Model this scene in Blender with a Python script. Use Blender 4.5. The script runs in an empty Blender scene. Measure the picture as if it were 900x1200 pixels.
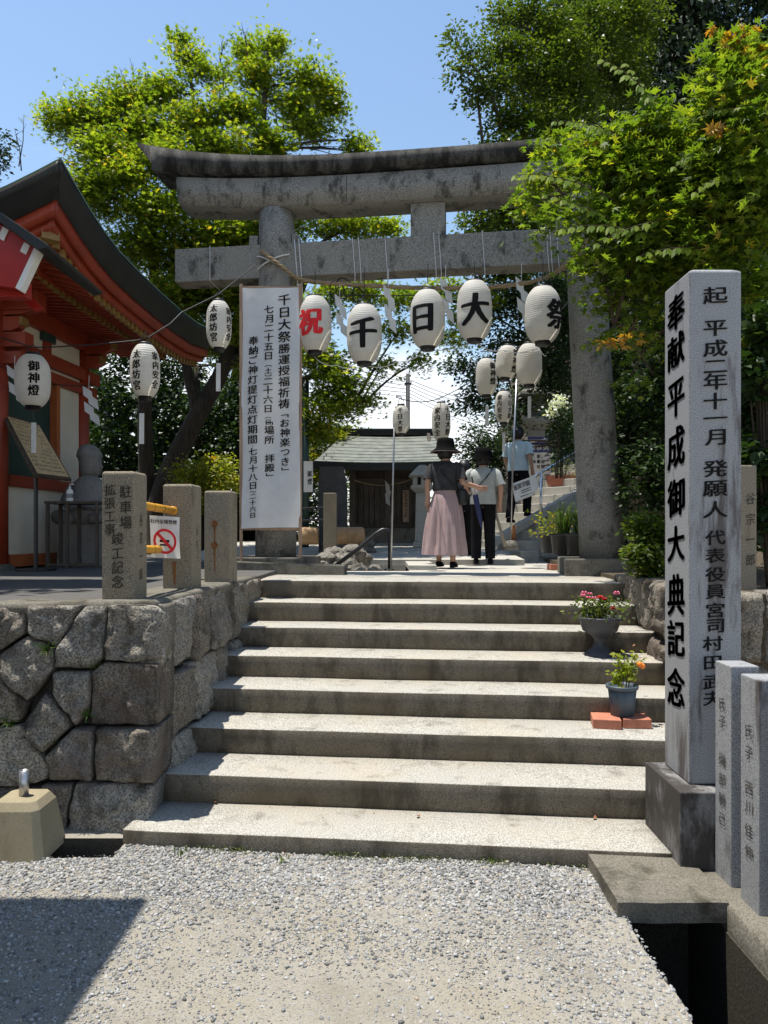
import bpy, bmesh, math, random
import numpy as np
from mathutils import Vector, Matrix, noise

SC = bpy.context.scene
COL = SC.collection
R = math.radians
random.seed(7)
RNG = np.random.default_rng(7)

# ---------------------------------------------------------------- camera, sky, sun, exposure
F, CX, HY, EYE = 870.0, 450.0, 627.0, 1.62      # focal length (px of the 900x1200 photo), horizon row, eye height
cam_data = bpy.data.cameras.new('camera')
cam = bpy.data.objects.new('camera', cam_data)
COL.objects.link(cam)
cam.location = (0, 0, EYE)
cam.rotation_euler = (R(90), 0, 0)
cam_data.sensor_width = 36.0
cam_data.sensor_fit = 'AUTO'
cam_data.lens = 36.0 * F / 1200.0
cam_data.shift_y = (HY - 600.0) / 1200.0
cam_data.clip_start = 0.05
cam_data.clip_end = 3000
SC.camera = cam

SUN_EL = R(76.5)
SUN_H = Vector((-0.975, 0.22, 0)).normalized()
SUN_DIR = Vector((SUN_H.x * math.cos(SUN_EL), SUN_H.y * math.cos(SUN_EL), math.sin(SUN_EL)))
sl = bpy.data.lights.new('sun', 'SUN')
sl.energy = 5.0
sl.angle = R(0.53)
sl.color = (1.0, 0.955, 0.88)
sun = bpy.data.objects.new('sun', sl)
COL.objects.link(sun)
sun.rotation_euler = SUN_DIR.to_track_quat('Z', 'Y').to_euler()
sun.location = (-20, 3, 40)

world = bpy.data.worlds.new('World')
SC.world = world
world.use_nodes = True
wn, wl = world.node_tree.nodes, world.node_tree.links
wn.clear()
w_out = wn.new('ShaderNodeOutputWorld')
w_bg = wn.new('ShaderNodeBackground')
w_bg.inputs['Strength'].default_value = 0.125
sky = wn.new('ShaderNodeTexSky')
sky.sky_type = 'NISHITA'
sky.sun_disc = False
sky.sun_elevation = SUN_EL
sky.sun_rotation = math.atan2(SUN_DIR.x, SUN_DIR.y)
sky.altitude = 300
sky.air_density = 1.5
sky.dust_density = 0.5
sky.ozone_density = 2.6
tc = wn.new('ShaderNodeTexCoord')
sep = wn.new('ShaderNodeSeparateXYZ')
wl.new(tc.outputs['Generated'], sep.inputs[0])
cmap = wn.new('ShaderNodeMapping')
cmap.inputs['Scale'].default_value = (1.0, 1.0, 2.1)
cmap.inputs['Location'].default_value = (0.37, 0.2, 0.1)
wl.new(tc.outputs['Generated'], cmap.inputs[0])
cn = wn.new('ShaderNodeTexNoise')
cn.inputs['Scale'].default_value = 4.2
cn.inputs['Detail'].default_value = 9
cn.inputs['Roughness'].default_value = 0.55
wl.new(cmap.outputs[0], cn.inputs['Vector'])
elev = wn.new('ShaderNodeMapRange')            # fair-weather cumulus sits low, all round the horizon
elev.inputs['From Min'].default_value = 0.34
elev.inputs['From Max'].default_value = 0.10
elev.inputs['To Min'].default_value = 0.0
elev.inputs['To Max'].default_value = 0.34
wl.new(sep.outputs['Z'], elev.inputs['Value'])
cadd = wn.new('ShaderNodeMath'); cadd.operation = 'ADD'
wl.new(cn.outputs['Fac'], cadd.inputs[0]); wl.new(elev.outputs[0], cadd.inputs[1])
cr = wn.new('ShaderNodeMapRange')
cr.interpolation_type = 'SMOOTHSTEP'
cr.inputs['From Min'].default_value = 0.60
cr.inputs['From Max'].default_value = 0.82
wl.new(cadd.outputs[0], cr.inputs['Value'])
cmul = wn.new('ShaderNodeMath'); cmul.operation = 'MULTIPLY'; cmul.inputs[1].default_value = 0.9
wl.new(cr.outputs[0], cmul.inputs[0])
cmix = wn.new('ShaderNodeMix'); cmix.data_type = 'RGBA'
wl.new(cmul.outputs[0], cmix.inputs['Factor'])
wl.new(sky.outputs[0], cmix.inputs['A'])
cmix.inputs['B'].default_value = (7.6, 7.7, 8.0, 1)
wl.new(cmix.outputs['Result'], w_bg.inputs['Color'])
wl.new(w_bg.outputs[0], w_out.inputs['Surface'])

SC.view_settings.view_transform = 'Standard'
SC.view_settings.look = 'None'
SC.view_settings.gamma = 1.0
SC.view_settings.exposure = 0.52
SC.view_settings.use_curve_mapping = False
SC.render.engine = 'CYCLES'
SC.cycles.max_bounces = 6
SC.cycles.transparent_max_bounces = 8
SC.cycles.use_denoising = True
SC.cycles.caustics_reflective = False
SC.cycles.caustics_refractive = False

# ---------------------------------------------------------------- pixel helpers (photo coordinates 900x1200)
def W(px, py, d):                                   # a point at distance d along the view axis
    return Vector(((px - CX) * d / F, d, EYE + (HY - py) * d / F))
def G(px, py, z):                                   # a point on the level z below the horizon
    d = F * (EYE - z) / (py - HY)
    return W(px, py, d)

# ---------------------------------------------------------------- materials
MATS = {}
def nodes_of(name):
    m = bpy.data.materials.new(name)
    m.use_nodes = True
    nt = m.node_tree
    nt.nodes.clear()
    out = nt.nodes.new('ShaderNodeOutputMaterial')
    b = nt.nodes.new('ShaderNodeBsdfPrincipled')
    nt.links.new(b.outputs[0], out.inputs['Surface'])
    return m, nt, b, out
def ramp(nt, fac, stops):
    r = nt.nodes.new('ShaderNodeValToRGB')
    els = r.color_ramp.elements
    while len(els) < len(stops):
        els.new(0.5)
    for e, (p, c) in zip(els, stops):
        e.position = p
        e.color = (c[0], c[1], c[2], 1)
    nt.links.new(fac, r.inputs['Fac'])
    return r.outputs['Color']
def tex_noise(nt, vec, scale, detail=4, rough=0.55, dist=0.0):
    n = nt.nodes.new('ShaderNodeTexNoise')
    n.inputs['Scale'].default_value = scale
    n.inputs['Detail'].default_value = detail
    n.inputs['Roughness'].default_value = rough
    n.inputs['Distortion'].default_value = dist
    nt.links.new(vec, n.inputs['Vector'])
    return n.outputs['Fac']
def world_vec(nt, scale=(1, 1, 1)):
    g = nt.nodes.new('ShaderNodeNewGeometry')
    mp = nt.nodes.new('ShaderNodeMapping')
    mp.inputs['Scale'].default_value = scale
    nt.links.new(g.outputs['Position'], mp.inputs['Vector'])
    return mp.outputs[0]
def mixc(nt, fac, a, b, mode='MIX'):
    mx = nt.nodes.new('ShaderNodeMix')
    mx.data_type = 'RGBA'
    mx.blend_type = mode
    if isinstance(fac, (int, float)):
        mx.inputs['Factor'].default_value = fac
    else:
        nt.links.new(fac, mx.inputs['Factor'])
    for k, v in (('A', a), ('B', b)):
        if isinstance(v, (tuple, list)):
            mx.inputs[k].default_value = (v[0], v[1], v[2], 1)
        else:
            nt.links.new(v, mx.inputs[k])
    return mx.outputs['Result']
def maprange(nt, v, a, b, c=0.0, d=1.0):
    m = nt.nodes.new('ShaderNodeMapRange')
    m.interpolation_type = 'SMOOTHSTEP'
    nt.links.new(v, m.inputs['Value'])
    for k, x in (('From Min', a), ('From Max', b), ('To Min', c), ('To Max', d)):
        m.inputs[k].default_value = x
    return m.outputs[0]
def bump(nt, b, h, strength=0.4, dist=0.01):
    bp = nt.nodes.new('ShaderNodeBump')
    bp.inputs['Strength'].default_value = strength
    bp.inputs['Distance'].default_value = dist
    nt.links.new(h, bp.inputs['Height'])
    nt.links.new(bp.outputs[0], b.inputs['Normal'])

def plain(name, col, rough=0.6, var=0.12, vscale=6.0, metal=0.0, bumps=0.0, bscale=60.0, spec=0.4, coat=0.0):
    """painted / plain surface with slight tone variation and grime"""
    if name in MATS: return MATS[name]
    m, nt, b, out = nodes_of(name)
    v = world_vec(nt)
    n = tex_noise(nt, v, vscale, 5, 0.6)
    lo = tuple(c * (1 - var) for c in col); hi = tuple(min(1, c * (1 + var)) for c in col)
    nt.links.new(ramp(nt, n, [(0.3, lo), (0.7, hi)]), b.inputs['Base Color'])
    b.inputs['Roughness'].default_value = rough
    b.inputs['Metallic'].default_value = metal
    b.inputs['Specular IOR Level'].default_value = spec
    if bumps: bump(nt, b, tex_noise(nt, v, bscale, 4), bumps, 0.004)
    MATS[name] = m
    return m

def stone(name, base, speck=0.35, sscale=170.0, stain=(0.06, 0.055, 0.045), stain_amt=0.5, streak=1.0, lo=0.52, hi=0.70,
          rough=0.85, bstr=0.35, bdist=0.004, warm=None, patch=0.25, piece=0.0):
    """granite / weathered concrete: crystal speckle, broad tone patches, dark lichen and rain streaks"""
    if name in MATS: return MATS[name]
    m, nt, b, out = nodes_of(name)
    v = world_vec(nt)
    sp = tex_noise(nt, v, sscale, 2, 0.6)
    d = tuple(c * (1 - speck) for c in base); h = tuple(min(1, c * (1 + speck * 0.8)) for c in base)
    c = ramp(nt, sp, [(0.36, d), (0.5, base), (0.66, h)])
    pt = tex_noise(nt, v, 2.3, 5, 0.6)
    pc = warm or tuple(x * 0.7 for x in base)
    c = mixc(nt, maprange(nt, pt, 0.45, 0.7, 0, patch * 2), c, pc)
    vs = world_vec(nt, (1, 1, 1.0 / max(streak, 1e-3)))
    st = tex_noise(nt, vs, 5.5, 7, 0.68, 0.2)
    c = mixc(nt, maprange(nt, st, lo, hi, 0, stain_amt), c, stain)
    if piece:                                     # every stone its own tone
        oi = nt.nodes.new('ShaderNodeObjectInfo')
        c = mixc(nt, piece, c, ramp(nt, oi.outputs['Random'], [(0.0, (0.66, 0.60, 0.55)), (0.35, (0.95, 0.87, 0.76)), (0.7, (1.0, 1.0, 1.0)), (1.0, (1.5, 1.45, 1.35))]), 'MULTIPLY')
    nt.links.new(c, b.inputs['Base Color'])
    b.inputs['Roughness'].default_value = rough
    b.inputs['Specular IOR Level'].default_value = 0.25
    hn = tex_noise(nt, v, sscale * 0.6, 5, 0.7)
    bump(nt, b, hn, bstr, bdist)
    MATS[name] = m
    return m

def leaf_mat(name, dark, mid, light, tip=None, trans=0.45, rough=0.45):
    """leaf colour from a random number stored per leaf; light passes through"""
    m, nt, b, out = nodes_of(name)
    at = nt.nodes.new('ShaderNodeAttribute')
    at.attribute_name = 'leaf_tone'
    stops = [(0.0, dark), (0.5, mid), (0.86, light)]
    if tip: stops.append((0.97, tip))
    c = ramp(nt, at.outputs['Fac'], stops)
    nt.links.new(c, b.inputs['Base Color'])
    b.inputs['Roughness'].default_value = rough
    b.inputs['Specular IOR Level'].default_value = 0.35
    t = nt.nodes.new('ShaderNodeBsdfTranslucent')
    tcol = mixc(nt, 0.75, c, (1.7, 1.85, 0.45), 'MULTIPLY')
    nt.links.new(tcol, t.inputs['Color'])
    mx = nt.nodes.new('ShaderNodeMixShader')
    mx.inputs['Fac'].default_value = trans
    nt.links.new(b.outputs[0], mx.inputs[1]); nt.links.new(t.outputs[0], mx.inputs[2])
    nt.links.new(mx.outputs[0], out.inputs['Surface'])
    MATS[name] = m
    return m

def tone_mat(name, stops, rough=0.85, speck=True):
    """colour from a random number stored per piece (gravel, rocks)"""
    m, nt, b, out = nodes_of(name)
    at = nt.nodes.new('ShaderNodeAttribute')
    at.attribute_name = 'leaf_tone'
    c = ramp(nt, at.outputs['Fac'], stops)
    if speck:
        n = tex_noise(nt, world_vec(nt), 220, 3, 0.6)
        c = mixc(nt, 0.5, c, ramp(nt, n, [(0.3, (0.55, 0.55, 0.55)), (0.7, (1, 1, 1))]), 'MULTIPLY')
    nt.links.new(c, b.inputs['Base Color'])
    b.inputs['Roughness'].default_value = rough
    MATS[name] = m
    return m

def wood_mat(name, dark, light, axis=2, rough=0.75, scale=9.0):
    m, nt, b, out = nodes_of(name)
    s = [1, 1, 1]; s[axis] = 0.08
    v = world_vec(nt, tuple(s))
    n = tex_noise(nt, v, scale * 6, 6, 0.65, 0.4)
    n2 = tex_noise(nt, world_vec(nt), 2.5, 4)
    c = ramp(nt, n, [(0.3, dark), (0.7, light)])
    c = mixc(nt, maprange(nt, n2, 0.4, 0.7, 0, 0.5), c, tuple(x * 0.6 for x in dark))
    nt.links.new(c, b.inputs['Base Color'])
    b.inputs['Roughness'].default_value = rough
    b.inputs['Specular IOR Level'].default_value = 0.25
    bump(nt, b, n, 0.3, 0.003)
    MATS[name] = m
    return m

def paper_mat(name, col, trans=0.35, ribs=0.0):
    m, nt, b, out = nodes_of(name)
    n = tex_noise(nt, world_vec(nt), 9, 5, 0.6)
    c = ramp(nt, n, [(0.3, tuple(x * 0.90 for x in col)), (0.7, col)])
    nt.links.new(c, b.inputs['Base Color'])
    b.inputs['Roughness'].default_value = 0.65
    b.inputs['Specular IOR Level'].default_value = 0.3
    t = nt.nodes.new('ShaderNodeBsdfTranslucent')
    nt.links.new(mixc(nt, 0.5, c, (1.0, 0.93, 0.78), 'MULTIPLY'), t.inputs['Color'])
    mx = nt.nodes.new('ShaderNodeMixShader'); mx.inputs['Fac'].default_value = trans
    nt.links.new(b.outputs[0], mx.inputs[1]); nt.links.new(t.outputs[0], mx.inputs[2])
    nt.links.new(mx.outputs[0], out.inputs['Surface'])
    if ribs:
        w = nt.nodes.new('ShaderNodeTexWave'); w.wave_type = 'BANDS'; w.bands_direction = 'Z'
        w.inputs['Scale'].default_value = ribs; w.inputs['Distortion'].default_value = 0.15
        nt.links.new(world_vec(nt), w.inputs['Vector'])
        bump(nt, b, w.outputs['Fac'], 0.5, 0.004)
    MATS[name] = m
    return m

RISER = stone('riser_stained_shade_concrete', (0.15, 0.13, 0.10), 0.42, 150, (0.055, 0.046, 0.033), 0.85, 2.6, 0.44, 0.66, bstr=0.6, warm=(0.11, 0.09, 0.06), patch=0.4)
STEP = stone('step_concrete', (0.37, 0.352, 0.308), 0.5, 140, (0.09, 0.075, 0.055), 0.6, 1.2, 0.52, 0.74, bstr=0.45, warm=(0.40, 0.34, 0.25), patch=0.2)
PAVE = stone('paving_concrete', (0.42, 0.40, 0.35), 0.25, 120, (0.12, 0.11, 0.09), 0.4, 1.0, bstr=0.3)
GRAN = stone('pale_granite', (0.29, 0.293, 0.297), 0.5, 230, (0.07, 0.056, 0.05), 0.9, 7.0, 0.52, 0.64, rough=0.6, bstr=0.15, patch=0.1)
PLINTH = stone('stained_granite', (0.27, 0.265, 0.26), 0.35, 240, (0.04, 0.034, 0.03), 0.95, 3.0, 0.36, 0.56, rough=0.6, bstr=0.15)
TORII = stone('torii_granite', (0.225, 0.213, 0.188), 0.6, 110, (0.045, 0.042, 0.036), 0.9, 1.7, 0.50, 0.66, bstr=0.5, warm=(0.25, 0.235, 0.20), patch=0.35)
TOPST = stone('torii_blackened_granite', (0.085, 0.082, 0.075), 0.7, 110, (0.014, 0.013, 0.012), 0.97, 3.5, 0.38, 0.58, bstr=0.5)
POST = stone('post_granite', (0.24, 0.205, 0.15), 0.55, 190, (0.075, 0.06, 0.045), 0.85, 4.0, 0.54, 0.70, bstr=0.5, warm=(0.30, 0.235, 0.16), patch=0.35)
WALLST = stone('wall_stone', (0.30, 0.28, 0.245), 0.6, 90, (0.05, 0.044, 0.032), 0.8, 1.5, 0.48, 0.68, bstr=1.0, bdist=0.025, warm=(0.16, 0.125, 0.105), patch=0.4, piece=0.8)
ROCK = stone('rock', (0.22, 0.20, 0.17), 0.4, 70, (0.04, 0.04, 0.028), 0.8, 1.0, 0.45, 0.65, bstr=0.8, bdist=0.01)
BLOCK = stone('sand_concrete', (0.30, 0.255, 0.165), 0.15, 140, (0.16, 0.12, 0.07), 0.5, 3.0, 0.5, 0.75, bstr=0.2)
KERB = stone('kerb_concrete', (0.165, 0.15, 0.12), 0.42, 120, (0.05, 0.045, 0.03), 0.85, 1.0, 0.46, 0.68, bstr=0.6)
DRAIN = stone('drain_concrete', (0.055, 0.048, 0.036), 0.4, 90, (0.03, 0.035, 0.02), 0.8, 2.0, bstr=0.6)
MORTAR = stone('wall_joint', (0.07, 0.062, 0.05), 0.4, 70, (0.02, 0.02, 0.015), 0.6, 1.0)
FLOORD = stone('terrace_asphalt', (0.10, 0.095, 0.088), 0.25, 120, (0.07, 0.065, 0.06), 0.4, 1.0)
SOIL = stone('soil', (0.085, 0.065, 0.042), 0.5, 60, (0.03, 0.03, 0.015), 0.6, 1.0, bstr=0.8, bdist=0.02)
RED = plain('vermilion_paint', (0.25, 0.036, 0.014), 0.5, 0.18, 5, bumps=0.08)
REDB = plain('bright_red_paint', (0.34, 0.02, 0.012), 0.4, 0.1, 5)
ORANGE = plain('orange_paint', (0.36, 0.10, 0.03), 0.55, 0.15, 5)
GOLD = plain('ochre_gold_paint', (0.22, 0.13, 0.035), 0.5, 0.2, 12)
PLASTER = plain('cream_plaster', (0.62, 0.57, 0.46), 0.8, 0.07, 4, bumps=0.1)
WHITEP = plain('white_paint', (0.74, 0.73, 0.69), 0.6, 0.05, 8)
COPPER = plain('dark_copper_roof', (0.018, 0.019, 0.018), 0.55, 0.3, 4, bumps=0.15, bscale=25)
TRIMG = plain('green_roof_edge', (0.10, 0.17, 0.14), 0.5, 0.2, 6)
DGREEN = plain('dark_green_lacquer', (0.02, 0.05, 0.042), 0.4, 0.2, 5)
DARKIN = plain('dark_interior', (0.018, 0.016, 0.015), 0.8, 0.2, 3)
PATINA = plain('patina_copper_roof', (0.15, 0.16, 0.135), 0.6, 0.35, 5, bumps=0.2, bscale=20)
OLDWOOD = wood_mat('weathered_wood', (0.045, 0.036, 0.028), (0.125, 0.10, 0.08))
LOGWOOD = wood_mat('log_wood', (0.30, 0.19, 0.10), (0.47, 0.31, 0.17), 0)
POLEWOOD = wood_mat('pole_wood', (0.28, 0.18, 0.12), (0.42, 0.29, 0.2))
BARK = wood_mat('bark', (0.028, 0.022, 0.016), (0.085, 0.066, 0.048), 2, 0.95, 5)
BRBARK = wood_mat('reddish_bark', (0.045, 0.03, 0.022), (0.12, 0.085, 0.06), 2, 0.95, 6)
BLACK = plain('black_paint', (0.014, 0.014, 0.015), 0.4, 0.2, 10)
INK = plain('black_ink', (0.012, 0.011, 0.011), 0.75, 0.2, 30, spec=0.1)
INKF = plain('faded_ink', (0.055, 0.048, 0.04), 0.85, 0.4, 40, spec=0.1)
INKR = plain('red_ink', (0.62, 0.03, 0.035), 0.7, 0.12, 30, spec=0.1)
STEEL = plain('galvanised_steel', (0.42, 0.42, 0.42), 0.35, 0.15, 14, metal=0.85)
CHROME = plain('stainless_rail', (0.72, 0.72, 0.73), 0.22, 0.05, 14, metal=1.0)
RUST = plain('rust', (0.20, 0.085, 0.03), 0.9, 0.4, 40)
YELLOW = plain('yellow_pipe_paint', (0.62, 0.30, 0.03), 0.4, 0.12, 14)
PAPER = paper_mat('lantern_paper', (0.78, 0.755, 0.69), 0.40, ribs=15.0)
SHIDE = paper_mat('white_paper', (0.86, 0.86, 0.85), 0.5)
CLOTH = paper_mat('banner_cloth', (0.72, 0.72, 0.72), 0.25)
ROPE = plain('straw_rope', (0.26, 0.19, 0.11), 0.95, 0.3, 60, bumps=0.5, bscale=120)
STRING = plain('white_string', (0.66, 0.64, 0.60), 0.8, 0.1, 40)
WIRE = plain('black_wire', (0.02, 0.02, 0.02), 0.6, 0.1, 10)
BRICKM = plain('red_brick', (0.42, 0.16, 0.095), 0.85, 0.18, 25, bumps=0.3, bscale=120)
POTG = plain('dark_grey_plastic', (0.052, 0.052, 0.058), 0.5, 0.15, 12)
POTB = plain('blue_grey_plastic', (0.065, 0.088, 0.108), 0.5, 0.2, 9)
POTK = plain('black_plastic', (0.02, 0.022, 0.024), 0.5, 0.2, 9)
POTT = plain('terracotta_plastic', (0.36, 0.12, 0.07), 0.6, 0.15, 9)
BLUE = plain('navy_sign_blue', (0.012, 0.025, 0.17), 0.35, 0.08, 6)
TANPAPER = plain('tan_wood_notice', (0.50, 0.36, 0.18), 0.7, 0.12, 14)
STATUE = stone('statue_stone', (0.21, 0.20, 0.185), 0.25, 110, (0.07, 0.065, 0.055), 0.6, 1.5, bstr=0.4)
SKIN = plain('skin', (0.50, 0.29, 0.20), 0.5, 0.05, 20)
HAIR = plain('black_hair', (0.010, 0.008, 0.008), 0.45, 0.3, 60)
TEE_D = plain('charcoal_cotton', (0.050, 0.050, 0.053), 0.9, 0.3, 14, bumps=0.8, bscale=26, spec=0.1)
SKIRT = plain('dusty_pink_cotton', (0.40, 0.285, 0.28), 0.9, 0.08, 12, bumps=0.15, bscale=22)
TEE_G = plain('light_grey_cotton', (0.42, 0.44, 0.42), 0.9, 0.1, 14, bumps=0.8, bscale=26)
TEE_B = plain('pale_blue_cotton', (0.50, 0.63, 0.68), 0.9, 0.08, 14, bumps=0.8, bscale=26)
TROU = plain('black_cotton', (0.010, 0.010, 0.012), 0.9, 0.25, 14, spec=0.1)
NAVY = plain('navy_nylon', (0.022, 0.034, 0.12), 0.5, 0.15, 14)
HATK = plain('black_hat_fabric', (0.005, 0.005, 0.0055), 0.9, 0.25, 20, spec=0.05)
PINKF = plain('pink_petal', (0.75, 0.22, 0.33), 0.6, 0.2, 30)
REDF = plain('red_petal', (0.62, 0.02, 0.045), 0.6, 0.2, 30)
WHITEF = plain('white_petal', (0.82, 0.82, 0.78), 0.6, 0.05, 30)
ORANGEF = plain('orange_fruit', (0.75, 0.20, 0.02), 0.4, 0.15, 30)
DRYLEAF = plain('dry_leaf', (0.22, 0.095, 0.04), 0.8, 0.35, 60)

L_MAPLE = leaf_mat('maple_leaf', (0.085, 0.14, 0.014), (0.18, 0.235, 0.022), (0.33, 0.335, 0.035), (0.42, 0.29, 0.035), trans=0.55)
L_NEAR = leaf_mat('near_maple_leaf', (0.055, 0.10, 0.012), (0.13, 0.19, 0.02), (0.28, 0.30, 0.03), (0.42, 0.30, 0.035), trans=0.52)
L_PINN = leaf_mat('pinnate_leaf', (0.09, 0.15, 0.018), (0.17, 0.25, 0.025), (0.26, 0.32, 0.04), trans=0.55, rough=0.65)
L_BROAD = leaf_mat('broad_leaf', (0.032, 0.062, 0.010), (0.075, 0.11, 0.014), (0.15, 0.18, 0.022), trans=0.4)
L_DARK = leaf_mat('evergreen_leaf', (0.014, 0.032, 0.008), (0.026, 0.052, 0.012), (0.05, 0.085, 0.018), trans=0.22)
L_CONIF = leaf_mat('conifer_leaf', (0.012, 0.026, 0.010), (0.022, 0.042, 0.014), (0.04, 0.065, 0.022), trans=0.15, rough=0.6)
L_YEL = leaf_mat('yellow_green_leaf', (0.14, 0.18, 0.015), (0.24, 0.25, 0.02), (0.34, 0.29, 0.03), (0.42, 0.2, 0.03))
L_GRASS = leaf_mat('strap_leaf', (0.04, 0.085, 0.015), (0.08, 0.14, 0.025), (0.16, 0.20, 0.05))
L_CONIF_W = leaf_mat('white_flower', (0.70, 0.70, 0.66), (0.8, 0.8, 0.78), (0.85, 0.85, 0.82), trans=0.3)

# ---------------------------------------------------------------- mesh helpers
class MB:
    def __init__(self): self.v, self.f = [], []
    def add(self, vs, fs):
        o = len(self.v)
        self.v += [Vector(p) for p in vs]
        self.f += [tuple(i + o for i in f) for f in fs]
        return self
    def hexa(self, b, t):                            # two rings of points, bottom and top (same count, CCW from above)
        n = len(b)
        fs = [tuple(range(n - 1, -1, -1)), tuple(range(n, 2 * n))]
        fs += [(i, (i + 1) % n, n + (i + 1) % n, n + i) for i in range(n)]
        return self.add(list(b) + list(t), fs)
    def box(self, x0, x1, y0, y1, z0, z1):
        return self.hexa([(x0, y0, z0), (x1, y0, z0), (x1, y1, z0), (x0, y1, z0)], [(x0, y0, z1), (x1, y0, z1), (x1, y1, z1), (x0, y1, z1)])
    def rings(self, rs, cap=True, closed=True):
        n = len(rs[0]); o = len(self.v)
        for r in rs: self.v += [Vector(p) for p in r]
        for k in range(len(rs) - 1):
            a, b = o + k * n, o + (k + 1) * n
            for i in range(n if closed else n - 1):
                j = (i + 1) % n
                self.f.append((a + i, a + j, b + j, b + i))
        if cap:
            self.f.append(tuple(o + i for i in range(n - 1, -1, -1)))
            e = o + (len(rs) - 1) * n
            self.f.append(tuple(e + i for i in range(n)))
        return self
    def lathe(self, prof, c=(0, 0, 0), n=24, cap=True):
        c = Vector(c)
        return self.rings([[c + Vector((r * math.cos(2 * math.pi * i / n), r * math.sin(2 * math.pi * i / n), z)) for i in range(n)] for r, z in prof], cap)
    def tube(self, pts, rad, n=8, cap=True, flat=1.0):
        pts = [Vector(p) for p in pts]
        if not isinstance(rad, (list, tuple)): rad = [rad] * len(pts)
        up = Vector((0, 0, 1)); rs = []; prev = None
        for i, p in enumerate(pts):
            t = (pts[min(i + 1, len(pts) - 1)] - pts[max(i - 1, 0)]).normalized()
            if prev is None:
                s = t.cross(up)
                if s.length < 0.05: s = t.cross(Vector((1, 0, 0)))
                s.normalize()
            else:
                s = (prev - t * prev.dot(t))
                s = s.normalized() if s.length > 1e-6 else t.orthogonal().normalized()
            prev = s
            u = s.cross(t).normalized()
            rs.append([p + (s * math.cos(2 * math.pi * k / n) + u * math.sin(2 * math.pi * k / n) * flat) * rad[i] for k in range(n)])
        return self.rings(rs, cap)
    def grid(self, fn, nu, nv):
        o = len(self.v)
        for j in range(nv + 1):
            for i in range(nu + 1): self.v.append(Vector(fn(i / nu, j / nv)))
        for j in range(nv):
            for i in range(nu):
                a = o + j * (nu + 1) + i
                self.f.append((a, a + 1, a + nu + 2, a + nu + 1))
        return self
    def mesh(self, name='mesh', mat=None, smooth=False, bevel=0, seg=2, origin=None):
        me = bpy.data.meshes.new(name)
        vs = self.v if origin is None else [p - Vector(origin) for p in self.v]
        me.from_pydata([tuple(p) for p in vs], [], self.f)
        bm = bmesh.new(); bm.from_mesh(me)
        bmesh.ops.recalc_face_normals(bm, faces=bm.faces)
        if bevel:
            es = [e for e in bm.edges if len(e.link_faces) == 2 and e.calc_face_angle(0) > 0.5]
            bmesh.ops.bevel(bm, geom=es, offset=bevel, segments=seg, profile=0.6, affect='EDGES', clamp_overlap=True)
        bm.to_mesh(me); bm.free()
        if smooth: me.shade_smooth() if smooth is True else me.shade_smooth_by_angle(smooth) if hasattr(me, 'shade_smooth_by_angle') else me.shade_smooth()
        if mat: me.materials.append(mat)
        return me
    def build(self, name, mat, parent=None, smooth=False, bevel=0, seg=2, world=False):
        org = parent_origin(parent) if (world and parent) else None
        return link(name, self.mesh(name, mat, smooth, bevel, seg, org), parent)
def parent_origin(p):
    o = Vector((0, 0, 0))
    while p is not None:
        o += p.location; p = p.parent
    return o
def link(name, data, parent=None):
    o = bpy.data.objects.new(name, data)
    COL.objects.link(o)
    o.parent = parent
    return o
def tag(o, label=None, cat=None, group=None, kind=None):
    if label: o['label'] = label
    if cat: o['category'] = cat
    if group: o['group'] = group
    if kind: o['kind'] = kind
    return o
def thing(name, label, cat, loc=(0, 0, 0), rz=0.0, group=None):
    o = link(name, None)
    o.location = loc
    o.rotation_euler = (0, 0, rz)
    return tag(o, label, cat, group)
def struct(o): o['kind'] = 'structure'; return o
def bez(a, b, c, n=8):
    a, b, c = Vector(a), Vector(b), Vector(c)
    return [a * (1 - t) ** 2 + b * 2 * t * (1 - t) + c * t * t for t in [i / n for i in range(n + 1)]]
def sag(a, b, s, n=14):
    a, b = Vector(a), Vector(b)
    return [a.lerp(b, i / n) - Vector((0, 0, s * 4 * (i / n) * (1 - i / n))) for i in range(n + 1)]

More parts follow.
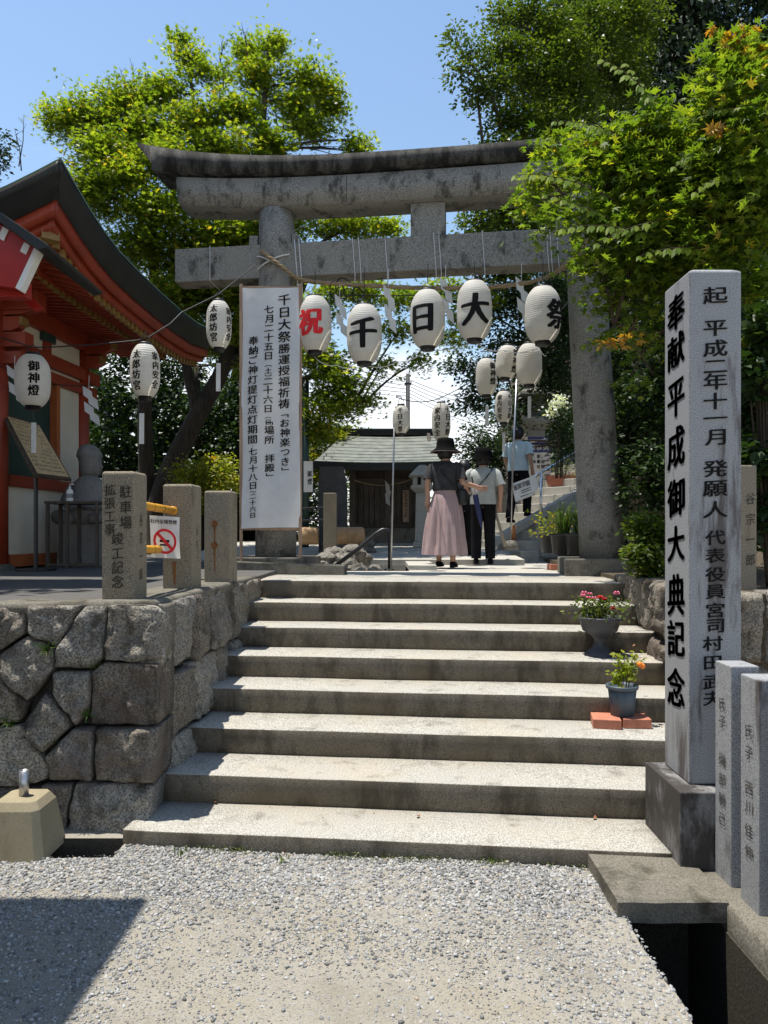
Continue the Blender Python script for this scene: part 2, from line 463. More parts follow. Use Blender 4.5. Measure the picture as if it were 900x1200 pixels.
# ---------------------------------------------------------------- lettering
GLY = {}
_cu = bpy.data.curves.new('glyph', 'FONT')
_to = bpy.data.objects.new('glyph', _cu)
COL.objects.link(_to)
_cu.resolution_u = 3
def glyph(ch, bold):
    k = ch
    if k not in GLY:
        _cu.body = ch; _cu.offset = 0.0
        bpy.context.view_layer.update()
        dg = bpy.context.evaluated_depsgraph_get()
        me = bpy.data.meshes.new_from_object(_to.evaluated_get(dg))
        vs = [(v.co.x - 0.5, v.co.y - 0.38) for v in me.vertices]
        if vs:
            mx = (min(p[0] for p in vs) + max(p[0] for p in vs)) / 2
            vs = [(x - mx, y) for x, y in vs]
        GLY[k] = (vs, [tuple(p.vertices) for p in me.polygons])
        bpy.data.meshes.remove(me)
    return GLY[k]
def lettering(items, mapper, mat, name, parent, bold=0.02, slant=0.10, cut=0.0, world=False):
    """items: (char, u, v, width, height) centres in a flat (u right, v up) frame; mapper(u, v) -> point"""
    bm = bmesh.new()
    for ch, u, v, w, h in items:
        if ch in ' \u3000': continue
        vs, fs = glyph(ch, bold)
        b = max(bold, 0.0) * 1.1                       # heavier strokes: shifted layers, each a hair in front of the last
        for q, (bx, by) in enumerate(((0, 0), (1.6 * b, .2 * b), (-1.6 * b, -.2 * b), (.8 * b, .55 * b), (-.8 * b, -.55 * b), (1.2 * b, -.45 * b), (-1.2 * b, .45 * b))[:7 if bold > .004 else 1]):
            bv = [bm.verts.new((u + (x + bx) * w, v + (y + by + slant * x) * h, q)) for x, y in vs]
            for f in fs:
                try: bm.faces.new([bv[i] for i in f])
                except ValueError: pass
    if cut:
        us = [v.co.x for v in bm.verts]
        x = math.floor(min(us) / cut) * cut
        while x < max(us):
            bmesh.ops.bisect_plane(bm, geom=bm.verts[:] + bm.edges[:] + bm.faces[:], plane_co=(x, 0, 0), plane_no=(1, 0, 0)); x += cut
        vv = [v.co.y for v in bm.verts]
        y = math.floor(min(vv) / cut) * cut
        while y < max(vv):
            bmesh.ops.bisect_plane(bm, geom=bm.verts[:] + bm.edges[:] + bm.faces[:], plane_co=(0, y, 0), plane_no=(0, 1, 0)); y += cut
    org = parent_origin(parent) if world else Vector((0, 0, 0))
    for v in bm.verts:
        q = v.co.z; v.co = Vector(mapper(v.co.x, v.co.y)) - org; v.co.y -= q * .0004
    me = bpy.data.meshes.new(name)
    bm.to_mesh(me); bm.free()
    me.materials.append(mat)
    return link(name, me, parent)
def column(text, u, v_top, size, pitch, wide=1.0):
    return [(c, u, v_top - (i + 0.5) * pitch, size * wide, size) for i, c in enumerate(text)]

# ---------------------------------------------------------------- leaf clouds
T_DIA = np.array([(0, 0, 0), (0.30, 0.42, 0.05), (0, 1, -0.06), (-0.30, 0.42, 0.05)])
T_OVAL = np.array([(0, 0, 0), (0.24, 0.25, 0.05), (0.25, 0.55, 0.03), (0, 1, -0.1), (-0.25, 0.55, 0.03), (-0.24, 0.25, 0.05)])
def _maple():
    tips = [(-78, 0.55), (-38, 0.86), (0, 1.0), (38, 0.86), (78, 0.55)]
    pts = [(0.0, -0.05, 0.0)]
    for i, (a, l) in enumerate(tips[::-1]):
        a = R(a)
        pts.append((l * math.sin(a), l * math.cos(a), -0.08))
        if i < 4:
            b = R((tips[::-1][i][0] + tips[::-1][i + 1][0]) / 2)
            pts.append((0.33 * math.sin(b), 0.33 * math.cos(b) + 0.02, 0.03))
    return np.array(pts)
T_MAPLE = _maple()
T_STRIP = np.array([(-0.05, 0, 0), (0.05, 0, 0), (0.035, 1, 0), (-0.035, 1, 0)])

def leaf_mesh(name, mat, P, N, D, S, T, tone):
    """P centres, N normals, D growth directions, S sizes, T leaf outline, tone random per leaf"""
    n, k = len(P), len(T)
    N = N / (np.linalg.norm(N, axis=1, keepdims=True) + 1e-9)
    D = D - N * np.sum(D * N, axis=1, keepdims=True)
    D = D / (np.linalg.norm(D, axis=1, keepdims=True) + 1e-9)
    X = np.cross(D, N)
    V = P[:, None, :] + S[:, None, None] * (X[:, None, :] * T[None, :, 0:1] + D[:, None, :] * T[None, :, 1:2] + N[:, None, :] * T[None, :, 2:3])
    me = bpy.data.meshes.new(name)
    me.vertices.add(n * k)
    me.vertices.foreach_set('co', V.astype(np.float32).ravel())
    me.loops.add(n * k)
    me.loops.foreach_set('vertex_index', np.arange(n * k, dtype=np.int32))
    me.polygons.add(n)
    me.polygons.foreach_set('loop_start', np.arange(0, n * k, k, dtype=np.int32))
    me.update(calc_edges=True)
    at = me.attributes.new('leaf_tone', 'FLOAT', 'FACE')
    at.data.foreach_set('value', np.clip(tone, 0, 1).astype(np.float32))
    me.materials.append(mat)
    me.validate()
    return me
def spray_points(clumps, sprays, per, sr, flat=0.28, droop=0.25, shell=0.55, over=1.0):
    """clumps: (centre, radii, weight); returns leaf centres, normals, directions, tones and the spray centres by clump"""
    P, N, D, T, SP = [], [], [], [], []
    wt = np.array([c[2] for c in clumps], float); wt /= wt.sum()
    for (c, r, w), q in zip(clumps, wt):
        m = max(1, int(round(sprays * q)))
        c = np.array(c); r = np.array(r)
        d = RNG.normal(size=(m, 3)); d /= np.linalg.norm(d, axis=1, keepdims=True)
        rad = shell + (1 - shell) * RNG.random(m) ** 0.6
        rad *= np.where(RNG.random(m) < 0.25, RNG.random(m), 1.0)
        rad *= np.where(RNG.random(m) < 0.15, over + (over - 1) * RNG.random(m), 1.0)     # stray sprays outside the pad
        cen = c + d * r * rad[:, None]
        SP.append(cen)
        ct = RNG.normal(0.42, 0.16, m)
        for i in range(m):
            k = max(3, int(per * (0.6 + 0.8 * RNG.random())))
            s = sr * (0.45 + 0.9 * RNG.random())
            th = RNG.random(k) * 2 * np.pi; rr = s * np.sqrt(RNG.random(k))
            tilt = RNG.normal(0, 0.22, 2)
            lx, ly = rr * np.cos(th), rr * np.sin(th)
            lz = RNG.normal(0, s * flat, k) + lx * tilt[0] + ly * tilt[1] - droop * rr ** 2 / max(s, 1e-3)
            P.append(cen[i] + np.stack([lx, ly, lz], 1))
            nn = RNG.normal(0, 0.42, (k, 3)); nn[:, 2] += 0.85
            N.append(nn)
            dd = np.stack([np.cos(th), np.sin(th), -0.35 + 0 * th], 1) + RNG.normal(0, 0.4, (k, 3))
            D.append(dd)
            T.append(ct[i] + RNG.normal(0, 0.17, k))
    return np.concatenate(P), np.concatenate(N), np.concatenate(D), np.concatenate(T), SP
def crown(parent, clumps, mat, sprays, per, sr, leaf, tmpl, name='crown', **kw):
    P, N, D, T, SP = spray_points(clumps, sprays, per, sr, **kw)
    S = leaf * (0.65 + 0.6 * RNG.random(len(P)))
    o = np.array(parent_origin(parent)) if parent else 0
    return link(name, leaf_mesh(name, mat, P - o, N, D, S, tmpl, T), parent), SP
def branches(parent, limbs, clumps, SP, mat, r0=0.05, twigs=5, name='branch'):
    """limbs: lists of points of the main limbs; a branch runs from the nearest limb point to each clump, twigs to its sprays"""
    pts = [Vector(p) for l in limbs for p in l]
    mb = MB()
    for (c, r, w), sp in zip(clumps, SP):
        c = Vector(c)
        near = min(pts, key=lambda p: (p - c).length + max(0, p.z - c.z) * 1.5)
        L = (c - near).length
        midp = near.lerp(c, 0.5) + Vector((random.uniform(-.12, .12) * L, random.uniform(-.12, .12) * L, 0.10 * L))
        pl = bez(near, midp, c, 6)
        rr = min(r0, 0.012 + 0.012 * L)
        mb.tube(pl, [rr * (1 - 0.75 * i / 6) for i in range(7)], 5)
        for q in random.sample(range(len(sp)), min(twigs, len(sp))):
            e = Vector(sp[q]); s = pl[random.randint(2, 6)]
            mb.tube(bez(s, s.lerp(e, .5) + Vector((0, 0, .06)), e, 3), [rr * .32, rr * .25, rr * .18, rr * .1], 4)
    return mb.build(name, mat, parent, smooth=True, world=True)
# ================================================================ ground
A6 = R(6.0)
SU = Vector((math.cos(A6), -math.sin(A6), 0)); SV = Vector((math.sin(A6), math.cos(A6), 0))
SO = Vector((0, 3.73, 0))
def SF(u, v, z): return SO + SU * u + SV * v + Vector((0, 0, z))          # the stairs' own frame
ZT = [EYE - (10.6 - i) * 0.16 for i in range(1, 9)]                        # tread levels
TERR = 1.24                                                                # terrace level left and right
LAND = ZT[7] - 0.004

def ground_mat():
    m, nt, b, out = nodes_of('pale_dirt')
    v = world_vec(nt)
    n1 = tex_noise(nt, v, 2.2, 6, 0.6); n2 = tex_noise(nt, v, 90, 4, 0.7); n3 = tex_noise(nt, v, 26, 4, 0.7)
    c = ramp(nt, n1, [(0.3, (0.24, 0.215, 0.17)), (0.5, (0.31, 0.285, 0.235)), (0.72, (0.29, 0.255, 0.19))])
    c = mixc(nt, 0.55, c, ramp(nt, n2, [(0.28, (0.5, 0.5, 0.5)), (0.6, (1.05, 1.05, 1.05))]), 'MULTIPLY')
    c = mixc(nt, maprange(nt, n3, 0.56, 0.7, 0, 0.55), c, (0.30, 0.31, 0.31))
    nt.links.new(c, b.inputs['Base Color'])
    b.inputs['Roughness'].default_value = 0.95
    b.inputs['Specular IOR Level'].default_value = 0.15
    bump(nt, b, n2, 0.6, 0.01)
    return m
DIRT = ground_mat()

def gz(x, y):
    return 0.012 * noise.noise(Vector((x * 1.3, y * 1.3, 0))) - 0.018 * max(0.0, min(1.0, (x - 0.55) / 0.5))
mb = MB()
edge = lambda y: 1.02 + 0.06 * noise.noise(Vector((0, y * 2.5, 3))) + 0.012 * noise.noise(Vector((0, y * 9, 3)))
def gfn(u, v):
    y = -1.0 + v * 5.2
    x = -1.36 + u * (edge(y) + 1.36)
    return (x, y, gz(x, y) * (1 - 0.6 * u))
mb.grid(gfn, 40, 70)
mb.grid(lambda u, v: (-8 + u * 6.64, -1.0 + v * 4.72, gz(-8 + u * 6.64, -1 + v * 4.72) if u < .999 else gz(-1.36, -1.0 + v * 4.72)), 60, 40)
mb.add([(-400, -400, -0.01), (400, -400, -0.01), (400, -1.0, -0.01), (-400, -1.0, -0.01)], [(0, 1, 2, 3)])
mb.add([(-400, -1.0, -0.01), (-8, -1.0, -0.01), (-8, 3.72, -0.01), (-400, 3.72, -0.01)], [(0, 1, 2, 3)])
mb.add([(1.62, -1.0, 0.0), (400, -1.0, 0.0), (400, 5.2, 0.0), (1.62, 5.2, 0.0)], [(0, 1, 2, 3)])
mb.add([(-8, 3.93, 0.015), (-1.32, 3.93, 0.015), (-1.32, 4.5, 0.03), (-8, 4.5, 0.03)], [(0, 1, 2, 3)])
# broken edge of the apron along the drain
ys = [-1.0 + i * 0.075 for i in range(70)]
for a, b2 in zip(ys[:-1], ys[1:]):
    xa, xb = edge(a), edge(b2)
    mb.add([(xa, a, gz(xa, a) * .4), (xb, b2, gz(xb, b2) * .4), (xb + .02, b2, -0.3), (xa + .02, a, -0.3)], [(0, 1, 2, 3)])
g = struct(mb.build('ground', DIRT, smooth=False))

# left gutter beside the lowest step, right open drain
mb = MB()
mb.box(-8, -1.30, 3.70, 3.95, -0.45, -0.38)
mb.box(-8, -1.37, 3.64, 3.718, -0.40, -0.02)
mb.box(-8, -1.30, 3.932, 4.0, -0.40, 0.01)
struct(mb.build('gutter', DRAIN))
mb = MB()
mb.box(0.9, 1.7, -1.0, 4.2, -0.95, -0.88)
mb.box(0.94, 1.035, -1.0, 4.2, -0.9, -0.06)
mb.box(1.455, 1.75, -1.0, 4.2, -0.9, -0.07)
mb.box(1.0, 1.5, 3.55, 4.2, -0.9, -0.02)
struct(mb.build('open_drain', DRAIN))

# loose gravel, real pebbles (uncountable)
def pebbles(name, pts, sizes, mat, flat=0.62, low=False):
    bm = bmesh.new()
    if low: bmesh.ops.create_cone(bm, segments=4, radius1=1.0, radius2=.5, depth=1.2, cap_ends=True, cap_tris=True); bmesh.ops.triangulate(bm, faces=bm.faces)
    else: bmesh.ops.create_icosphere(bm, subdivisions=1, radius=1.0)
    base = np.array([v.co[:] for v in bm.verts]); fs = np.array([[v.index for v in f.verts] for f in bm.faces]); bm.free()
    n, k = len(pts), len(base)
    J = base[None] * (1 + RNG.normal(0, 0.26, (n, k, 1)))
    J = J * np.stack([np.ones(n), 0.6 + 0.35 * RNG.random(n), flat * (0.7 + 0.5 * RNG.random(n))], 1)[:, None, :]
    a = RNG.random(n) * 6.283; t = RNG.normal(0, 0.35, n)
    ca, sa, ct, st = np.cos(a)[:, None], np.sin(a)[:, None], np.cos(t)[:, None], np.sin(t)[:, None]
    x, y, z = J[..., 0], J[..., 1], J[..., 2]
    x, z = x * ct - z * st, x * st + z * ct
    V = np.stack([x * ca - y * sa, x * sa + y * ca, z], 2) * sizes[:, None, None] + pts[:, None, :]
    FI = (fs[None] + (np.arange(n) * k)[:, None, None]).reshape(-1)
    me = bpy.data.meshes.new(name)
    me.vertices.add(n * k); me.vertices.foreach_set('co', V.astype(np.float32).ravel())
    me.loops.add(len(FI)); me.loops.foreach_set('vertex_index', FI.astype(np.int32))
    me.polygons.add(len(FI) // 3); me.polygons.foreach_set('loop_start', np.arange(0, len(FI), 3, dtype=np.int32))
    me.update(calc_edges=True)
    at = me.attributes.new('leaf_tone', 'FLOAT', 'FACE')
    at.data.foreach_set('value', np.repeat(RNG.random(n), len(fs)).astype(np.float32))
    me.materials.append(mat); me.validate()
    return me
PEB = tone_mat('gravel_stone', [(0.0, (0.12, 0.118, 0.112)), (0.3, (0.25, 0.247, 0.238)), (0.7, (0.36, 0.358, 0.348)), (0.92, (0.48, 0.47, 0.44)), (1.0, (0.40, 0.32, 0.24))])
NP = 92000
gx = RNG.uniform(-3.2, 1.04, NP); gy = RNG.uniform(1.9, 3.90, NP)
front = 3.73 - math.tan(A6) * gx
dist = front - gy
dens = np.clip(1.15 - np.clip(dist - 0.15, 0, 9) * 1.15, 0.06, 1)
dens = np.maximum(dens, np.clip(1 - (1.0 - gx) / 0.55, 0, 1) * 0.8 * (gx > 0.3))
dens = np.maximum(dens, np.where(gx < -0.9, np.clip(0.95 - (dist - 0.3) * 0.62, 0.1, 1), 0))
nz = np.array([noise.noise(Vector((x * 2.3, y * 2.3, 7))) for x, y in zip(gx, gy)])
keep = (RNG.random(NP) < np.clip(dens + nz * 0.35, 0.03, 1)) & ((dist > 0.0) | (gx < -1.39)) & ~((gx < -1.36) & (gy > 3.71))
gx, gy, dist = gx[keep], gy[keep], dist[keep]
sz = 0.0036 + 0.0075 * RNG.random(len(gx)) ** 2.2 + np.where(dist < 0.5, 0.0022, 0)
gzv = np.array([gz(x, y) * (1 if x < .4 else .5) for x, y in zip(gx, gy)]) + sz * RNG.uniform(-0.35, 0.40, len(gx))
gv = link('gravel', pebbles('gravel', np.stack([gx, gy, gzv], 1), sz, PEB))
tag(gv, 'loose grey gravel spread over the dirt before the steps', 'gravel', kind='stuff')
NG = 52000                                             # fine grit trodden into the dirt
qx = RNG.uniform(-2.6, 1.03, NG); qy = RNG.uniform(2.1, 3.75, NG)
kq = ((3.73 - math.tan(A6) * qx - qy) > 0.02) & (RNG.random(NG) < 1.25 - (qy - 2.1) * .45); qx, qy = qx[kq], qy[kq]
qs = 0.0016 + 0.0042 * RNG.random(len(qx)) ** 2.4
qz = np.array([gz(x, y) * (1 if x < .4 else .5) for x, y in zip(qx, qy)]) + qs * RNG.uniform(-.2, .5, len(qx))
gr = link('grit', pebbles('grit', np.stack([qx, qy, qz], 1), qs, PEB, low=True))
tag(gr, 'fine pale grit trodden into the dirt before the steps', 'grit', kind='stuff')

# ================================================================ stone stairs
st = thing('stone_stairs', 'broad flight of eight weathered concrete steps climbing to the stone gate', 'stairs', SO, 0)
UL = [-1.37, -1.40, -1.42, -1.46, -1.48, -1.48, -1.50, -1.53]
UR = [1.405, 1.86, 1.86, 1.86, 1.86, 1.86, 1.86, 1.86]
TR = 0.4178
for i in range(8):
    v0 = i * TR; v1 = v0 + TR + (0.10 if i < 7 else 0.5)
    zb = ZT[i] - 0.21 if i else -0.25
    nseg = 26
    mb = MB(); rs = []
    for k in range(nseg + 1):                     # slightly wavy, chipped nosing
        u = UL[i] + (UR[i] - UL[i]) * k / nseg
        j = 0.004 * noise.noise(Vector((u * 2.1, i * 3.7, 0))) + 0.0025 * noise.noise(Vector((u * 9.0, i * 5.1, 2)))
        jz = 0.004 * noise.noise(Vector((u * 1.4, i * 2.9, 8)))
        c = 0.006 + 0.005 * abs(noise.noise(Vector((u * 6, i * 7.7, 4))))
        z = ZT[i] + jz
        prof = [(v0 + 0.006, zb), (v0 + j, z - c), (v0 + j + c * .35, z - c * .35), (v0 + j + c, z), (v1, z + 0.002), (v1, zb)]
        rs.append([SF(u, a, b2) for a, b2 in prof])
    mb.rings(rs)
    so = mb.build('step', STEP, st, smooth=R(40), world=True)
    so.data.materials.append(RISER)                # risers: grime stains on a base colour darkened to deepen their shade
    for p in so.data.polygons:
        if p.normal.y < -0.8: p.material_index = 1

# dead leaves and grit on the treads
for (px, py, i) in [(253, 941, 0), (490, 957, 0), (697, 959, 0), (752, 764, 4), (742, 757, 5), (600, 884, 1)]:
    p = G(px, py, ZT[i] + 0.006)
    mb = MB(); a = random.random() * 6; s = 0.013
    mb.add([p + Vector((math.cos(a + t) * s * q, math.sin(a + t) * s * q, h)) for t, q, h in ((0, 1.4, .012), (1.2, .8, 0), (2.4, .9, .006), (3.6, 1.3, .014), (5, .7, .002))], [(0, 1, 2, 3, 4)])
    o = mb.build('fallen_leaf', DRYLEAF)
    tag(o, 'small curled brown dead leaf lying on a stair tread', 'leaf', 'dead leaves on the steps')

lp_ = []
for i in range(8):                                     # windblown litter and grit gathers at the back of each tread
    for _ in range(46):
        u = random.uniform(UL[i] + .06, min(UR[i], 1.4) - .02)
        if noise.noise(Vector((u * 2.3, i * 4.4, 6))) + random.random() * .7 < .25: continue
        v = i * TR + TR - random.random() ** 3 * .12 - .012 if i < 7 else 7 * TR + random.random() * .4 + .05
        lp_.append((*SF(u, v, 0)[:2], ZT[i] + .006))
for _ in range(110):                                   # more of it in the corners against the walls
    i = random.randint(1, 7); u = UR[i] - .05 - random.random() ** 2 * .25 if random.random() < .5 else UL[i] + .06 + random.random() ** 2 * .2
    lp_.append((*SF(u, i * TR + random.uniform(.1, .4), 0)[:2], ZT[i] + .006))
lp_ = np.array(lp_); n_l = len(lp_)
litm = leaf_mat('leaf_litter', (0.05, 0.035, 0.02), (0.12, 0.075, 0.04), (0.20, 0.13, 0.06), trans=0.1, rough=0.8)
lo_ = link('leaf_litter', leaf_mesh('leaf_litter', litm, lp_, RNG.normal(0, .25, (n_l, 3)) + [0, 0, 1], RNG.normal(0, 1, (n_l, 3)), .005 + .012 * RNG.random(n_l) ** 2, T_OVAL, RNG.random(n_l)))
tag(lo_, 'scattered brown leaf litter along the backs of the steps', 'leaf litter', kind='stuff')

# moss and weeds at the foot of the lowest step
def tuft(name, label, base, n, h, spread, mat, cat='weed', group=None, lean=0.6, wide=1.0):
    t = thing(name, label, cat, base, 0, group)
    mb = MB(); P, N, D, S, T = [], [], [], [], []
    for k in range(n):
        a = random.random() * 6.283; l = h * random.uniform(0.5, 1.1); q = random.uniform(0.2, 1) * lean
        o = Vector((math.cos(a), math.sin(a), 0))
        p0 = o * spread * random.random(); w = 0.0035 * wide * random.uniform(.7, 1.2); s = Vector((-o.y, o.x, 0)) * w
        p1 = p0 + o * l * q * .4 + Vector((0, 0, l * .6)); p2 = p0 + o * l * q + Vector((0, 0, l * (1 - .45 * q)))
        mb.add([p0 - s, p0 + s, p1 + s * .8, p1 - s * .8, p2], [(0, 1, 2, 3), (3, 2, 4)])
    m = mb.mesh('blades', mat)
    at = m.attributes.new('leaf_tone', 'FLOAT', 'FACE')
    at.data.foreach_set('value', [random.random() for _ in m.polygons])
    link('blades', m, t)
    return t
for (px, py, n, h) in [(213, 1002, 14, .035), (330, 1009, 16, .03), (575, 1010, 12, .045), (640, 1012, 18, .03), (690, 1003, 22, .06)]:
    tuft('weed', 'tiny green weed sprouting where the lowest step meets gravel', G(px, py, 0.005), n, h, 0.05, L_GRASS, group='weeds along the lowest step')
mossm = leaf_mat('moss', (0.03, 0.045, 0.01), (0.055, 0.07, 0.015), (0.09, 0.10, 0.02), trans=0.1)
mp = []
for _ in range(2600):
    u = random.uniform(-1.1, 1.3)
    if noise.noise(Vector((u * 3.1, 0, 5))) + random.random() * .5 < 0.32: continue
    q = SF(u, -random.random() ** 2 * 0.05 - 0.004, random.uniform(0.0, 0.022)); mp.append(q[:])
mp = np.array(mp)
mo = link('moss', leaf_mesh('moss', mossm, mp, RNG.normal(0, .5, (len(mp), 3)) + np.array([0, -.4, .8]), RNG.normal(0, 1, (len(mp), 3)), 0.006 + 0.007 * RNG.random(len(mp)), T_DIA, RNG.random(len(mp))))
tag(mo, 'thin dark moss along the foot of the lowest step', 'moss', kind='stuff')

# ================================================================ terraces, landing, plaza
mb = MB()
mb.hexa([(-60, 4.22, 0.9), (-1.33, 4.22, 0.9), (-1.16, 6.9, 0.9), (-1.16, 8.3, 0.9), (-1.9, 11, 0.9), (-1.9, 40, 0.9), (-60, 40, 0.9)],
        [(-60, 4.22, TERR), (-1.33, 4.22, TERR), (-1.16, 6.9, TERR), (-1.16, 8.3, TERR), (-1.9, 11, TERR), (-1.9, 40, TERR), (-60, 40, TERR)])
struct(mb.build('terrace', FLOORD))
PX0, PX1, PY0, PY1 = -0.78, 0.30, 8.75, 10.5
mb = MB()
def sheet(x0, x1, y0, y1, z): mb.add([(x0, y0, z), (x1, y0, z), (x1, y1, z), (x0, y1, z)], [(0, 1, 2, 3)])
sheet(-1.3, 2.6, 6.9, PY0, LAND - .004); sheet(-2.2, PX0, PY0, PY1, LAND - .004); sheet(PX1, 60, PY0, PY1, LAND - .004); sheet(-60, 60, PY1, 400, LAND - .02)
for a, b2 in (((PX0, PY0), (PX1, PY0)), ((PX1, PY0), (PX1, PY1)), ((PX1, PY1), (PX0, PY1)), ((PX0, PY1), (PX0, PY0))):
    mb.add([(a[0], a[1], LAND - .004), (b2[0], b2[1], LAND - .004), (b2[0], b2[1], 0.5), (a[0], a[1], 0.5)], [(0, 1, 2, 3)])
mb.add([(PX0, PY0, .5), (PX1, PY0, .5), (PX1, PY1, .5), (PX0, PY1, .5)], [(0, 1, 2, 3)])
struct(mb.build('landing', PAVE))
mb = MB()
mb.grid(lambda u, v: (-3 + u * 5.0, 10.55 + v * 8, 1.27 + min(v * 8, 4) / 4 * 0.22), 2, 8)
mb.add([(-3, 10.55, 1.0), (2, 10.55, 1.0), (2, 10.55, 1.27), (-3, 10.55, 1.27)], [(0, 1, 2, 3)])
struct(mb.build('plaza', PAVE))
mb = MB()
mb.hexa([(2.0, 4.75, 0.0), (60, 4.75, 0.0), (60, 12, 0.0), (2.62, 12, 0.0), (2.16, 7.2, 0.0)], [(2.0, 4.75, TERR), (60, 4.75, TERR), (60, 12, TERR + .3), (2.62, 12, TERR), (2.16, 7.2, TERR)])
struct(mb.build('planting_bed', SOIL))
# hillside right and behind, dark under its trees
mb = MB()
def hill(x, y):
    a = max(0.0, (x - 3.3 - 0.05 * (y - 9)) / 6.0); b2 = max(0.0, (y - 17.5) / 16.0) * max(0.0, min(1.0, (x - 3.5 - (y - 17.5) * .1) / 3))
    return 1.15 + 5.5 * (1 - math.exp(-a * 1.1)) * min(1.0, max(0, (y - 7.5) / 3)) + 5.0 * b2 + 0.2 * noise.noise(Vector((x * .6, y * .6, 0)))
mb.grid(lambda u, v: (1.2 + u * 40, 7.5 + v * 50, hill(1.2 + u * 40, 7.5 + v * 50) - (0.35 if 1.2 + u * 40 < 3.2 else 0)), 50, 60)
struct(mb.build('hillside', SOIL, smooth=True))

# ================================================================ rough masonry walls
def rock_piece(poly, mapper, bulge, seed, depth=0.22, amp=0.02, mat=WALLST, parent=None, name='stone', inset=0.004):
    """one quarry-faced stone: polygon in the wall plane, rounded, pillowed and roughened"""
    pts = [Vector((p[0], p[1])) for p in poly]
    cen = sum(pts, Vector((0, 0))) / len(pts)
    ring = []
    for i, p in enumerate(pts):
        q = pts[(i + 1) % len(pts)]
        L = (q - p).length; k = max(2, int(L / 0.026))
        for j in range(k):
            t = j / k
            ring.append(p.lerp(q, t))
    def sm(r): return [(r[i - 1] + r[i] * 2 + r[(i + 1) % len(r)]) / 4 for i in range(len(r))]
    ring = [r * .6 + q * .4 for r, q in zip(ring, sm(ring))]
    size = sum((p - cen).length for p in ring) / len(ring)
    s0 = 1 - inset / size
    tx, tz = .10 * math.sin(seed * 5.3), .12 * math.cos(seed * 7.7)
    mb = MB(); rs = []
    for s, dz in ((s0 * .985, -depth), (s0, -0.02), (s0 * .992, 0.006), (s0 * .955, 0.55 * bulge + .008), (s0 * .88, .8 * bulge + .010), (s0 * .78, .9 * bulge + .012), (s0 * .64, .95 * bulge + .012), (s0 * .48, .97 * bulge + .012), (s0 * .32, bulge + .012), (s0 * .16, bulge + .012), (s0 * .05, bulge + .012)):
        rr = []
        for p in ring:
            q = cen + (p - cen) * s
            nx = noise.fractal(Vector((q.x * 9 + seed * 3.1, q.y * 9, seed)), 0.8, 2.1, 5)
            nf = noise.noise(Vector((q.x * 30 + seed, q.y * 30, seed * 2.0)))
            vd = noise.voronoi(Vector((q.x * 8 + seed * 1.7, q.y * 8, seed * 4.1)))[0][0]
            dd = dz + (-.035 * vd * min(1.0, dz / .02) + .012 + (q.x - cen.x) * tx + (q.y - cen.y) * tz + amp * nx + amp * .45 * nf if dz > 0 else 0)
            jx = 0.006 * noise.noise(Vector((q.x * 15, q.y * 15, seed + 9)))
            rr.append(mapper(q.x + jx, q.y + jx, dd))
        rs.append(rr)
    mb.rings(rs)
    return mb.build(name, mat, parent, smooth=R(12), world=True)

wall = thing('retaining_wall', 'rough stone retaining wall of fitted boulders left of the stairs', 'stone wall', (-2.2, 4.1, 0))
WD = 4.12
def wf(u, z, d): return (u, WD - d - 0.06 * (1 - z / 1.24) + 0.02 * (u + 1.2), z)      # slight batter
mb = MB(); mb.hexa([(-8, 4.17, -.3), (-1.42, 4.17, -.3), (-1.26, 6.75, -.3), (-8, 6.75, -.3)], [(-8, 4.2, 1.2), (-1.36, 4.2, 1.2), (-1.24, 6.75, 1.2), (-8, 6.75, 1.2)])
mb.build('backing', MORTAR, wall, world=True)
def zp(zx, zy):                                     # crop pixel -> wall plane
    px, py = zx / 3.0, 680 + zy / 3.0
    d = WD
    return ((px - CX) * d / F, EYE + (HY - py) * d / F)
front_stones = [
    [(-150, 84), (97, 86), (100, 185), (0, 252), (-150, 240)],
    [(104, 86), (303, 84), (206, 238), (108, 186)],
    [(306, 86), (378, 86), (372, 270), (325, 312), (198, 304), (210, 240)],
    [(381, 84), (575, 84), (570, 284), (376, 280)],
    [(-2, 262), (102, 190), (200, 242), (198, 308), (116, 418), (16, 338)],
    [(196, 314), (326, 316), (322, 440), (286, 506), (188, 388)],
    [(328, 318), (372, 284), (568, 290), (566, 503), (326, 505)],
    [(-150, 250), (-6, 262), (14, 342), (104, 428), (84, 490), (-150, 520)],
    [(104, 482), (172, 384), (250, 478), (262, 508), (170, 598), (110, 542)],
    [(-150, 530), (84, 500), (180, 640), (182, 690), (100, 708), (-150, 716)],
    [(174, 608), (270, 512), (342, 512), (338, 697), (186, 692)],
    [(346, 512), (566, 508), (560, 702), (344, 697)],
    [(158, 706), (270, 702), (240, 890), (186, 895)],
    [(276, 702), (556, 708), (540, 905), (246, 900)],
    [(-150, 722), (152, 714), (184, 900), (-150, 905)],
]
for i, p in enumerate(front_stones):
    rock_piece([zp(*q) for q in p], wf, 0.020 + 0.012 * ((i * 7) % 3), i + 1.3, amp=0.030, parent=wall, depth=0.30 if i in (3, 6, 11, 13) else 0.2)
x = -2.05                                            # the wall goes on beyond the frame
for r_i, (z0, z1) in enumerate(((-.02, .42), (.43, .85), (.86, 1.235))):
    xx = -2.62 - 0.12 * r_i
    rock_piece([(xx, z0), (-2.72 + .35, z0), (-2.74 + .36, z1), (xx + .05, z1)], wf, .05, 40 + r_i, parent=wall)
    for k in range(4):
        x1 = xx - 0.01; x0 = x1 - random.uniform(.45, .7)
        rock_piece([(x0 + .01, z0), (x1, z0), (x1 + .03, z1), (x0 + .03, z1)], wf, .05, 50 + r_i * 5 + k, parent=wall)
        xx = x0
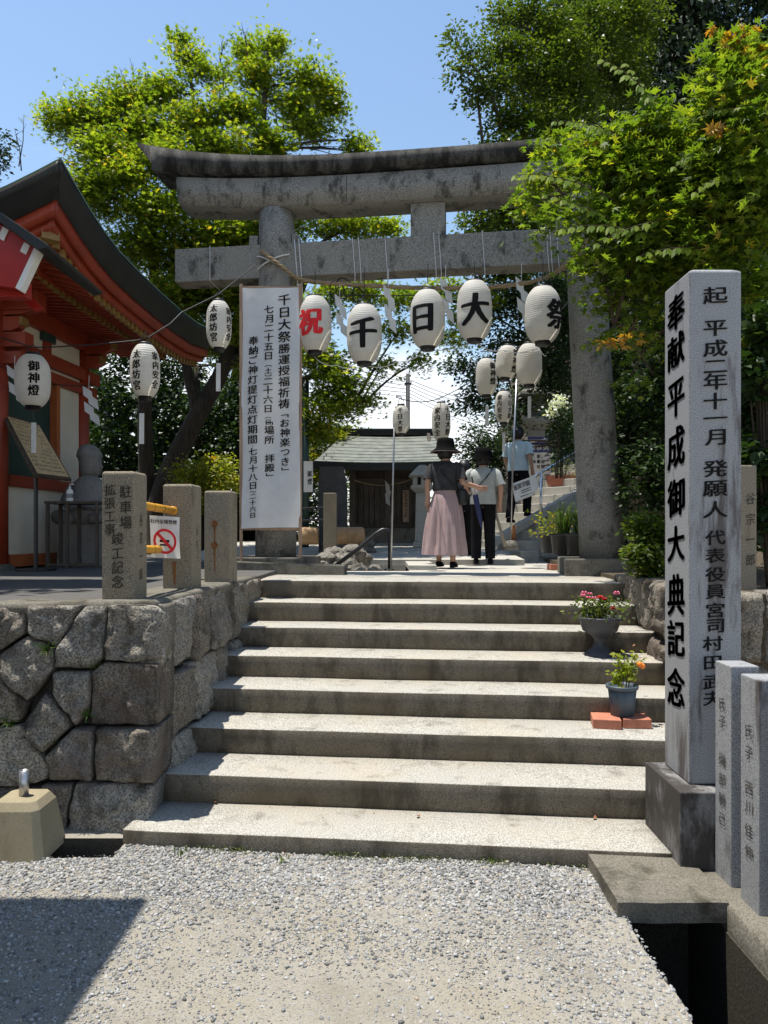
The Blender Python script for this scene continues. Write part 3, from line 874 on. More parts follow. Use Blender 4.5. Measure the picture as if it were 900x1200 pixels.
def ws(v, z, d):                                     # side face along the stairs; v = distance along y
    t = (v - 4.12) / 2.6
    base = Vector((-1.285 + 0.115 * t, v, z))
    return base + Vector((d + 0.03 * (1 - z / 1.24), -0.05 * d, 0))
side_stones = []
for z0, z1, cuts in ((0.80, 1.235, [4.10, 4.36, 4.86, 5.2, 5.75, 6.2, 6.72]), (0.42, 0.785, [4.38, 4.8, 5.35, 5.8, 6.3, 6.72]), (0.02, 0.405, [4.34, 4.95, 5.5, 6.0])):
    for a, b2 in zip(cuts[:-1], cuts[1:]):
        j = lambda: random.uniform(-.04, .04)
        side_stones.append([(a + .012, z0 + j() * .6), (b2 - .012, z0 + j() * .6), (b2 - .012 + j(), min(z1 + j() * .4, 1.236)), (a + .012 + j() * .5, min(z1 + j() * .4, 1.236))])
for i, p in enumerate(side_stones):
    rock_piece(p, ws, 0.03, 70 + i, amp=0.02, depth=0.14, parent=wall)
# coping on top, a pale worn mortar edge
mb = MB(); rs = []
for k in range(31):
    t = k / 30; y = 4.13 + t * 2.6; xr = -1.275 + 0.115 * t + 0.012 * noise.noise(Vector((y * 5, 0, 1)))
    z = TERR + 0.012 + 0.008 * noise.noise(Vector((y * 7, 3, 1)))
    rs.append([(xr - .42, y, TERR - .05), (xr, y, TERR - .05), (xr + .004, y, z - .012), (xr - .02, y, z), (xr - .40, y, z - 0.004), (xr - .42, y, TERR - .0)])
mb.rings(rs); mb.build('coping', KERB, wall, smooth=R(40), world=True)
mb = MB(); rs = []
for k in range(41):
    x = -6 + k * 4.32 / 40
    y = 4.10 + 0.02 * (x + 1.2) + 0.015 * noise.noise(Vector((x * 4, 0, 5)))
    z = TERR + .006 + .008 * noise.noise(Vector((x * 6, 1, 5)))
    rs.append([(x, y + .3, TERR - .05), (x, y, TERR - .05), (x, y + .004, z - .015), (x, y + .03, z), (x, y + .3, z - .004)])
mb.rings(rs); mb.build('coping', KERB, wall, smooth=R(40), world=True)
# grass tufts in the joints
for (px, py, n, h) in [(57, 762, 26, .07), (15, 848, 24, .08), (104, 838, 18, .06), (62, 868, 12, .05), (110, 783, 10, .05)]:
    p = W(px, py, WD - 0.05)
    t = tuft('weed', 'bright grass tuft growing from a joint in the retaining wall', p, n, h, .02, L_GRASS, group='weeds in the wall joints', lean=1.2)
    t.rotation_euler = (R(60), 0, 0)

# right-hand bed wall, beside the upper steps and behind the monument
rw = thing('bed_wall', 'low rough stone wall holding the planting bed right of the stairs', 'stone wall', (2.1, 5.5, 0.2))
def wr(v, z, d):
    t = (v - 4.75) / 2.3
    return Vector((1.985 + 0.20 * t - d - 0.03 * (1 - z), v, z))
for z0, z1, cuts in ((0.86, 1.27, [4.78, 5.25, 5.72, 6.3, 6.9]), (0.42, 0.85, [4.78, 5.1, 5.6, 6.2, 6.8])):
    for a, b2 in zip(cuts[:-1], cuts[1:]):
        j = lambda: random.uniform(-.05, .05)
        rock_piece([(a + .012, z0 + j() * .6), (b2 - .012, z0 + j() * .6), (b2 - .012 + j(), z1 + j() * .5), (a + .012, z1 + j() * .5)], wr, 0.05, 110 + a * 3 + z0, amp=0.025, depth=.15, parent=rw)
def wr2(u, z, d): return Vector((u, 4.76 - d, z))
for z0, z1, cuts in ((0.80, 1.25, [2.0, 2.42, 2.95, 3.5, 4.1]), (0.36, 0.785, [2.0, 2.6, 3.1, 3.8, 4.2]), (-.05, .345, [2.0, 2.3, 2.9, 3.5, 4.2])):
    for a, b2 in zip(cuts[:-1], cuts[1:]):
        j = lambda: random.uniform(-.04, .04)
        rock_piece([(a + .012, z0 + j() * .6), (b2 - .012, z0 + j() * .6), (b2 - .012 + j(), z1 + j() * .5), (a + .012, z1 + j() * .5)], wr2, 0.05, 150 + a * 3 + z0, amp=0.025, depth=.15, parent=rw)
mb = MB(); mb.hexa([(2.02, 4.80, -.1), (4.4, 4.80, -.1), (4.4, 5.2, -.1), (2.02, 5.2, -.1)], [(2.05, 4.82, 1.2), (4.4, 4.82, 1.2), (4.4, 5.2, 1.2), (2.05, 5.2, 1.2)])
mb.build('backing', MORTAR, rw, world=True)

# slab over the drain and kerb with donor posts
mb = MB(); rs = []
for k in range(13):
    x = 0.995 + 0.475 * k / 12; j = .012 * noise.noise(Vector((x * 9, 2, 2)))
    rs.append([(x, 3.165 + j, -0.035), (x, 3.165 + j, 0.052), (x, 3.178 + j, 0.062 + j * .3), (x, 3.62 - (x - 1) * .12, 0.066), (x, 3.72, -0.035)])
mb.rings(rs)
tag(mb.build('drain_slab', KERB, smooth=False, bevel=0), 'weathered concrete slab bridging the open drain below the monument', 'slab')
mb = MB(); rs = []
for k in range(40):
    y = -0.8 + k * 4.3 / 39; j = .008 * noise.noise(Vector((1, y * 6, 2)))
    rs.append([(1.462 + j, y, -0.25), (1.462 + j, y, 0.035), (1.475 + j, y, 0.048), (1.74, y, 0.052), (1.78, y, -0.25)])
mb.rings(rs)
tag(mb.build('drain_kerb', KERB, smooth=R(40)), 'mossy concrete kerb along the drain carrying the donor posts', 'kerb')

def donor_post(y0, name_text, label, h=1.035):
    t = thing('donor_post', label, 'stone post', (1.61, y0 + .08, 0.05), 0, 'granite donor posts on the kerb')
    mb = MB(); mb.box(-.064, .064, -.08, .08, -.05, h - .05)
    mb.build('shaft', GRAN, t, bevel=.006)
    if name_text:
        it = []
        for c, z in name_text: it.append((c, 0, z, .075, .062))
        lettering(it, lambda u, v: (-.0675, -u, v), INKF, 'inscription', t, .004, .08)
    return t
donor_post(3.307, [('氏', .80), ('子', .72), ('磯', .545), ('部', .455), ('勝', .365), ('己', .275)], 'grey granite donor post nearest the monument plinth')
donor_post(3.06, [('氏', .74), ('子', .65), ('西', .50), ('川', .42), ('佳', .32), ('伸', .23)], 'grey granite donor post second from the monument plinth', 1.02)
donor_post(2.80, None, 'grey granite donor post third from the monument plinth', 1.03)
donor_post(2.55, None, 'grey granite donor post fourth from the monument plinth', 1.03)

# ================================================================ the tall inscribed monument
mo = thing('stone_monument', 'tall pale granite monument with black carved characters on a stained plinth', 'monument', (1.60, 3.72, 0.06))
mb = MB(); mb.box(1.388, 1.83, 3.48, 3.95, -0.02, 0.414); mb.build('plinth', PLINTH, mo, bevel=.008, world=True)
CX0, CX1, CY0, CY1, CZ = 1.474, 1.727, 3.587, 3.90, 2.895
mb = MB()
b0 = [(CX0, CY0), (CX1, CY0), (CX1, CY1), (CX0, CY1)]
ins = [(CX0 + .03, CY0 + .03), (CX1 - .03, CY0 + .03), (CX1 - .03, CY1 - .03), (CX0 + .03, CY1 - .03)]
mb.rings([[(x, y, .416) for x, y in b0], [(x, y, CZ) for x, y in b0], [(x, y, CZ + .018) for x, y in ins]])
mb.build('shaft', GRAN, mo, bevel=.008, world=True)
dz = lambda py, d: EYE + (HY - py) * d / F
left = [('奉', 366), ('献', 411), ('平', 466), ('成', 524), ('御', 583), ('大', 637), ('典', 697), ('記', 748), ('念', 806)]
lettering([(c, 0, dz(y, 3.745), .225, h) for (c, y), h in zip(left, (.185, .175, .205, .215, .20, .19, .22, .195, .205))], lambda u, v: (CX0 - .003, 3.745 - u, v), INK, 'inscription', mo, .022, .12, world=True)
frt = [('起', 346), ('平', 384), ('成', 408), ('二', 429), ('年', 447), ('十', 470), ('一', 490), ('月', 512), ('発', 549), ('願', 572), ('人', 597), ('代', 630), ('表', 651), ('役', 673), ('員', 693), ('宮', 715), ('司', 733), ('村', 754), ('田', 776), ('武', 799), ('夫', 818)]
def fx(y): return (838 - CX) * 3.587 / F if y < 740 else (835 - CX) * 3.587 / F
lettering([(c, fx(y), dz(y, 3.585), .122 if y < 620 else .100, .086 if y < 620 else .076) for c, y in frt], lambda u, v: (u, CY0 - .003, v), INK, 'inscription', mo, .012, .08, world=True)

# ================================================================ torii
TA = R(7.9)
tp = Vector((0.555, 8.25, LAND))
to = thing('stone_torii', 'weathered grey granite shrine gate with curved blackened top beam', 'torii gate', tp, -TA)
def pillar(xb, xt, r0, r1, z1):
    mb = MB(); rs = []
    for k in range(9):
        t = k / 8; r = r0 + (r1 - r0) * t; x = xb + (xt - xb) * t
        rs.append([(x + r * math.cos(a), r * math.sin(a), 0.17 + (z1 - .17) * t) for a in [2 * math.pi * i / 28 for i in range(28)]])
    mb.rings(rs)
    mb.build('pillar', TORII, to, smooth=R(50))
pillar(-1.81, -1.80, .235, .20, 5.30 - LAND)
pillar(1.81, 1.60, .235, .195, 5.30 - LAND)
for x in (-1.81, 1.81):
    mb = MB(); mb.box(x - .43, x + .43, -.43, .43, -.08, .175); mb.build('base_stone', KERB, to, bevel=.015)
mb = MB(); mb.box(-2.97, 2.75, -.13, .13, 4.525 - LAND, 4.905 - LAND); mb.build('tie_beam', TORII, to, bevel=.012)
mb = MB(); mb.box(-.27 + .02, .11 + .02, -.11, .11, 4.908 - LAND, 5.275 - LAND); mb.build('centre_strut', TORII, to, bevel=.01)
for x in (-1.80, 1.62):
    for s in (-1, 1):
        mb = MB(); xx = x + s * .25
        mb.hexa([(xx - .05, -.09, 4.906 - LAND), (xx + .05, -.09, 4.906 - LAND), (xx + .05, .09, 4.906 - LAND), (xx - .05, .09, 4.906 - LAND)],
                [(xx - .05 + s * .0, -.08, 5.03 - LAND), (xx + .05 * (1 if s < 0 else .2), -.08, 5.03 - LAND), (xx + .05 * (1 if s < 0 else .2), .08, 5.03 - LAND), (xx - .05, .08, 5.03 - LAND)])
        mb.build('wedge', TORII, to, bevel=.006)
def curve_beam(name, x0, x1, hw, zf, tf, mat, slant=0.0, hwt=None):
    mb = MB(); rs = []; n = 36; hwt = hwt or hw
    for k in range(n + 1):
        t = k / n; x = x0 + (x1 - x0) * t
        e = abs(2 * t - 1)
        zb = zf(e); th = tf(e); sl = slant * (1 if t > .5 else -1) * (1 if k in (0, n) else 0)
        rs.append([(x - sl * 1.0, -hw, zb), (x - sl * 1.0, hw, zb), (x + 0, hwt, zb + th), (x, 0, zb + th + .035), (x, -hwt, zb + th)])
    mb.rings(rs)
    return mb.build(name, mat, to, smooth=R(35), bevel=0)
c0 = 5.28 - LAND
curve_beam('upper_beam', -2.93, 2.80, .19, lambda e: c0 + .11 * e ** 3, lambda e: .315, TORII, .03)
curve_beam('top_beam', -3.38, 3.26, .235, lambda e: c0 + .352 + .17 * e ** 3, lambda e: .155 + .13 * e ** 3, TOPST, .22, .27)
for x in (-.95, 1.05):                                # open joints between the beam stones
    mb = MB(); mb.box(x - .004, x + .004, -.1915, -.18, c0 + .02, c0 + .30); mb.build('joint', INKF, to)
# ================================================================ rope, paper streamers and lanterns on the gate
def TW(px, py, off=0.0):
    """point on the torii's front plane (off metres towards the camera) seen at px, py"""
    k = (px - CX) / F; t = math.tan(TA)
    d = (tp.y + t * tp.x - off) / (1 + t * k)
    return W(px, py, d)
ro = thing('straw_rope', 'brown twisted straw rope sagging between the gate pillars', 'rope', TW(500, 325, .1))
def twist(pts, r, mat, parent, name):
    mb = MB(); n = len(pts)
    for ph in (0, 2.09, 4.19):
        q = []
        for i, p in enumerate(pts):
            p = Vector(p); t = (Vector(pts[min(i + 1, n - 1)]) - Vector(pts[max(i - 1, 0)])).normalized()
            s = t.cross(Vector((0, 1, 0))).normalized(); u = s.cross(t)
            a = ph + i * 0.9
            q.append(p + (s * math.cos(a) + u * math.sin(a)) * r * .55)
        mb.tube(q, r * .62, 6)
    return mb.build(name, mat, parent, smooth=True, world=True)
path = []
key = [TW(303, 292, .26), TW(330, 312, .30), TW(352, 330, .22), TW(420, 334, .2), TW(500, 338, .2), TW(580, 337, .2), TW(640, 328, .2), TW(670, 305, .24), TW(694, 275, .26)]
for a, b2 in zip(key[:-1], key[1:]):
    for k in range(10): path.append(a.lerp(b2, k / 10))
path = [sum((path[max(0, min(len(path) - 1, i + k))] for k in range(-4, 5)), Vector()) / 9 for i in range(len(path))]
twist(path, .022, ROPE, ro, 'strand')
# rope wound about the left pillar
mb = MB(); c = to.matrix_world
lp = Vector((tp.x - 1.805 * math.cos(TA), tp.y + 1.805 * math.sin(TA), 0))
for z, tl in ((4.70, .10), (4.66, -.12)):
    mb.tube([lp + Vector((.225 * math.cos(a), .225 * math.sin(a), z + tl * math.cos(a))) for a in [i * 6.283 / 24 for i in range(25)]], .009, 5)
mb.build('lashing', STRING, ro, smooth=True, world=True)
mb = MB()
for i in range(46):
    a = random.random() * 6.283; s = random.random() ** .5
    p = TW(497, 338, .22); q = p + Vector((-.10 + .06 * math.cos(a) * s, .05 * math.sin(a) * s, -.44 - .06 * random.random()))
    mb.tube([p, p.lerp(q, .4) + Vector((.02 * math.cos(a) * s, .03 * math.sin(a), 0)), q], [.006, .007, .004], 4)
mb.build('tassel', ROPE, ro, world=True)

def shide(px, py, d, w, h, label, tilt=0.0, off=None):
    p = TW(px, py, .22) if off is None else W(px, py, d)
    t = thing('paper_streamer', label, 'paper streamer', p, tilt, 'zigzag paper streamers')
    mb = MB(); s = h / 3.6; z = 0.0
    for k in range(4):                                   # folded lightning strip: panels alternate left and right and overlap
        x = w * (.02 + .30 * (k % 2) - .15) + w * .05 * k; ww = w * .30; dz_ = w * .22; yy = .010 * (k % 2)
        mb.add([(x - ww, yy, z + dz_), (x + ww, yy + .02, z - dz_), (x + ww + w * .08, yy + .03, z - s * 1.02 - dz_), (x - ww + w * .08, yy - .012, z - s * 1.02 + dz_)], [(0, 1, 2, 3)])
        z -= s * .80
    mb.build('folded_paper', SHIDE, t)
    mb = MB(); mb.tube([(0, 0, -.02), (0.004, 0, h * .35)], .003, 4); mb.build('string', STRING, t)
    return t
shide(398, 347, 8, .13, .45, 'white zigzag paper streamer between the red and first black lantern')
shide(455, 334, 8, .13, .52, 'white zigzag paper streamer over the small wooden shrine')
shide(522, 328, 8, .14, .46, 'white zigzag paper streamer right of the rope tassel')
shide(611, 327, 8, .15, .50, 'white zigzag paper streamer beside the lantern near the right pillar')

def lprof(r, h, n=18):
    """half outline of a barrel paper lantern, z from 0 (bottom) to h"""
    out = []
    for i in range(n + 1):
        t = -1 + 2 * i / n
        rr = r * (1 - abs(t) ** 3.6 * .46) * (1 - .03 * t * t)
        out.append((rr, h * (i / n)))
    return out
def lrad(r, h, z):
    t = max(-1, min(1, 2 * z / h - 1))
    return r * (1 - abs(t) ** 3.6 * .46) * (1 - .03 * t * t)
def lantern(p_bot, r, h, texts, label, group, hang=0.25, slip=None, tilt=(0, 0), capr=.46, hooks=True, rz=0.0, bold=.03):
    """texts: (string, angle deg from camera-facing, char size, pitch, top fraction, ink)"""
    t = thing('paper_lantern', label, 'lantern', p_bot, rz, group)
    t.rotation_euler = (tilt[0], tilt[1], rz)
    mb = MB()
    nz, n = 44, 36; rs = []
    for i in range(nz + 1):
        z = h * i / nz
        q = lrad(r, h, z) * (1 + (.006 if i % 2 else -.006)) * (1 + .008 * noise.noise(Vector((z * 9, p_bot[0] * 5, 1))))
        rs.append([(q * math.cos(2 * math.pi * k / n), q * math.sin(2 * math.pi * k / n), z) for k in range(n)])
    mb.rings(rs, cap=False)
    mb.build('paper_body', PAPER, t, smooth=True)
    mb = MB(); mb.lathe([(r * .40, -.001), (r * .44, .006), (r * .44, .02), (r * .42, -.03), (r * .30, -.032)], n=24, cap=False)
    mb.lathe([(r * .40, .012), (r * .42, -.032), (r * .36, -.036)], n=24); mb.build('bottom_ring', BLACK, t, smooth=R(40))
    mb = MB(); mb.lathe([(r * .44, h - .02), (r * .45, h + .018), (r * .36, h + .026)], n=24); mb.build('top_ring', BLACK, t, smooth=R(40))
    mb = MB()
    if hooks:
        mb.tube([(-r * .4, 0, h + .01), (-r * .28, 0, h + .07), (0, 0, h + .10), (r * .28, 0, h + .07), (r * .4, 0, h + .01)], .0035, 5)
    mb.tube([(0, 0, h + .10 if hooks else h), (0.004, 0, h + hang)], .004, 5)
    mb.build('hanger', WIRE, t)
    for s, ang, size, pitch, top, ink in texts:
        items = column(s, 0, h * top, size, pitch, .98)
        a0 = R(ang) - math.pi / 2
        def mp(u, v, a0=a0):
            q = lrad(r, h, v) * 1.012 + .002
            a = a0 + u / max(r, 1e-3)
            return (q * math.cos(a), q * math.sin(a), v)
        lettering(items, mp, ink, 'lettering', t, bold, .08, cut=max(.02, r * .22))
    if slip:
        mb = MB(); mb.tube([(0, 0, -.03), (slip * .3, 0, -.14)], .003, 4); mb.build('cord', WIRE, t)
        mb = MB(); mb.hexa([(slip * .3 - .02, -.004, -.40), (slip * .3 + .02, -.004, -.40), (slip * .3 + .02, .004, -.40), (slip * .3 - .02, .004, -.40)],
                           [(slip * .3 - .018, -.003, -.14), (slip * .3 + .022, -.003, -.14), (slip * .3 + .022, .003, -.14), (slip * .3 - .018, .003, -.14)])
        mb.build('prayer_slip', SHIDE, t)
    return t
GL = 'large paper lanterns hung from the gate'
def gate_lantern(px, pyt, pyb, wpx, txt, ang, ink, label, size=.34, frac=.74):
    p = TW(px, pyb, .30)
    d = p.y; h = (pyb - pyt) * d / F; r = wpx * d / F / 2
    ztop = 4.53
    lantern(p, r, h, [(txt, ang, size, size, frac, ink)], label, GL, hang=max(.12, ztop - p.z - h))
gate_lantern(369, 349, 412, 39, '祝', -14, INKR, 'large white paper lantern with a red character beside the banner', .30, .74)
gate_lantern(427, 359, 425, 41, '千', -4, INK, 'large white paper lantern with a black character, second from the banner')
gate_lantern(501, 342, 407, 41, '日', -22, INK, 'large white paper lantern with a black box shaped character beside the rope tassel', .33)
gate_lantern(556, 331, 398, 41, '大', -4, INK, 'large white paper lantern with a black character, hung highest under the beam')
gate_lantern(636, 338, 401, 42, '祭', 48, INK, 'large white paper lantern with its black character turned towards the right pillar', .32)
# tie strings round the gate beam and under the lanterns
def strand(name, mbx, mat, label, cat, group):
    return tag(mbx.build(name, mat, smooth=True), label, cat, group)
for px in (413, 420, 451, 508, 514, 565, 640, 644, 652):
    mb = MB(); z0, z1 = 4.51, 4.92
    a = TW(px, 300, .14); b2 = TW(px + 3, 300, .14)
    mb.tube([Vector((a.x + .03, a.y + .28, z0)), Vector((a.x + .03, a.y + .28, z1)), Vector((a.x, a.y, z1)), Vector((b2.x, b2.y, z0)), Vector((b2.x, b2.y - .05, 4.36))], .004, 4)
    strand('white_string', mb, STRING, 'thin white string looped over the stone gate beam above the lanterns', 'string', 'white strings over the gate beam')
for px in (345, 350):
    mb = MB(); a = TW(px, 280, .2); mb.tube([a, a + Vector((.03, 0, -.4)), a + Vector((.05, -.02, -.72))], .005, 4)
    strand('white_string', mb, STRING, 'loose white string end hanging from the left pillar lashing', 'string', 'loose string ends at the left pillar')
mb = MB(); a = TW(246, 298, .145); mb.tube([Vector((a.x, a.y, 4.91)), Vector((a.x, a.y, 4.52)), Vector((a.x + .05, a.y + .28, 4.50))], .004, 4)
strand('white_string', mb, STRING, 'single white string around the free left end of the gate beam', 'string', None)
mb = MB()
kp = [TW(368, 418, .28), TW(395, 428, .28), TW(428, 428, .28), TW(465, 424, .28), TW(500, 410, .28), TW(556, 400, .28), TW(590, 411, .28), TW(632, 407, .28), TW(642, 416, .28)]
pth = []
for a, b2 in zip(kp[:-1], kp[1:]): pth += sag(a, b2, .04, 6)[:-1]
mb.tube(pth, .004, 4)
strand('pale_cord', mb, STRING, 'thin pale cord joining the bottoms of the gate lanterns', 'cord', None)
for k, (px, py, s) in enumerate(((395, 340, .16), (420, 345, .13), (404, 338, .2))):
    c = TW(px, py, .16); mb = MB()
    mb.tube([c + Vector((s * .5 * math.cos(a), .06 * math.sin(a * 2), s * .55 * math.sin(a))) for a in [i * 6.283 / 16 for i in range(17)]], .007, 5)
    strand('cable_loop', mb, WIRE, 'black loop of spare lamp cable under the gate beam', 'cable', 'cable loops under the gate beam')
mb = MB(); mb.tube(sag(TW(385, 345, .16), TW(640, 335, .16), .05, 20), .006, 5)
strand('electric_cable', mb, WIRE, 'long black lamp cable running under the gate beam', 'cable', None)

SLN = 'small paper lanterns on strung wires'
def small_lantern(px, pyt, pyb, wpx, d, texts, label, slip=None, hang=.15, tilt=(0, 0), hooks=True):
    p = W(px, pyb, d); h = (pyb - pyt) * d / F; r = wpx * d / F / 2
    return lantern(p, r, h, [(s, a, h * f, h * f * 1.08, top, INK) for s, a, f, top in texts], label, SLN, hang=hang, slip=slip, tilt=tilt, hooks=hooks, bold=.022)
small_lantern(38.5, 417, 476, 39, 6.35, [('御神燈', 28, .22, .86)], 'white lantern reading 御神燈 under the red shrine eaves', slip=0.02, hang=.10)
small_lantern(170, 405, 465, 34, 6.3, [('太郎坊宮', -18, .185, .88), ('家内安全', 62, .17, .86)], 'white lantern reading 太郎坊宮 and 家内安全 on the wire between shrine and gate', slip=-.10, hang=.12)
small_lantern(256.5, 354, 408, 29, 6.9, [('太郎坊宮', -14, .19, .9), ('家内安全', 66, .17, .86)], 'white lantern reading 太郎坊宮 close beside the cloth banner', slip=-.02, hang=.12)
small_lantern(470, 476, 508, 20, 8.85, [('千日大祭', -8, .21, .92)], 'shaded lantern reading 千日大祭 on the thin pole before the wooden shrine', hang=.08)
small_lantern(517, 473, 516, 22, 10.4, [('家内安全', -30, .185, .88), ('千日大祭', 42, .19, .92)], 'white lantern with two columns of characters above the woman in the pink skirt', hang=.09)
small_lantern(570, 421, 463, 25, 9.6, [('御神燈', 30, .2, .88)], 'white lantern reading 御神燈 hanging over the side stairs', slip=.02, hang=.1)
small_lantern(592, 406, 443, 26, 9.2, [('御神燈', 40, .24, .9)], 'tilted white lantern overlapping a blank lantern above the side stairs', hang=.1, tilt=(0, R(6)))
small_lantern(620, 404, 451, 30, 9.0, [], 'blank white lantern with its slip hanging above the blue direction sign', slip=.01, hang=.1)
small_lantern(590, 459, 495, 20, 10.3, [('家内安全', -38, .19, .88), ('千日大祭', 40, .19, .9)], 'small white lantern with two columns of characters beside the leaning steel pole', slip=.01, hang=.1)
for pts, lab in (([W(-60, 372, 6.2), W(0, 395, 6.3), W(38, 407, 6.35), W(57, 407, 6.4), W(110, 404, 6.35), W(160, 399, 6.3), W(173, 396, 6.3), W(200, 379, 6.5), W(213, 366, 6.7), W(256, 345, 6.9), W(300, 310, 8.15)], 'dark wire carrying lanterns from the vermilion hall to the gate'),
                 (sag(W(463, 465, 8.85), W(517, 466, 10.4), .06), 'dark wire between the thin pole and the lantern above the woman'),
                 (sag(W(517, 466, 10.4), W(690, 330, 9.0), .15), 'long dark wire rising from the lantern above the woman to the trees'),
                 (sag(W(563, 412, 9.6), W(650, 392, 9.0), .05), 'short dark wire carrying the three crowded lanterns'),
                 ([W(590, 450, 10.3), W(592, 436, 10.2), W(600, 418, 10)], 'short dark wire above the small lantern by the leaning pole')):
    mb = MB(); mb.tube(pts, .006, 5)
    strand('lantern_wire', mb, WIRE, lab, 'wire', 'lantern wires')

# ================================================================ cloth banner on two wooden poles
BD = 8.06
bn = thing('festival_banner', 'tall white cloth banner with three columns of black brush writing', 'banner', W(318, 664, BD), 0)
b0 = W(284, 337, BD); b1 = W(351, 619, BD)
def bsurf(x, z):
    t = (x - b0.x) / (b1.x - b0.x); s = (b0.z - z) / (b0.z - b1.z)
    return Vector((x + .012 * math.sin(s * 9) * 0.4 + .018 * s * (t - .5), BD + .010 * math.sin(t * 9 + s * 4) + .012 * math.sin(s * 11 + t * 2) - .012, z + .012 * math.sin(t * 3.14) * (s - .5) + .012 * (t - .5)))
mb = MB(); mb.grid(lambda u, v: bsurf(b0.x + (b1.x - b0.x) * u, b0.z + (b1.z - b0.z) * v), 16, 60)
mb.build('cloth', CLOTH, bn, smooth=True, world=True)
PXM = BD / F
def bcol(text, px, ys, pitch, size):
    u = (px - CX) * PXM
    return [(c, u, EYE + (HY - (ys + (i + .5) * pitch)) * PXM, min(size, pitch * 1.06) * PXM, min(size, pitch * .94) * PXM) for i, c in enumerate(text)]
items = bcol('千日大祭', 333, 344, 14.6, 15.5) + bcol('勝運授福祈祷', 333, 402.5, 12.9, 14) + bcol('﹁お神楽つき﹂', 334, 479, 11.4, 13)
items += bcol('七月二十五日', 315, 357, 11.0, 12) + bcol('︵土︶、', 315, 423, 8.0, 9.5) + bcol('二十六日', 315, 442, 10.6, 11.5) + bcol('︵日︶', 315, 484, 7.2, 9) + bcol('﹁場所　拝殿﹂', 316, 488, 11.0, 12.5)
items += bcol('奉納ご神灯提灯点灯期間', 297, 393, 11.6, 12) + bcol('：', 297, 518, 6, 9) + bcol('七月十八日', 297, 524, 10.0, 11.5) + bcol('〜', 297, 573, 7, 9) + bcol('二十六日', 297, 578, 7.4, 9.5)
lettering(items, lambda x, z: bsurf(x, z) + Vector((0, -.006, 0)), INK, 'lettering', bn, .012, .10, cut=.05, world=True)
for px in (282.5, 352):
    mb = MB(); x = (px - CX) * PXM
    mb.box(x - .016, x + .016, BD - .012, BD + .02, 1.24 if px < 300 else 1.22, EYE + (HY - 333) * PXM); mb.build('pole', POLEWOOD if px > 300 else POLEWOOD, bn, bevel=.003, world=True)
for py in (336, 620):
    mb = MB(); mb.box((283 - CX) * PXM, (351.5 - CX) * PXM, BD + .012, BD + .032, EYE + (HY - py) * PXM - .012, EYE + (HY - py) * PXM + .012); mb.build('crossbar', POLEWOOD, bn, world=True)

# low stone kerb in front of the left pillar
mb = MB(); a = G(277, 668, TERR - .02); 
mb.hexa([(-1.62, 8.02, 1.1), (-.42, 7.86, 1.1), (-.40, 8.06, 1.1), (-1.60, 8.25, 1.1)], [(-1.62, 8.02, 1.335), (-.42, 7.86, 1.30), (-.40, 8.06, 1.30), (-1.60, 8.25, 1.335)])
tag(mb.build('kerb_stone', KERB, bevel=.012), 'long low kerb stone under the foot of the cloth banner', 'kerb')

# ================================================================ granite rail posts on the left terrace
def rail_post(px, py, w, h, label, rz=-4.0):
    d = F * (EYE - TERR) / (py - HY)
    x = (px - CX) * d / F
    t = thing('rail_post', label, 'stone post', (x + w / 2, d + w / 2, TERR), R(rz), 'squat granite posts on the terrace edge')
    mb = MB(); rs = []
    b2 = [(-w / 2, -w / 2), (w / 2, -w / 2), (w / 2, w / 2), (-w / 2, w / 2)]
    mb.rings([[(x, y, -.01) for x, y in b2], [(x, y, h - .012) for x, y in b2], [(x * .9, y * .9, h) for x, y in b2]])
    mb.build('shaft', POST, t, bevel=.008)
    return t
p1 = rail_post(120, 705, .19, .745, 'squat granite post inscribed 駐車場拡張工事竣工記念 at the wall corner')
lettering(column('駐車場', .047, .672, .078, .088, .95) + column('拡張工事', -.045, .675, .072, .075, .95) + column('竣工記念', .0, .40, .078, .082, .95),
          lambda u, v: (u, -.098, v), INKF, 'inscription', p1, .006, .08)
lettering(column('谷宗一郎', .0, .52, .075, .105, .7), lambda u, v: (.098, u, v), INKF, 'inscription', p1, .002, .08)
p2 = rail_post(191.5, 692, .205, .73, 'granite post where the yellow rails end beside the no smoking sign')
lettering(column('谷宗一', .0, .45, .06, .09, .7), lambda u, v: (.1055, u, v), INKF, 'inscription', p2, .002, .08)
p3 = rail_post(240, 683.5, .21, .73, 'granite post with two rusty empty rail sockets')
for z in (.47, .30):
    mb = MB(); n = 14
    mb.rings([[(-.02 + r * math.cos(a), y, z + r * math.sin(a)) for a in [2 * math.pi * i / n for i in range(n)]] for r, y in ((.026, -.104), (.028, -.112), (.020, -.113), (.017, -.106))])
    mb.build('rail_socket', RUST, p3, smooth=R(40))
mb = MB()
for z, l in ((.47, .16), (.30, .22)):
    mb.add([(-.03, -.1065, z - .02), (-.012, -.1065, z - .02), (-.016, -.1065, z - l), (-.024, -.1065, z - l * .9)], [(0, 1, 2, 3)])
mb.build('rust_streak', RUST, p3)
mb = MB()
for z in (.40, .20):
    mb.add([(-.035, -.1045, z), (-.005, -.1045, z), (-.014, -.1045, z - .17), (-.026, -.1045, z - .15)], [(0, 1, 2, 3)])
mb.build('rust_streak', RUST, p2)
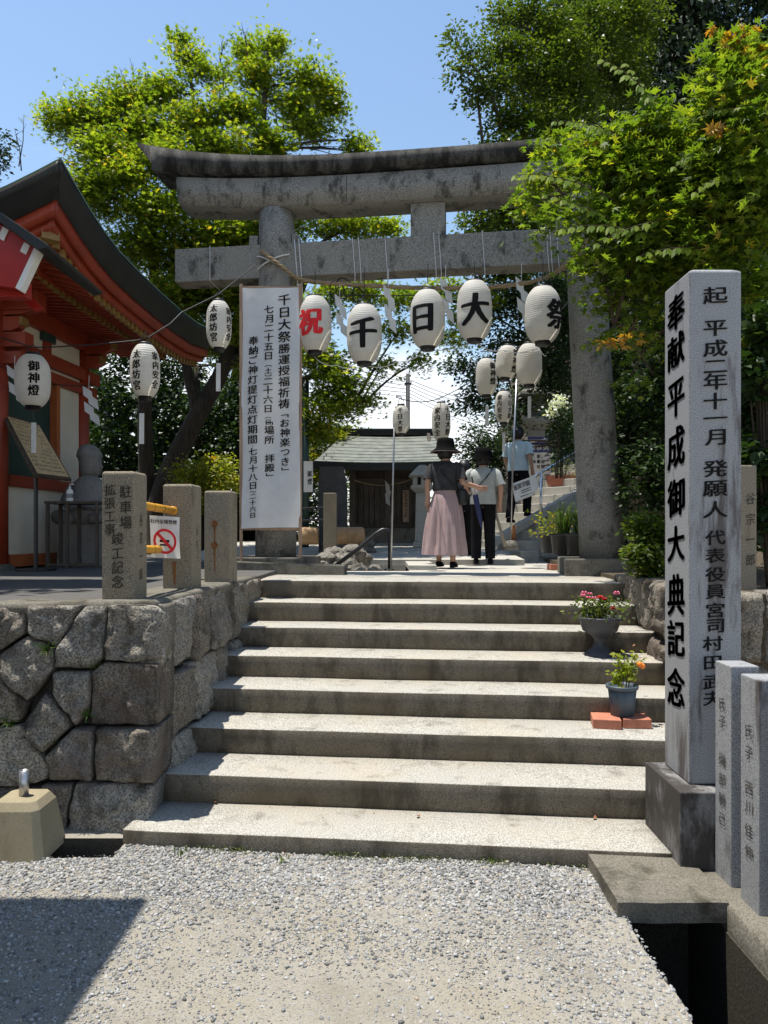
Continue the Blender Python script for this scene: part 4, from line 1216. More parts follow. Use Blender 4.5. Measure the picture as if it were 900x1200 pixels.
for z, lab in ((.555, 'upper yellow painted steel rail between the two nearest granite posts'), (.29, 'lower yellow painted steel rail under the no smoking sign')):
    a = p1.location + Vector((.05, .08, z + .005)); b2 = p2.location + Vector((-.03, -.102, z - .008))
    t = thing('yellow_rail', lab, 'rail', a, 0, 'yellow rails between granite posts')
    mb = MB(); mb.tube([a, b2], .026, 14); mb.build('pipe', YELLOW, t, smooth=R(40), world=True)
    mb = MB(); dirv = (b2 - a).normalized()
    mb.tube([b2 - dirv * .045, b2 + dirv * .004], .0285, 14); mb.build('end_collar', YELLOW, t, smooth=R(40), world=True)
    for k in (.35, .62):
        q = a.lerp(b2, k); mb = MB(); mb.tube([q, q + dirv * .006], .027, 12); mb.build('tie', BLACK, t, world=True)
# hanging no-smoking sign
q = (p1.location.lerp(p2.location, .62)); sg0 = W(177, 604, 4.78)
sg = thing('no_smoking_sign', 'white laminated no smoking sheet hanging from the yellow rails', 'sign', sg0)
def ss(u, v): return sg0 + Vector((u * .165 + .012 * v, .10 * u - .03 * math.sin(v * 2.2) * (u) - .03, -v * .27 - .01 * u))
mb = MB(); mb.grid(lambda u, v: ss(u, v), 8, 10); mb.build('sheet', SHIDE, sg, smooth=True, world=True)
off = Vector((0.0, -.006, 0))
lettering([(c, .10 + i * .15, -.13, .15, .11) for i, c in enumerate('社内全域禁煙')], lambda u, v: ss(u, -v) + off, INK, 'lettering', sg, .008, .0, cut=.3, world=True)
mb = MB()
def ringp(r0, r1, n=36):
    for i in range(n):
        a, b2 = 2 * math.pi * i / n, 2 * math.pi * (i + 1) / n
        mb.add([ss(.5 + r * math.cos(t) * .40, .60 + r * math.sin(t) * .30) + off for r, t in ((r0, a), (r1, a), (r1, b2), (r0, b2))], [(0, 1, 2, 3)])
ringp(.8, 1.0)
mb.add([ss(.5 + .40 * x, .60 + .30 * y) + off * 1.4 for x, y in ((-.68, -.5), (-.5, -.68), (.68, .5), (.5, .68))], [(0, 1, 2, 3)])
mb.build('prohibition_ring', INKR, sg, world=True)
mb = MB()
for y0, y1 in ((-.12, .08), (.22, .36)):
    mb.add([ss(.5 + .4 * x, .60 + .3 * y) + off for x, y in ((-.45, y0), (.38, y0), (.38, y1), (-.45, y1))], [(0, 1, 2, 3)])
mb.build('cigarette_symbol', INK, sg, world=True)

# ================================================================ concrete block with pipe stub
bk = thing('concrete_block', 'tapered sandy concrete block with a steel pipe stub in its top', 'concrete block', (-1.86, 3.835, 0))
mb = MB()
def sq(x, y, z, c=0.0): return [(-x + c, -y, z), (x - c, -y, z), (x, -y + c, z), (x, y - c, z), (x - c, y, z), (-x + c, y, z), (-x, y - c, z), (-x, -y + c, z)]
mb.rings([sq(.165, .165, -.01, .035), sq(.125, .125, .235, .03), sq(.10, .10, .275, .025)])
mb.build('body', BLOCK, bk, bevel=.004)
mb = MB(); mb.lathe([(.024, .26), (.024, .405), (.019, .405), (.018, .30)], n=18, cap=True); mb.build('pipe_stub', STEEL, bk, smooth=R(40))

# ================================================================ flower urn, bricks, blue pot
up = G(703, 768, ZT[4]) + Vector((0, .0, 0))
ur = thing('flower_urn', 'dark grey pedestal urn of pink and red flowers on the steps', 'planter', up)
mb = MB(); mb.lathe([(.118, 0), (.120, .008), (.10, .03), (.065, .055), (.048, .085), (.046, .125), (.07, .15), (.125, .185), (.142, .23), (.146, .262), (.172, .272), (.176, .285), (.165, .29), (.14, .282), (.13, .25)], n=40); mb.build('bowl', POTG, ur, smooth=R(40))
mb = MB(); mb.lathe([(.135, .255), (.07, .268), (.0, .272)], n=16, cap=False); mb.build('soil', SOIL, ur)
def posy(parent, n, rad, z0, h, mat, leaf, tmpl=T_OVAL, zc=.5):
    P = np.stack([RNG.normal(0, rad * .55, n), RNG.normal(0, rad * .55, n), z0 + h * RNG.random(n)], 1)
    o = link('foliage', leaf_mesh('foliage', mat, P, RNG.normal(0, .6, (n, 3)) + [0, 0, .6], RNG.normal(0, 1, (n, 3)) + [0, 0, .3], leaf * (.6 + .7 * RNG.random(n)), tmpl, RNG.random(n)), parent)
    mb = MB()
    for i in range(26):
        p = P[i]; mb.tube([(p[0] * .4, p[1] * .4, z0 - .03), (p[0], p[1], p[2])], .002, 4)
    mb.build('stem', BRBARK, parent)
posy(ur, 520, .16, .27, .16, L_BROAD, .034)
def bloom(parent, c, r, mat, n=5, rows=2):
    mb = MB()
    for k in range(n * rows):
        a = k * 6.283 / n + (k // n) * .5 + random.random() * .3; el = .3 + .5 * (k // n)
        o = Vector((math.cos(a) * math.cos(el), math.sin(a) * math.cos(el), math.sin(el))); s = Vector((-math.sin(a), math.cos(a), 0))
        mb.add([Vector(c), Vector(c) + o * r * .6 + s * r * .45, Vector(c) + o * r, Vector(c) + o * r * .6 - s * r * .45], [(0, 1, 2, 3)])
    mb.build('flower', mat, parent)
for (x, y, z, m, r) in [(-.135, -.03, .44, PINKF, .028), (-.11, .03, .455, PINKF, .03), (-.10, -.05, .425, PINKF, .028), (-.075, 0, .45, PINKF, .026), (-.06, -.06, .425, PINKF, .026), (-.02, -.07, .43, REDF, .03), (.0, -.02, .425, REDF, .03),
                        (.02, -.05, .415, REDF, .026), (.115, -.03, .46, PINKF, .03), (.125, .0, .452, PINKF, .028), (.06, -.11, .355, REDF, .024), (.075, -.10, .35, REDF, .022), (-.045, -.09, .415, WHITEF, .022), (-.16, -.05, .36, WHITEF, .02)]:
    bloom(ur, (x, y, z), r, m)
bp = G(742, 857, ZT[2])
b_c = Vector((1.53, 4.74, ZT[2] + .002))
for k, (dx, dy, rz) in enumerate(((-.115, .0, 84), (.07, .015, 90))):
    t = thing('brick', ['red brick under the blue pot, its end turned to the stairs', 'red brick under the blue pot, next to the stone monument'][k], 'brick', b_c + Vector((dx, dy, 0)), R(rz - 90 - 5), 'red bricks under the blue pot')
    mb = MB(); mb.box(-.086, .086, -.10, .10, 0, .058); mb.build('body', BRICKM, t, bevel=.004)
pt = thing('blue_plant_pot', 'blue grey ribbed plant pot with a small orange fruited plant standing on bricks', 'plant pot', b_c + Vector((.0, .03, .06))); pt.scale = (.88, .88, .92)
mb = MB(); n = 48; rs = []
for z, r in ((0, .082), (.10, .092), (.185, .101)):
    rs.append([((r + .0025 * math.cos(i * math.pi / 2)) * math.cos(2 * math.pi * i / n), (r + .0025 * math.cos(i * math.pi / 2)) * math.sin(2 * math.pi * i / n), z) for i in range(n)])
mb.rings(rs); mb.lathe([(.101, .18), (.113, .184), (.117, .20), (.114, .21), (.10, .208), (.094, .17)], n=40, cap=False)
mb.build('pot', POTB, pt, smooth=R(40))
mb = MB(); mb.lathe([(.098, .175), (0, .185)], n=16, cap=False); mb.build('soil', SOIL, pt)
mb = MB(); P, N, D, T = [], [], [], []
for (x, y, h) in [(-.07, -.02, .14), (-.03, .02, .24), (.02, 0, .23), (.07, -.03, .20), (.10, .02, .24), (.13, -.02, .2), (-.05, -.03, .10)]:
    pl = bez((x * .3, y * .3, .17), (x * .4, y, .17 + h * .6), (x, y, .17 + h), 5); mb.tube(pl, [.004, .004, .0035, .003, .0025, .002], 5)
    for q in pl[2:]:
        for _ in range(7):
            P.append(np.array(q) + RNG.normal(0, .018, 3)); N.append(RNG.normal(0, .5, 3) + [0, -.3, .7]); D.append(RNG.normal(0, .8, 3) + [0, 0, -.3]); T.append(.45 + .4 * RNG.random())
mb.build('stem', BRBARK, pt, smooth=True)
link('foliage', leaf_mesh('foliage', L_MAPLE, np.array(P), np.array(N), np.array(D), .045 * (.6 + .6 * RNG.random(len(P))), T_OVAL, np.array(T)), pt)
for c in ((.11, -.05, .36), (.135, -.04, .345)):
    mb = MB(); mb.lathe([(.004, -.02), (.018, -.012), (.021, 0), (.015, .014), (.003, .02)], c, 12); mb.build('fruit', ORANGEF, pt, smooth=True)
# ================================================================ vermilion shrine hall on the left terrace
HA = R(6.0)
hall = thing('shrine_hall', 'vermilion shrine hall with upturned dark copper roof and gold tipped rafters', 'shrine hall', (-4.07, 10.0, TERR), -HA)
# local frame: +x towards the stairs, +y away from the camera, wall plane x = 0 from y = -1.8 (front) to y = 0 (rear corner)
OV = 1.40                                     # eave overhang
YF, YR = -3.0, 1.30                          # eave corners front and rear
def eave(t):                                  # top of the roof edge, t = metres from the near corner
    xs = [0, .22, .53, .85, 1.2, 1.7, 2.2, 2.9, 3.6, 4.1, 4.6]
    zs = [5.11, 5.01, 4.88, 4.775, 4.70, 4.65, 4.62, 4.59, 4.60, 4.66, 4.75]
    return float(np.interp(t, xs, zs)) - TERR
for y in (-1.8, 0.0):
    mb = MB(); mb.lathe([(.095, -.02), (.095, 2.95)], (0, y, 0), 20); mb.build('pillar', RED, hall, smooth=R(40))
    mb = MB(); mb.lathe([(.16, -.06), (.16, .02), (.12, .06)], (0, y, 0), 18); mb.build('pillar_base', KERB, hall, smooth=R(40))
for x in (-2.2, -4.4):
    mb = MB(); mb.lathe([(.095, -.02), (.095, 2.95)], (x, -1.8, 0), 16); mb.build('pillar', RED, hall, smooth=R(40))
def hb(name, mat, x0, x1, y0, y1, z0, z1, bev=.006):
    mb = MB(); mb.box(x0, x1, y0, y1, z0, z1); return mb.build(name, mat, hall, bevel=bev)
# side wall
hb('sill_beam', ORANGE, -.07, .085, -1.71, -.10, .02, .16)
hb('lower_wall', PLASTER, -.05, .02, -1.70, -.10, .16, .93)
hb('rail_beam', RED, -.06, .07, -1.71, -.10, .93, 1.06)
hb('plaster_panel', PLASTER, -.05, .012, -.62, -.10, 1.06, 2.27)
hb('door_post', ORANGE, -.05, .05, -.70, -.625, 1.06, 2.27)
hb('lattice_door', DGREEN, -.10, -.045, -1.70, -.70, 1.06, 2.27)
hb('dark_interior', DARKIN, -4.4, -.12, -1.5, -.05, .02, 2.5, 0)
hb('lower_beam', RED, -.075, .075, -2.0, .28, 2.26, 2.39)
hb('plaster_strip', PLASTER, -.05, .02, -1.7, -.1, 2.39, 2.44, 0)
hb('tie_beam', RED, -.085, .085, -2.05, .34, 2.44, 2.60)
hb('frieze_panel', PLASTER, -.05, .02, -1.7, -.1, 2.60, 2.84, 0)
hb('eave_beam', RED, -.10, .105, -2.2, .5, 2.84, 3.05)
hb('frieze_strut', RED, -.06, .06, -.98, -.84, 2.60, 2.80)
hb('strut_cap', DGREEN, -.07, .085, -1.04, -.78, 2.74, 2.838)
# front wall (faces the camera, off to the left)
hb('sill_beam', ORANGE, -4.3, -.1, -1.875, -1.74, .02, .16)
hb('lower_wall', PLASTER, -4.3, -.1, -1.83, -1.77, .16, .93)
hb('rail_beam', RED, -4.3, -.1, -1.87, -1.74, .93, 1.06)
hb('lattice_door', DGREEN, -4.3, -.1, -1.80, -1.76, 1.06, 2.27)
hb('lower_beam', RED, -4.6, .3, -1.872, -1.73, 2.262, 2.392)
hb('tie_beam', RED, -4.6, .36, -1.882, -1.718, 2.442, 2.602)
hb('frieze_panel', PLASTER, -4.3, -.1, -1.83, -1.77, 2.604, 2.838, 0)
hb('eave_beam', RED, -4.8, .5, -1.90, -1.70, 2.842, 3.052)
hb('rear_wall', PLASTER, -4.6, -.1, -.04, .03, .02, 3.0)
# carved brackets with gold edges on the pillar heads
for y in (-1.8, 0.0):
    for z, l in ((2.62, .30), (2.80, .46)):
        mb = MB(); rs = []
        for x, h0, h1 in ((.08, 0, .16), (l * .6, .0, .16), (l * .85, .03, .16), (l, .08, .15)):
            rs.append([(x, y - .06, z + h0), (x, y + .06, z + h0), (x, y + .06, z + h1), (x, y - .06, z + h1)])
        mb.rings(rs); br = mb.build('bracket', RED, hall, bevel=.008)
        mb = MB(); mb.box(l - .03, l + .012, y - .065, y + .065, z + .06, z + .155); mb.build('bracket_cap', GOLD, br, bevel=.01)
# eaves: roof edge, fascia, two tiers of rafters
def roof_edge(side):
    """returns a mapping (t, out, z) -> local point; t along the eave from the near corner, out = outward from the eave line"""
    if side: return lambda t, o, z: (OV + o, YF + t, z)
    return lambda t, o, z: (OV - t, YF - o, z)
LS = YR - YF
for side, L in ((True, LS), (False, 6.4)):
    f = roof_edge(side); n = 40
    def prof(name, mat, pts, miter=True):
        mb = MB(); rs = []
        for k in range(n + 1):
            t = L * (k / n) ** 1.3
            e = eave(t) if side else eave(min(t, 2.9))
            r = []
            for o, z in pts:
                tt = -o + (L + o) * (k / n) ** 1.3            # mitred at the near corner
                r.append(f(tt, o, (eave(max(0, tt)) if side else eave(min(max(0, tt), 2.9))) + z))
            rs.append(r)
        mb.rings(rs); return mb.build(name, mat, hall, smooth=R(35))
    prof('roof_edge', COPPER, [(0, 0), (-.02, -.10), (-.03, -.10), (-.05, -.19), (-.06, -.19), (-.085, -.29), (-.6, -.12), (-.6, .16)])
    prof('roof_edge_trim', TRIMG, [(.004, .004), (-.03, .022), (-.06, .03), (-.06, .0), (0, -.012)])
    prof('fascia', RED, [(-.10, -.285), (-.11, -.40), (-.20, -.40), (-.20, -.27)])
    prof('fascia', RED, [(-.17, -.40), (-.18, -.475), (-.30, -.475), (-.30, -.38)])
# roof surface rising to the ridge
def rz_(e, s): return e - .02 + .26 * s + .13 * s * s
mb = MB()
def roof(u, v):
    s = v * 3.9; h0 = min(s, 2.2); t = h0 + u * (LS - h0 - min(s * .45, 1.0))
    return (OV - s, YF + t, rz_(eave(t), s))
mb.grid(roof, 20, 12); mb.build('roof', COPPER, hall, smooth=True)
mb = MB()
def roof2(u, v):
    s = v * 2.2; t = s + u * (6.4 - s)
    return (OV - t, YF + s, rz_(eave(min(t, 2.9)), s) - .005)
mb.grid(roof2, 16, 10); mb.build('roof', COPPER, hall, smooth=True)
# boarding above the rafters
mb = MB(); mb.grid(lambda u, v: (OV - .22 - v * 1.25, YF + .2 + u * (LS - .3), (eave(.2 + u * (LS - .3)) - .44) * (1 - v) + 3.20 * v), 24, 4); mb.build('eave_boarding', RED, hall, smooth=True)
mb = MB(); mb.grid(lambda u, v: (OV - .2 - u * 6.0, YF + .22 + v * 1.25, (eave(min(.2 + u * 6, 2.9)) - .44) * (1 - v) + 3.20 * v), 24, 4); mb.build('eave_boarding', RED, hall, smooth=True)
def rafter(side, t, o0, o1, z0, z1, w=.055, h=.07):
    """a rafter from outer end (o0, z0) in to (o1, z1), with its painted end"""
    f = roof_edge(side); mb = MB()
    p = [f(t - w / 2, o0, z0 - h), f(t + w / 2, o0, z0 - h), f(t + w / 2, o0, z0), f(t - w / 2, o0, z0)]
    q = [f(t - w / 2, o1, z1 - h), f(t + w / 2, o1, z1 - h), f(t + w / 2, o1, z1), f(t - w / 2, o1, z1)]
    mb.rings([p, q]); r = mb.build('rafter', RED, hall)
    c = MB(); e = .012
    c.rings([[f(t - w / 2 - .004, o0 + e, z0 - h - .004), f(t + w / 2 + .004, o0 + e, z0 - h - .004), f(t + w / 2 + .004, o0 + e, z0 + .002), f(t - w / 2 - .004, o0 + e, z0 + .002)],
             [f(t - w / 2 - .004, o0 - .03, z0 - h - .004), f(t + w / 2 + .004, o0 - .03, z0 - h - .004), f(t + w / 2 + .004, o0 - .03, z0 + .002), f(t - w / 2 - .004, o0 - .03, z0 + .002)]])
    c.build('rafter_cap', GOLD, r)
t = .34
while t < LS - .15:
    e = eave(t)
    rafter(True, t, -.23, -.75, e - .475, e * .45 + 1.62)
    e2 = e * .45 + 1.62
    if t > .6: rafter(True, t, -.70, -1.42, e2 - .085, 3.13)
    t += .118
t = .34
while t < 4.6:
    e = eave(min(t, 2.9))
    rafter(False, t, -.23, -.75, e - .475, e * .45 + 1.62)
    if t > .6: rafter(False, t, -.70, -1.42, e * .45 + 1.62 - .085, 3.13)
    t += .118
# tier board between the rafters, hip rafter with gold end
mb = MB(); rs = []
for k in range(25):
    t = .5 + (LS - .6) * k / 24; e2 = eave(t) * .45 + 1.62
    rs.append([(OV - .70, YF + t, e2 - .085), (OV - .64, YF + t, e2 - .085), (OV - .64, YF + t, e2 - .01), (OV - .70, YF + t, e2 - .01)])
mb.rings(rs); mb.build('tier_board', RED, hall)
mb = MB(); a = Vector((OV - .24, YF + .24, eave(.1) - .47)); b2 = Vector((OV - 1.45, YF + 1.45, 3.1)); s = Vector((.05, .05, 0))
mb.rings([[a - s - Vector((0, 0, .13)), a + s - Vector((0, 0, .13)), a + s, a - s], [b2 - s - Vector((0, 0, .13)), b2 + s - Vector((0, 0, .13)), b2 + s, b2 - s]]); hr = mb.build('hip_rafter', RED, hall)
mb = MB(); n_ = Vector((.7, -.7, .3)).normalized(); a2 = a + n_ * .015; s = s * 1.15
mb.rings([[a2 - s - Vector((0, 0, .14)), a2 + s - Vector((0, 0, .14)), a2 + s, a2 - s], [a2 - s - Vector((0, 0, .14)) - n_ * .08, a2 + s - Vector((0, 0, .14)) - n_ * .08, a2 + s - n_ * .08, a2 - s - n_ * .08]]); mb.build('rafter_cap', GOLD, hr)
shide(104, 455, 8.6, .17, .42, 'white zigzag paper streamer on the rear corner pillar of the vermilion hall', off=1)
shide(17, 432, 8.0, .20, .40, 'white zigzag paper streamer behind the 御神燈 lantern on the hall', off=1)
mb = MB()
mb.tube(sag(W(-20, 418, 8.0), W(104, 452, 8.6), .1), .006, 4)
tag(mb.build('streamer_cord', WIRE), 'thin dark cord carrying paper streamers along the vermilion hall', 'cord')

# ---- small red gabled notice shelter at the left edge
ND = 5.6
ns = thing('red_notice_shelter', 'bright red gabled notice shelter with white trim and dark roof edge', 'shelter', (-3.3, ND + .25, TERR))
def nq(pts, y0, y1, name, mat, parent=ns, bev=.004):
    mb = MB(); a = [W(px, py, ND) for px, py in pts]
    mb.hexa([(p.x, y0, p.z) for p in a], [(p.x, y1, p.z) for p in a]); return mb.build(name, mat, parent, bevel=bev, world=True)
nq([(-104, 320), (-44, 290), (-40, 246), (-20, 250), (42, 288), (20, 338)], ND, ND + .06, 'gable_board', REDB)
nq([(42.5, 287), (48, 291), (24.5, 341), (18.5, 338)], ND - .012, ND + .07, 'white_edge', WHITEP)
nq([(4, 266), (11, 270), (5, 283), (-2, 279)], ND - .012, ND - .002, 'white_mark', WHITEP)
nq([(29, 284), (36, 288), (31, 299), (24, 295)], ND - .012, ND - .002, 'white_mark', WHITEP)
nq([(-40, 232), (-36, 226), (68.5, 297), (66, 300), (56, 302)], ND - .16, ND + .9, 'roof_board', COPPER)
nq([(-40, 232), (-40, 226), (-146, 297), (-144, 302)], ND - .16, ND + .9, 'roof_board', COPPER)
nq([(-100, 322), (-40, 272), (20, 341), (10, 345), (-40, 300), (-92, 330)], ND + .4, ND + .46, 'rear_board', REDB)
mb = MB(); mb.box(-3.22, -3.08, ND + .08, ND + .22, TERR, 3.75); mb.build('post', REDB, ns, bevel=.006, world=True)
mb = MB(); mb.box(-3.62, -2.75, ND + .1, ND + .2, 3.45, 3.58); mb.build('cross_beam', REDB, ns, bevel=.006, world=True)

# ---- tilted notice board on a steel post
nb = thing('notice_board', 'tilted wooden notice board with a tan written panel on a steel post', 'notice board', G(42, 669, TERR))
nd = nb.location.y
tl, tr, brr, bl = W(2, 484, nd + .35), W(46, 497, nd + .45), W(84, 562, nd - .02), W(40, 557, nd - .30)
bn_ = (tr - tl).cross(bl - tl).normalized()
if bn_.y > 0: bn_ = -bn_
def quad(mb, a, b2, c, d, th, n_): mb.hexa([p - n_ * th for p in (a, b2, c, d)], [a, b2, c, d])
mb = MB(); quad(mb, tl, tr, brr, bl, .03, bn_); mb.build('frame', BRBARK, nb, world=True, bevel=.003)
def bi(u, v): return tl.lerp(tr, u).lerp(bl.lerp(brr, u), v)
mb = MB(); quad(mb, bi(.12, .04) + bn_ * .004, bi(.96, .04) + bn_ * .004, bi(.96, .96) + bn_ * .004, bi(.12, .96) + bn_ * .004, .006, bn_); mb.build('panel', TANPAPER, nb, world=True)
mb = MB()                                            # rows of writing too small to read: ink strokes
for k in range(13):
    for j in range(13):
        if random.random() < .12: continue
        for _ in range(3):
            u, v = .18 + .058 * j + random.uniform(-.015, .015), .08 + .068 * k + random.uniform(-.016, .016)
            du, dv = random.choice(((.014, .004), (.004, .016), (.010, .004)))
            mb.add([bi(u - du, v - dv) + bn_ * .008, bi(u + du, v - dv) + bn_ * .008, bi(u + du, v + dv) + bn_ * .008, bi(u - du, v + dv) + bn_ * .008], [(0, 1, 2, 3)])
wr_ = mb.build('handwriting', INKF, nb, world=True); wr_['kind'] = 'stuff'
mb = MB(); c = bi(.5, .85) - bn_ * .03; mb.tube([Vector((nb.location.x, nb.location.y, c.z + .05)), nb.location], .022, 10); mb.build('post', BLACK, nb, world=True)
mb = MB(); mb.box(-.17, .17, -.12, .12, 0, .02); mb.build('foot', BLACK, nb, bevel=.005)

# ---- dark table with a pump bottle, seated stone figure behind
td = 8.6
tb = thing('side_table', 'dark slim table standing before the stone figure', 'table', W(92, 668, td) * 1.0)
tb.location.z = TERR
zt = EYE + (HY - 588) * td / F - TERR
mb = MB(); mb.box(-.31, .31, -.2, .2, zt - .03, zt); mb.build('table_top', OLDWOOD, tb, bevel=.004)
for x in (-.28, -.06, .28):
    for y in (-.17, .17):
        mb = MB(); mb.box(x - .018, x + .018, y - .018, y + .018, 0, zt - .03); mb.build('leg', OLDWOOD, tb, bevel=.003)
mb = MB(); mb.box(-.30, .30, -.19, -.17, .03, .06); mb.build('stretcher', OLDWOOD, tb)
bo = thing('pump_bottle', 'small white pump bottle standing on the dark table', 'bottle', tb.location + Vector((-.08, -.05, zt)))
mb = MB(); mb.lathe([(.036, 0), (.038, .01), (.038, .11), (.030, .135), (.014, .145)], n=18); mb.build('body', WHITEP, bo, smooth=R(40))
mb = MB(); mb.lathe([(.016, .142), (.016, .165), (.006, .17), (.006, .20)], n=12); mb.tube([(0, 0, .2), (.035, 0, .203), (.045, 0, .19)], .006, 6); mb.build('pump', WHITEP, bo, smooth=R(40))
mb = MB(); mb.lathe([(.0386, .04), (.0386, .09)], n=18, cap=False); mb.build('label', GRAN, bo, smooth=True)

sd = 9.2
sf = thing('stone_figure', 'grey stone seated figure with a headdress behind the dark table', 'statue', (W(105, 660, sd).x, sd, TERR))
mb = MB(); mb.hexa([(-.30, -.26, 0), (.30, -.26, 0), (.30, .26, 0), (-.30, .26, 0)], [(-.27, -.24, .52), (.27, -.24, .52), (.27, .24, .52), (-.27, .24, .52)]); mb.build('pedestal', STATUE, sf, bevel=.02)
prof_b = [(.50, .27, .24, 0), (.60, .29, .27, -.02), (.75, .25, .24, -.01), (.92, .215, .19, 0), (1.02, .20, .165, .0), (1.08, .13, .12, -.005), (1.12, .085, .09, -.01)]
mb = MB(); rs = []
for z, rx, ry, oy in prof_b:
    rs.append([(rx * math.cos(a) * (1 + .05 * noise.noise(Vector((math.cos(a) * 2, z * 5, math.sin(a) * 2)))), oy + ry * math.sin(a), z) for a in [2 * math.pi * i / 28 for i in range(28)]])
mb.rings(rs)
rs = []
for z, rx, ry, ox in ((1.10, .08, .085, .0), (1.13, .115, .12, .01), (1.20, .135, .14, .015), (1.28, .135, .14, .01), (1.33, .14, .145, 0), (1.35, .155, .16, 0), (1.38, .15, .155, 0), (1.44, .125, .13, -.01), (1.49, .08, .085, -.015), (1.505, .03, .03, -.015)):
    rs.append([(ox + rx * math.cos(a), ry * math.sin(a), z) for a in [2 * math.pi * i / 24 for i in range(24)]])
mb.rings(rs)
mb.tube([(.12, -.02, 1.25), (.155, -.02, 1.22), (.145, -.02, 1.19)], [.02, .025, .015], 8)
for s in (-1, 1):
    mb.tube([(s * .19, 0, .98), (s * .26, -.06, .80), (s * .16, -.22, .72), (.0, -.26, .74)], [.07, .075, .06, .05], 10)
    mb.tube([(s * .12, -.05, .58), (s * .30, -.20, .60), (s * .10, -.27, .57)], [.10, .09, .06], 10)
mb.build('figure', STATUE, sf, smooth=R(60))

# ================================================================ small wooden shrine at the back
HD = 14.2
hk = thing('wooden_shrine', 'small weathered wooden shrine with a pale green copper roof', 'shrine', (W(456, 634, HD).x, HD, 1.49))
kx = lambda px, d=HD: (px - CX) * d / F - hk.location.x
kz = lambda py, d=HD: EYE + (HY - py) * d / F - hk.location.z
mb = MB(); mb.box(kx(408), kx(503), -.1, 1.9, -.05, kz(619)); mb.build('stone_base', KERB, hk, bevel=.02)
zb = kz(619)
x0, x1 = kx(413), kx(497)
mb = MB(); mb.box(x0 + .04, x1 - .04, .06, 1.6, zb, kz(545)); mb.build('wall', OLDWOOD, hk)
nbd = 13
for k in range(nbd):
    a = x0 + (x1 - x0) * k / nbd; b2 = x0 + (x1 - x0) * (k + 1) / nbd
    mb = MB(); mb.box(a + .006, b2 - .006, .02 + .008 * (k % 2), .058, zb + .08, kz(566)); mb.build('plank', OLDWOOD, hk, bevel=.004)
for x in (x0, kx(455), x1):
    mb = MB(); mb.box(x - .06, x + .06, -.02, .10, zb, kz(545)); mb.build('corner_post', OLDWOOD, hk, bevel=.006)
for z0, z1 in ((zb, zb + .08), (kz(566), kz(561)), (kz(551), kz(545))):
    mb = MB(); mb.box(x0, x1, -.015, .09, z0, z1); mb.build('cross_beam', OLDWOOD, hk, bevel=.005)
mb = MB(); mb.box(kx(472), kx(479), -.05, -.02, kz(612), kz(575)); pq = mb.build('name_board', POLEWOOD, hk)
mb = MB()
for k in range(14):
    z = kz(577) - .035 * k; x = (kx(472) + kx(479)) / 2 + random.uniform(-.012, .012); w = random.uniform(.015, .035)
    mb.add([(x - w, -.055, z), (x + w, -.055, z + .004), (x + w, -.055, z - .010), (x - w, -.055, z - .014)], [(0, 1, 2, 3)])
mb.build('faded_writing', INK, pq)['kind'] = 'stuff'
# roof: curved front slope, ridge, gable
rl, rr_ = kx(372), kx(520)
def kroof(u, v):
    x = rl + (rr_ - rl) * u + (0.42 * v * (1 - u)) - (.05 * v * u)
    y = -.85 + 1.75 * v
    z = kz(541, HD - .85) + (kz(509, HD + .9) - kz(541, HD - .85)) * (v ** 1.12) - .03 * math.sin(u * math.pi)
    return (x, y, z)
nr = 9
for k in range(nr):                                   # copper courses, each a separate overlapping strip
    v0, v1 = k / nr, (k + 1.08) / nr
    mb = MB(); rs = []
    for i in range(21):
        u = i / 20; a = Vector(kroof(u, v0)); b2 = Vector(kroof(u, min(v1, 1.0)))
        rs.append([a + Vector((0, 0, .010)), b2 + Vector((0, 0, .001)), b2 - Vector((0, 0, .02)), a - Vector((0, 0, .004))])
    mb.rings(rs); mb.build('copper_course', PATINA, hk)
mb = MB(); rs = []
for i in range(21):
    a = Vector(kroof(i / 20, 0)); rs.append([a + Vector((0, -.02, .015)), a + Vector((0, -.02, -.13)), a + Vector((0, .1, -.12)), a + Vector((0, .1, .0))])
mb.rings(rs); mb.build('eave_fascia', COPPER, hk)
mb = MB(); a, b2 = Vector(kroof(0, 1)), Vector(kroof(1, 1)); mb.box(a.x - .1, b2.x + .1, a.y - .09, a.y + .09, a.z - .03, a.z + .11); mb.build('ridge', COPPER, hk, bevel=.02)
mb = MB(); mb.grid(lambda u, v: (rl + .42 + (rr_ - rl - .47) * u, .9 + 1.3 * v, a.z - .75 * v), 4, 4); mb.build('rear_slope', COPPER, hk)
mb = MB(); e = Vector(kroof(1, 0)); 
mb.hexa([(e.x - .28, -.3, e.z - .15), (e.x - .22, -.3, e.z - .15), (e.x - .22, 1.9, e.z - .15), (e.x - .28, 1.9, e.z - .15)], [(e.x - .28, .7, b2.z), (e.x - .22, .7, b2.z), (e.x - .22, 1.1, b2.z), (e.x - .28, 1.1, b2.z)]); mb.build('gable', OLDWOOD, hk)
mb = MB(); mb.tube(sag((x0 + .05, -.06, kz(563)), (kx(486), -.06, kz(560)), .12, 12), .012, 6); mb.build('straw_rope', ROPE, hk)
mb = MB()
for k in range(3): mb.add([(kx(451) + .03 * (k % 2), -.07, kz(563) - .12 * k), (kx(451) + .09 + .03 * (k % 2), -.07, kz(563) - .1 - .12 * k), (kx(451) + .10 - .02 * (k % 2), -.08, kz(563) - .25 - .12 * k), (kx(451) + .02, -.08, kz(563) - .2 - .12 * k)], [(0, 1, 2, 3)])
mb.build('paper_streamer', SHIDE, hk)

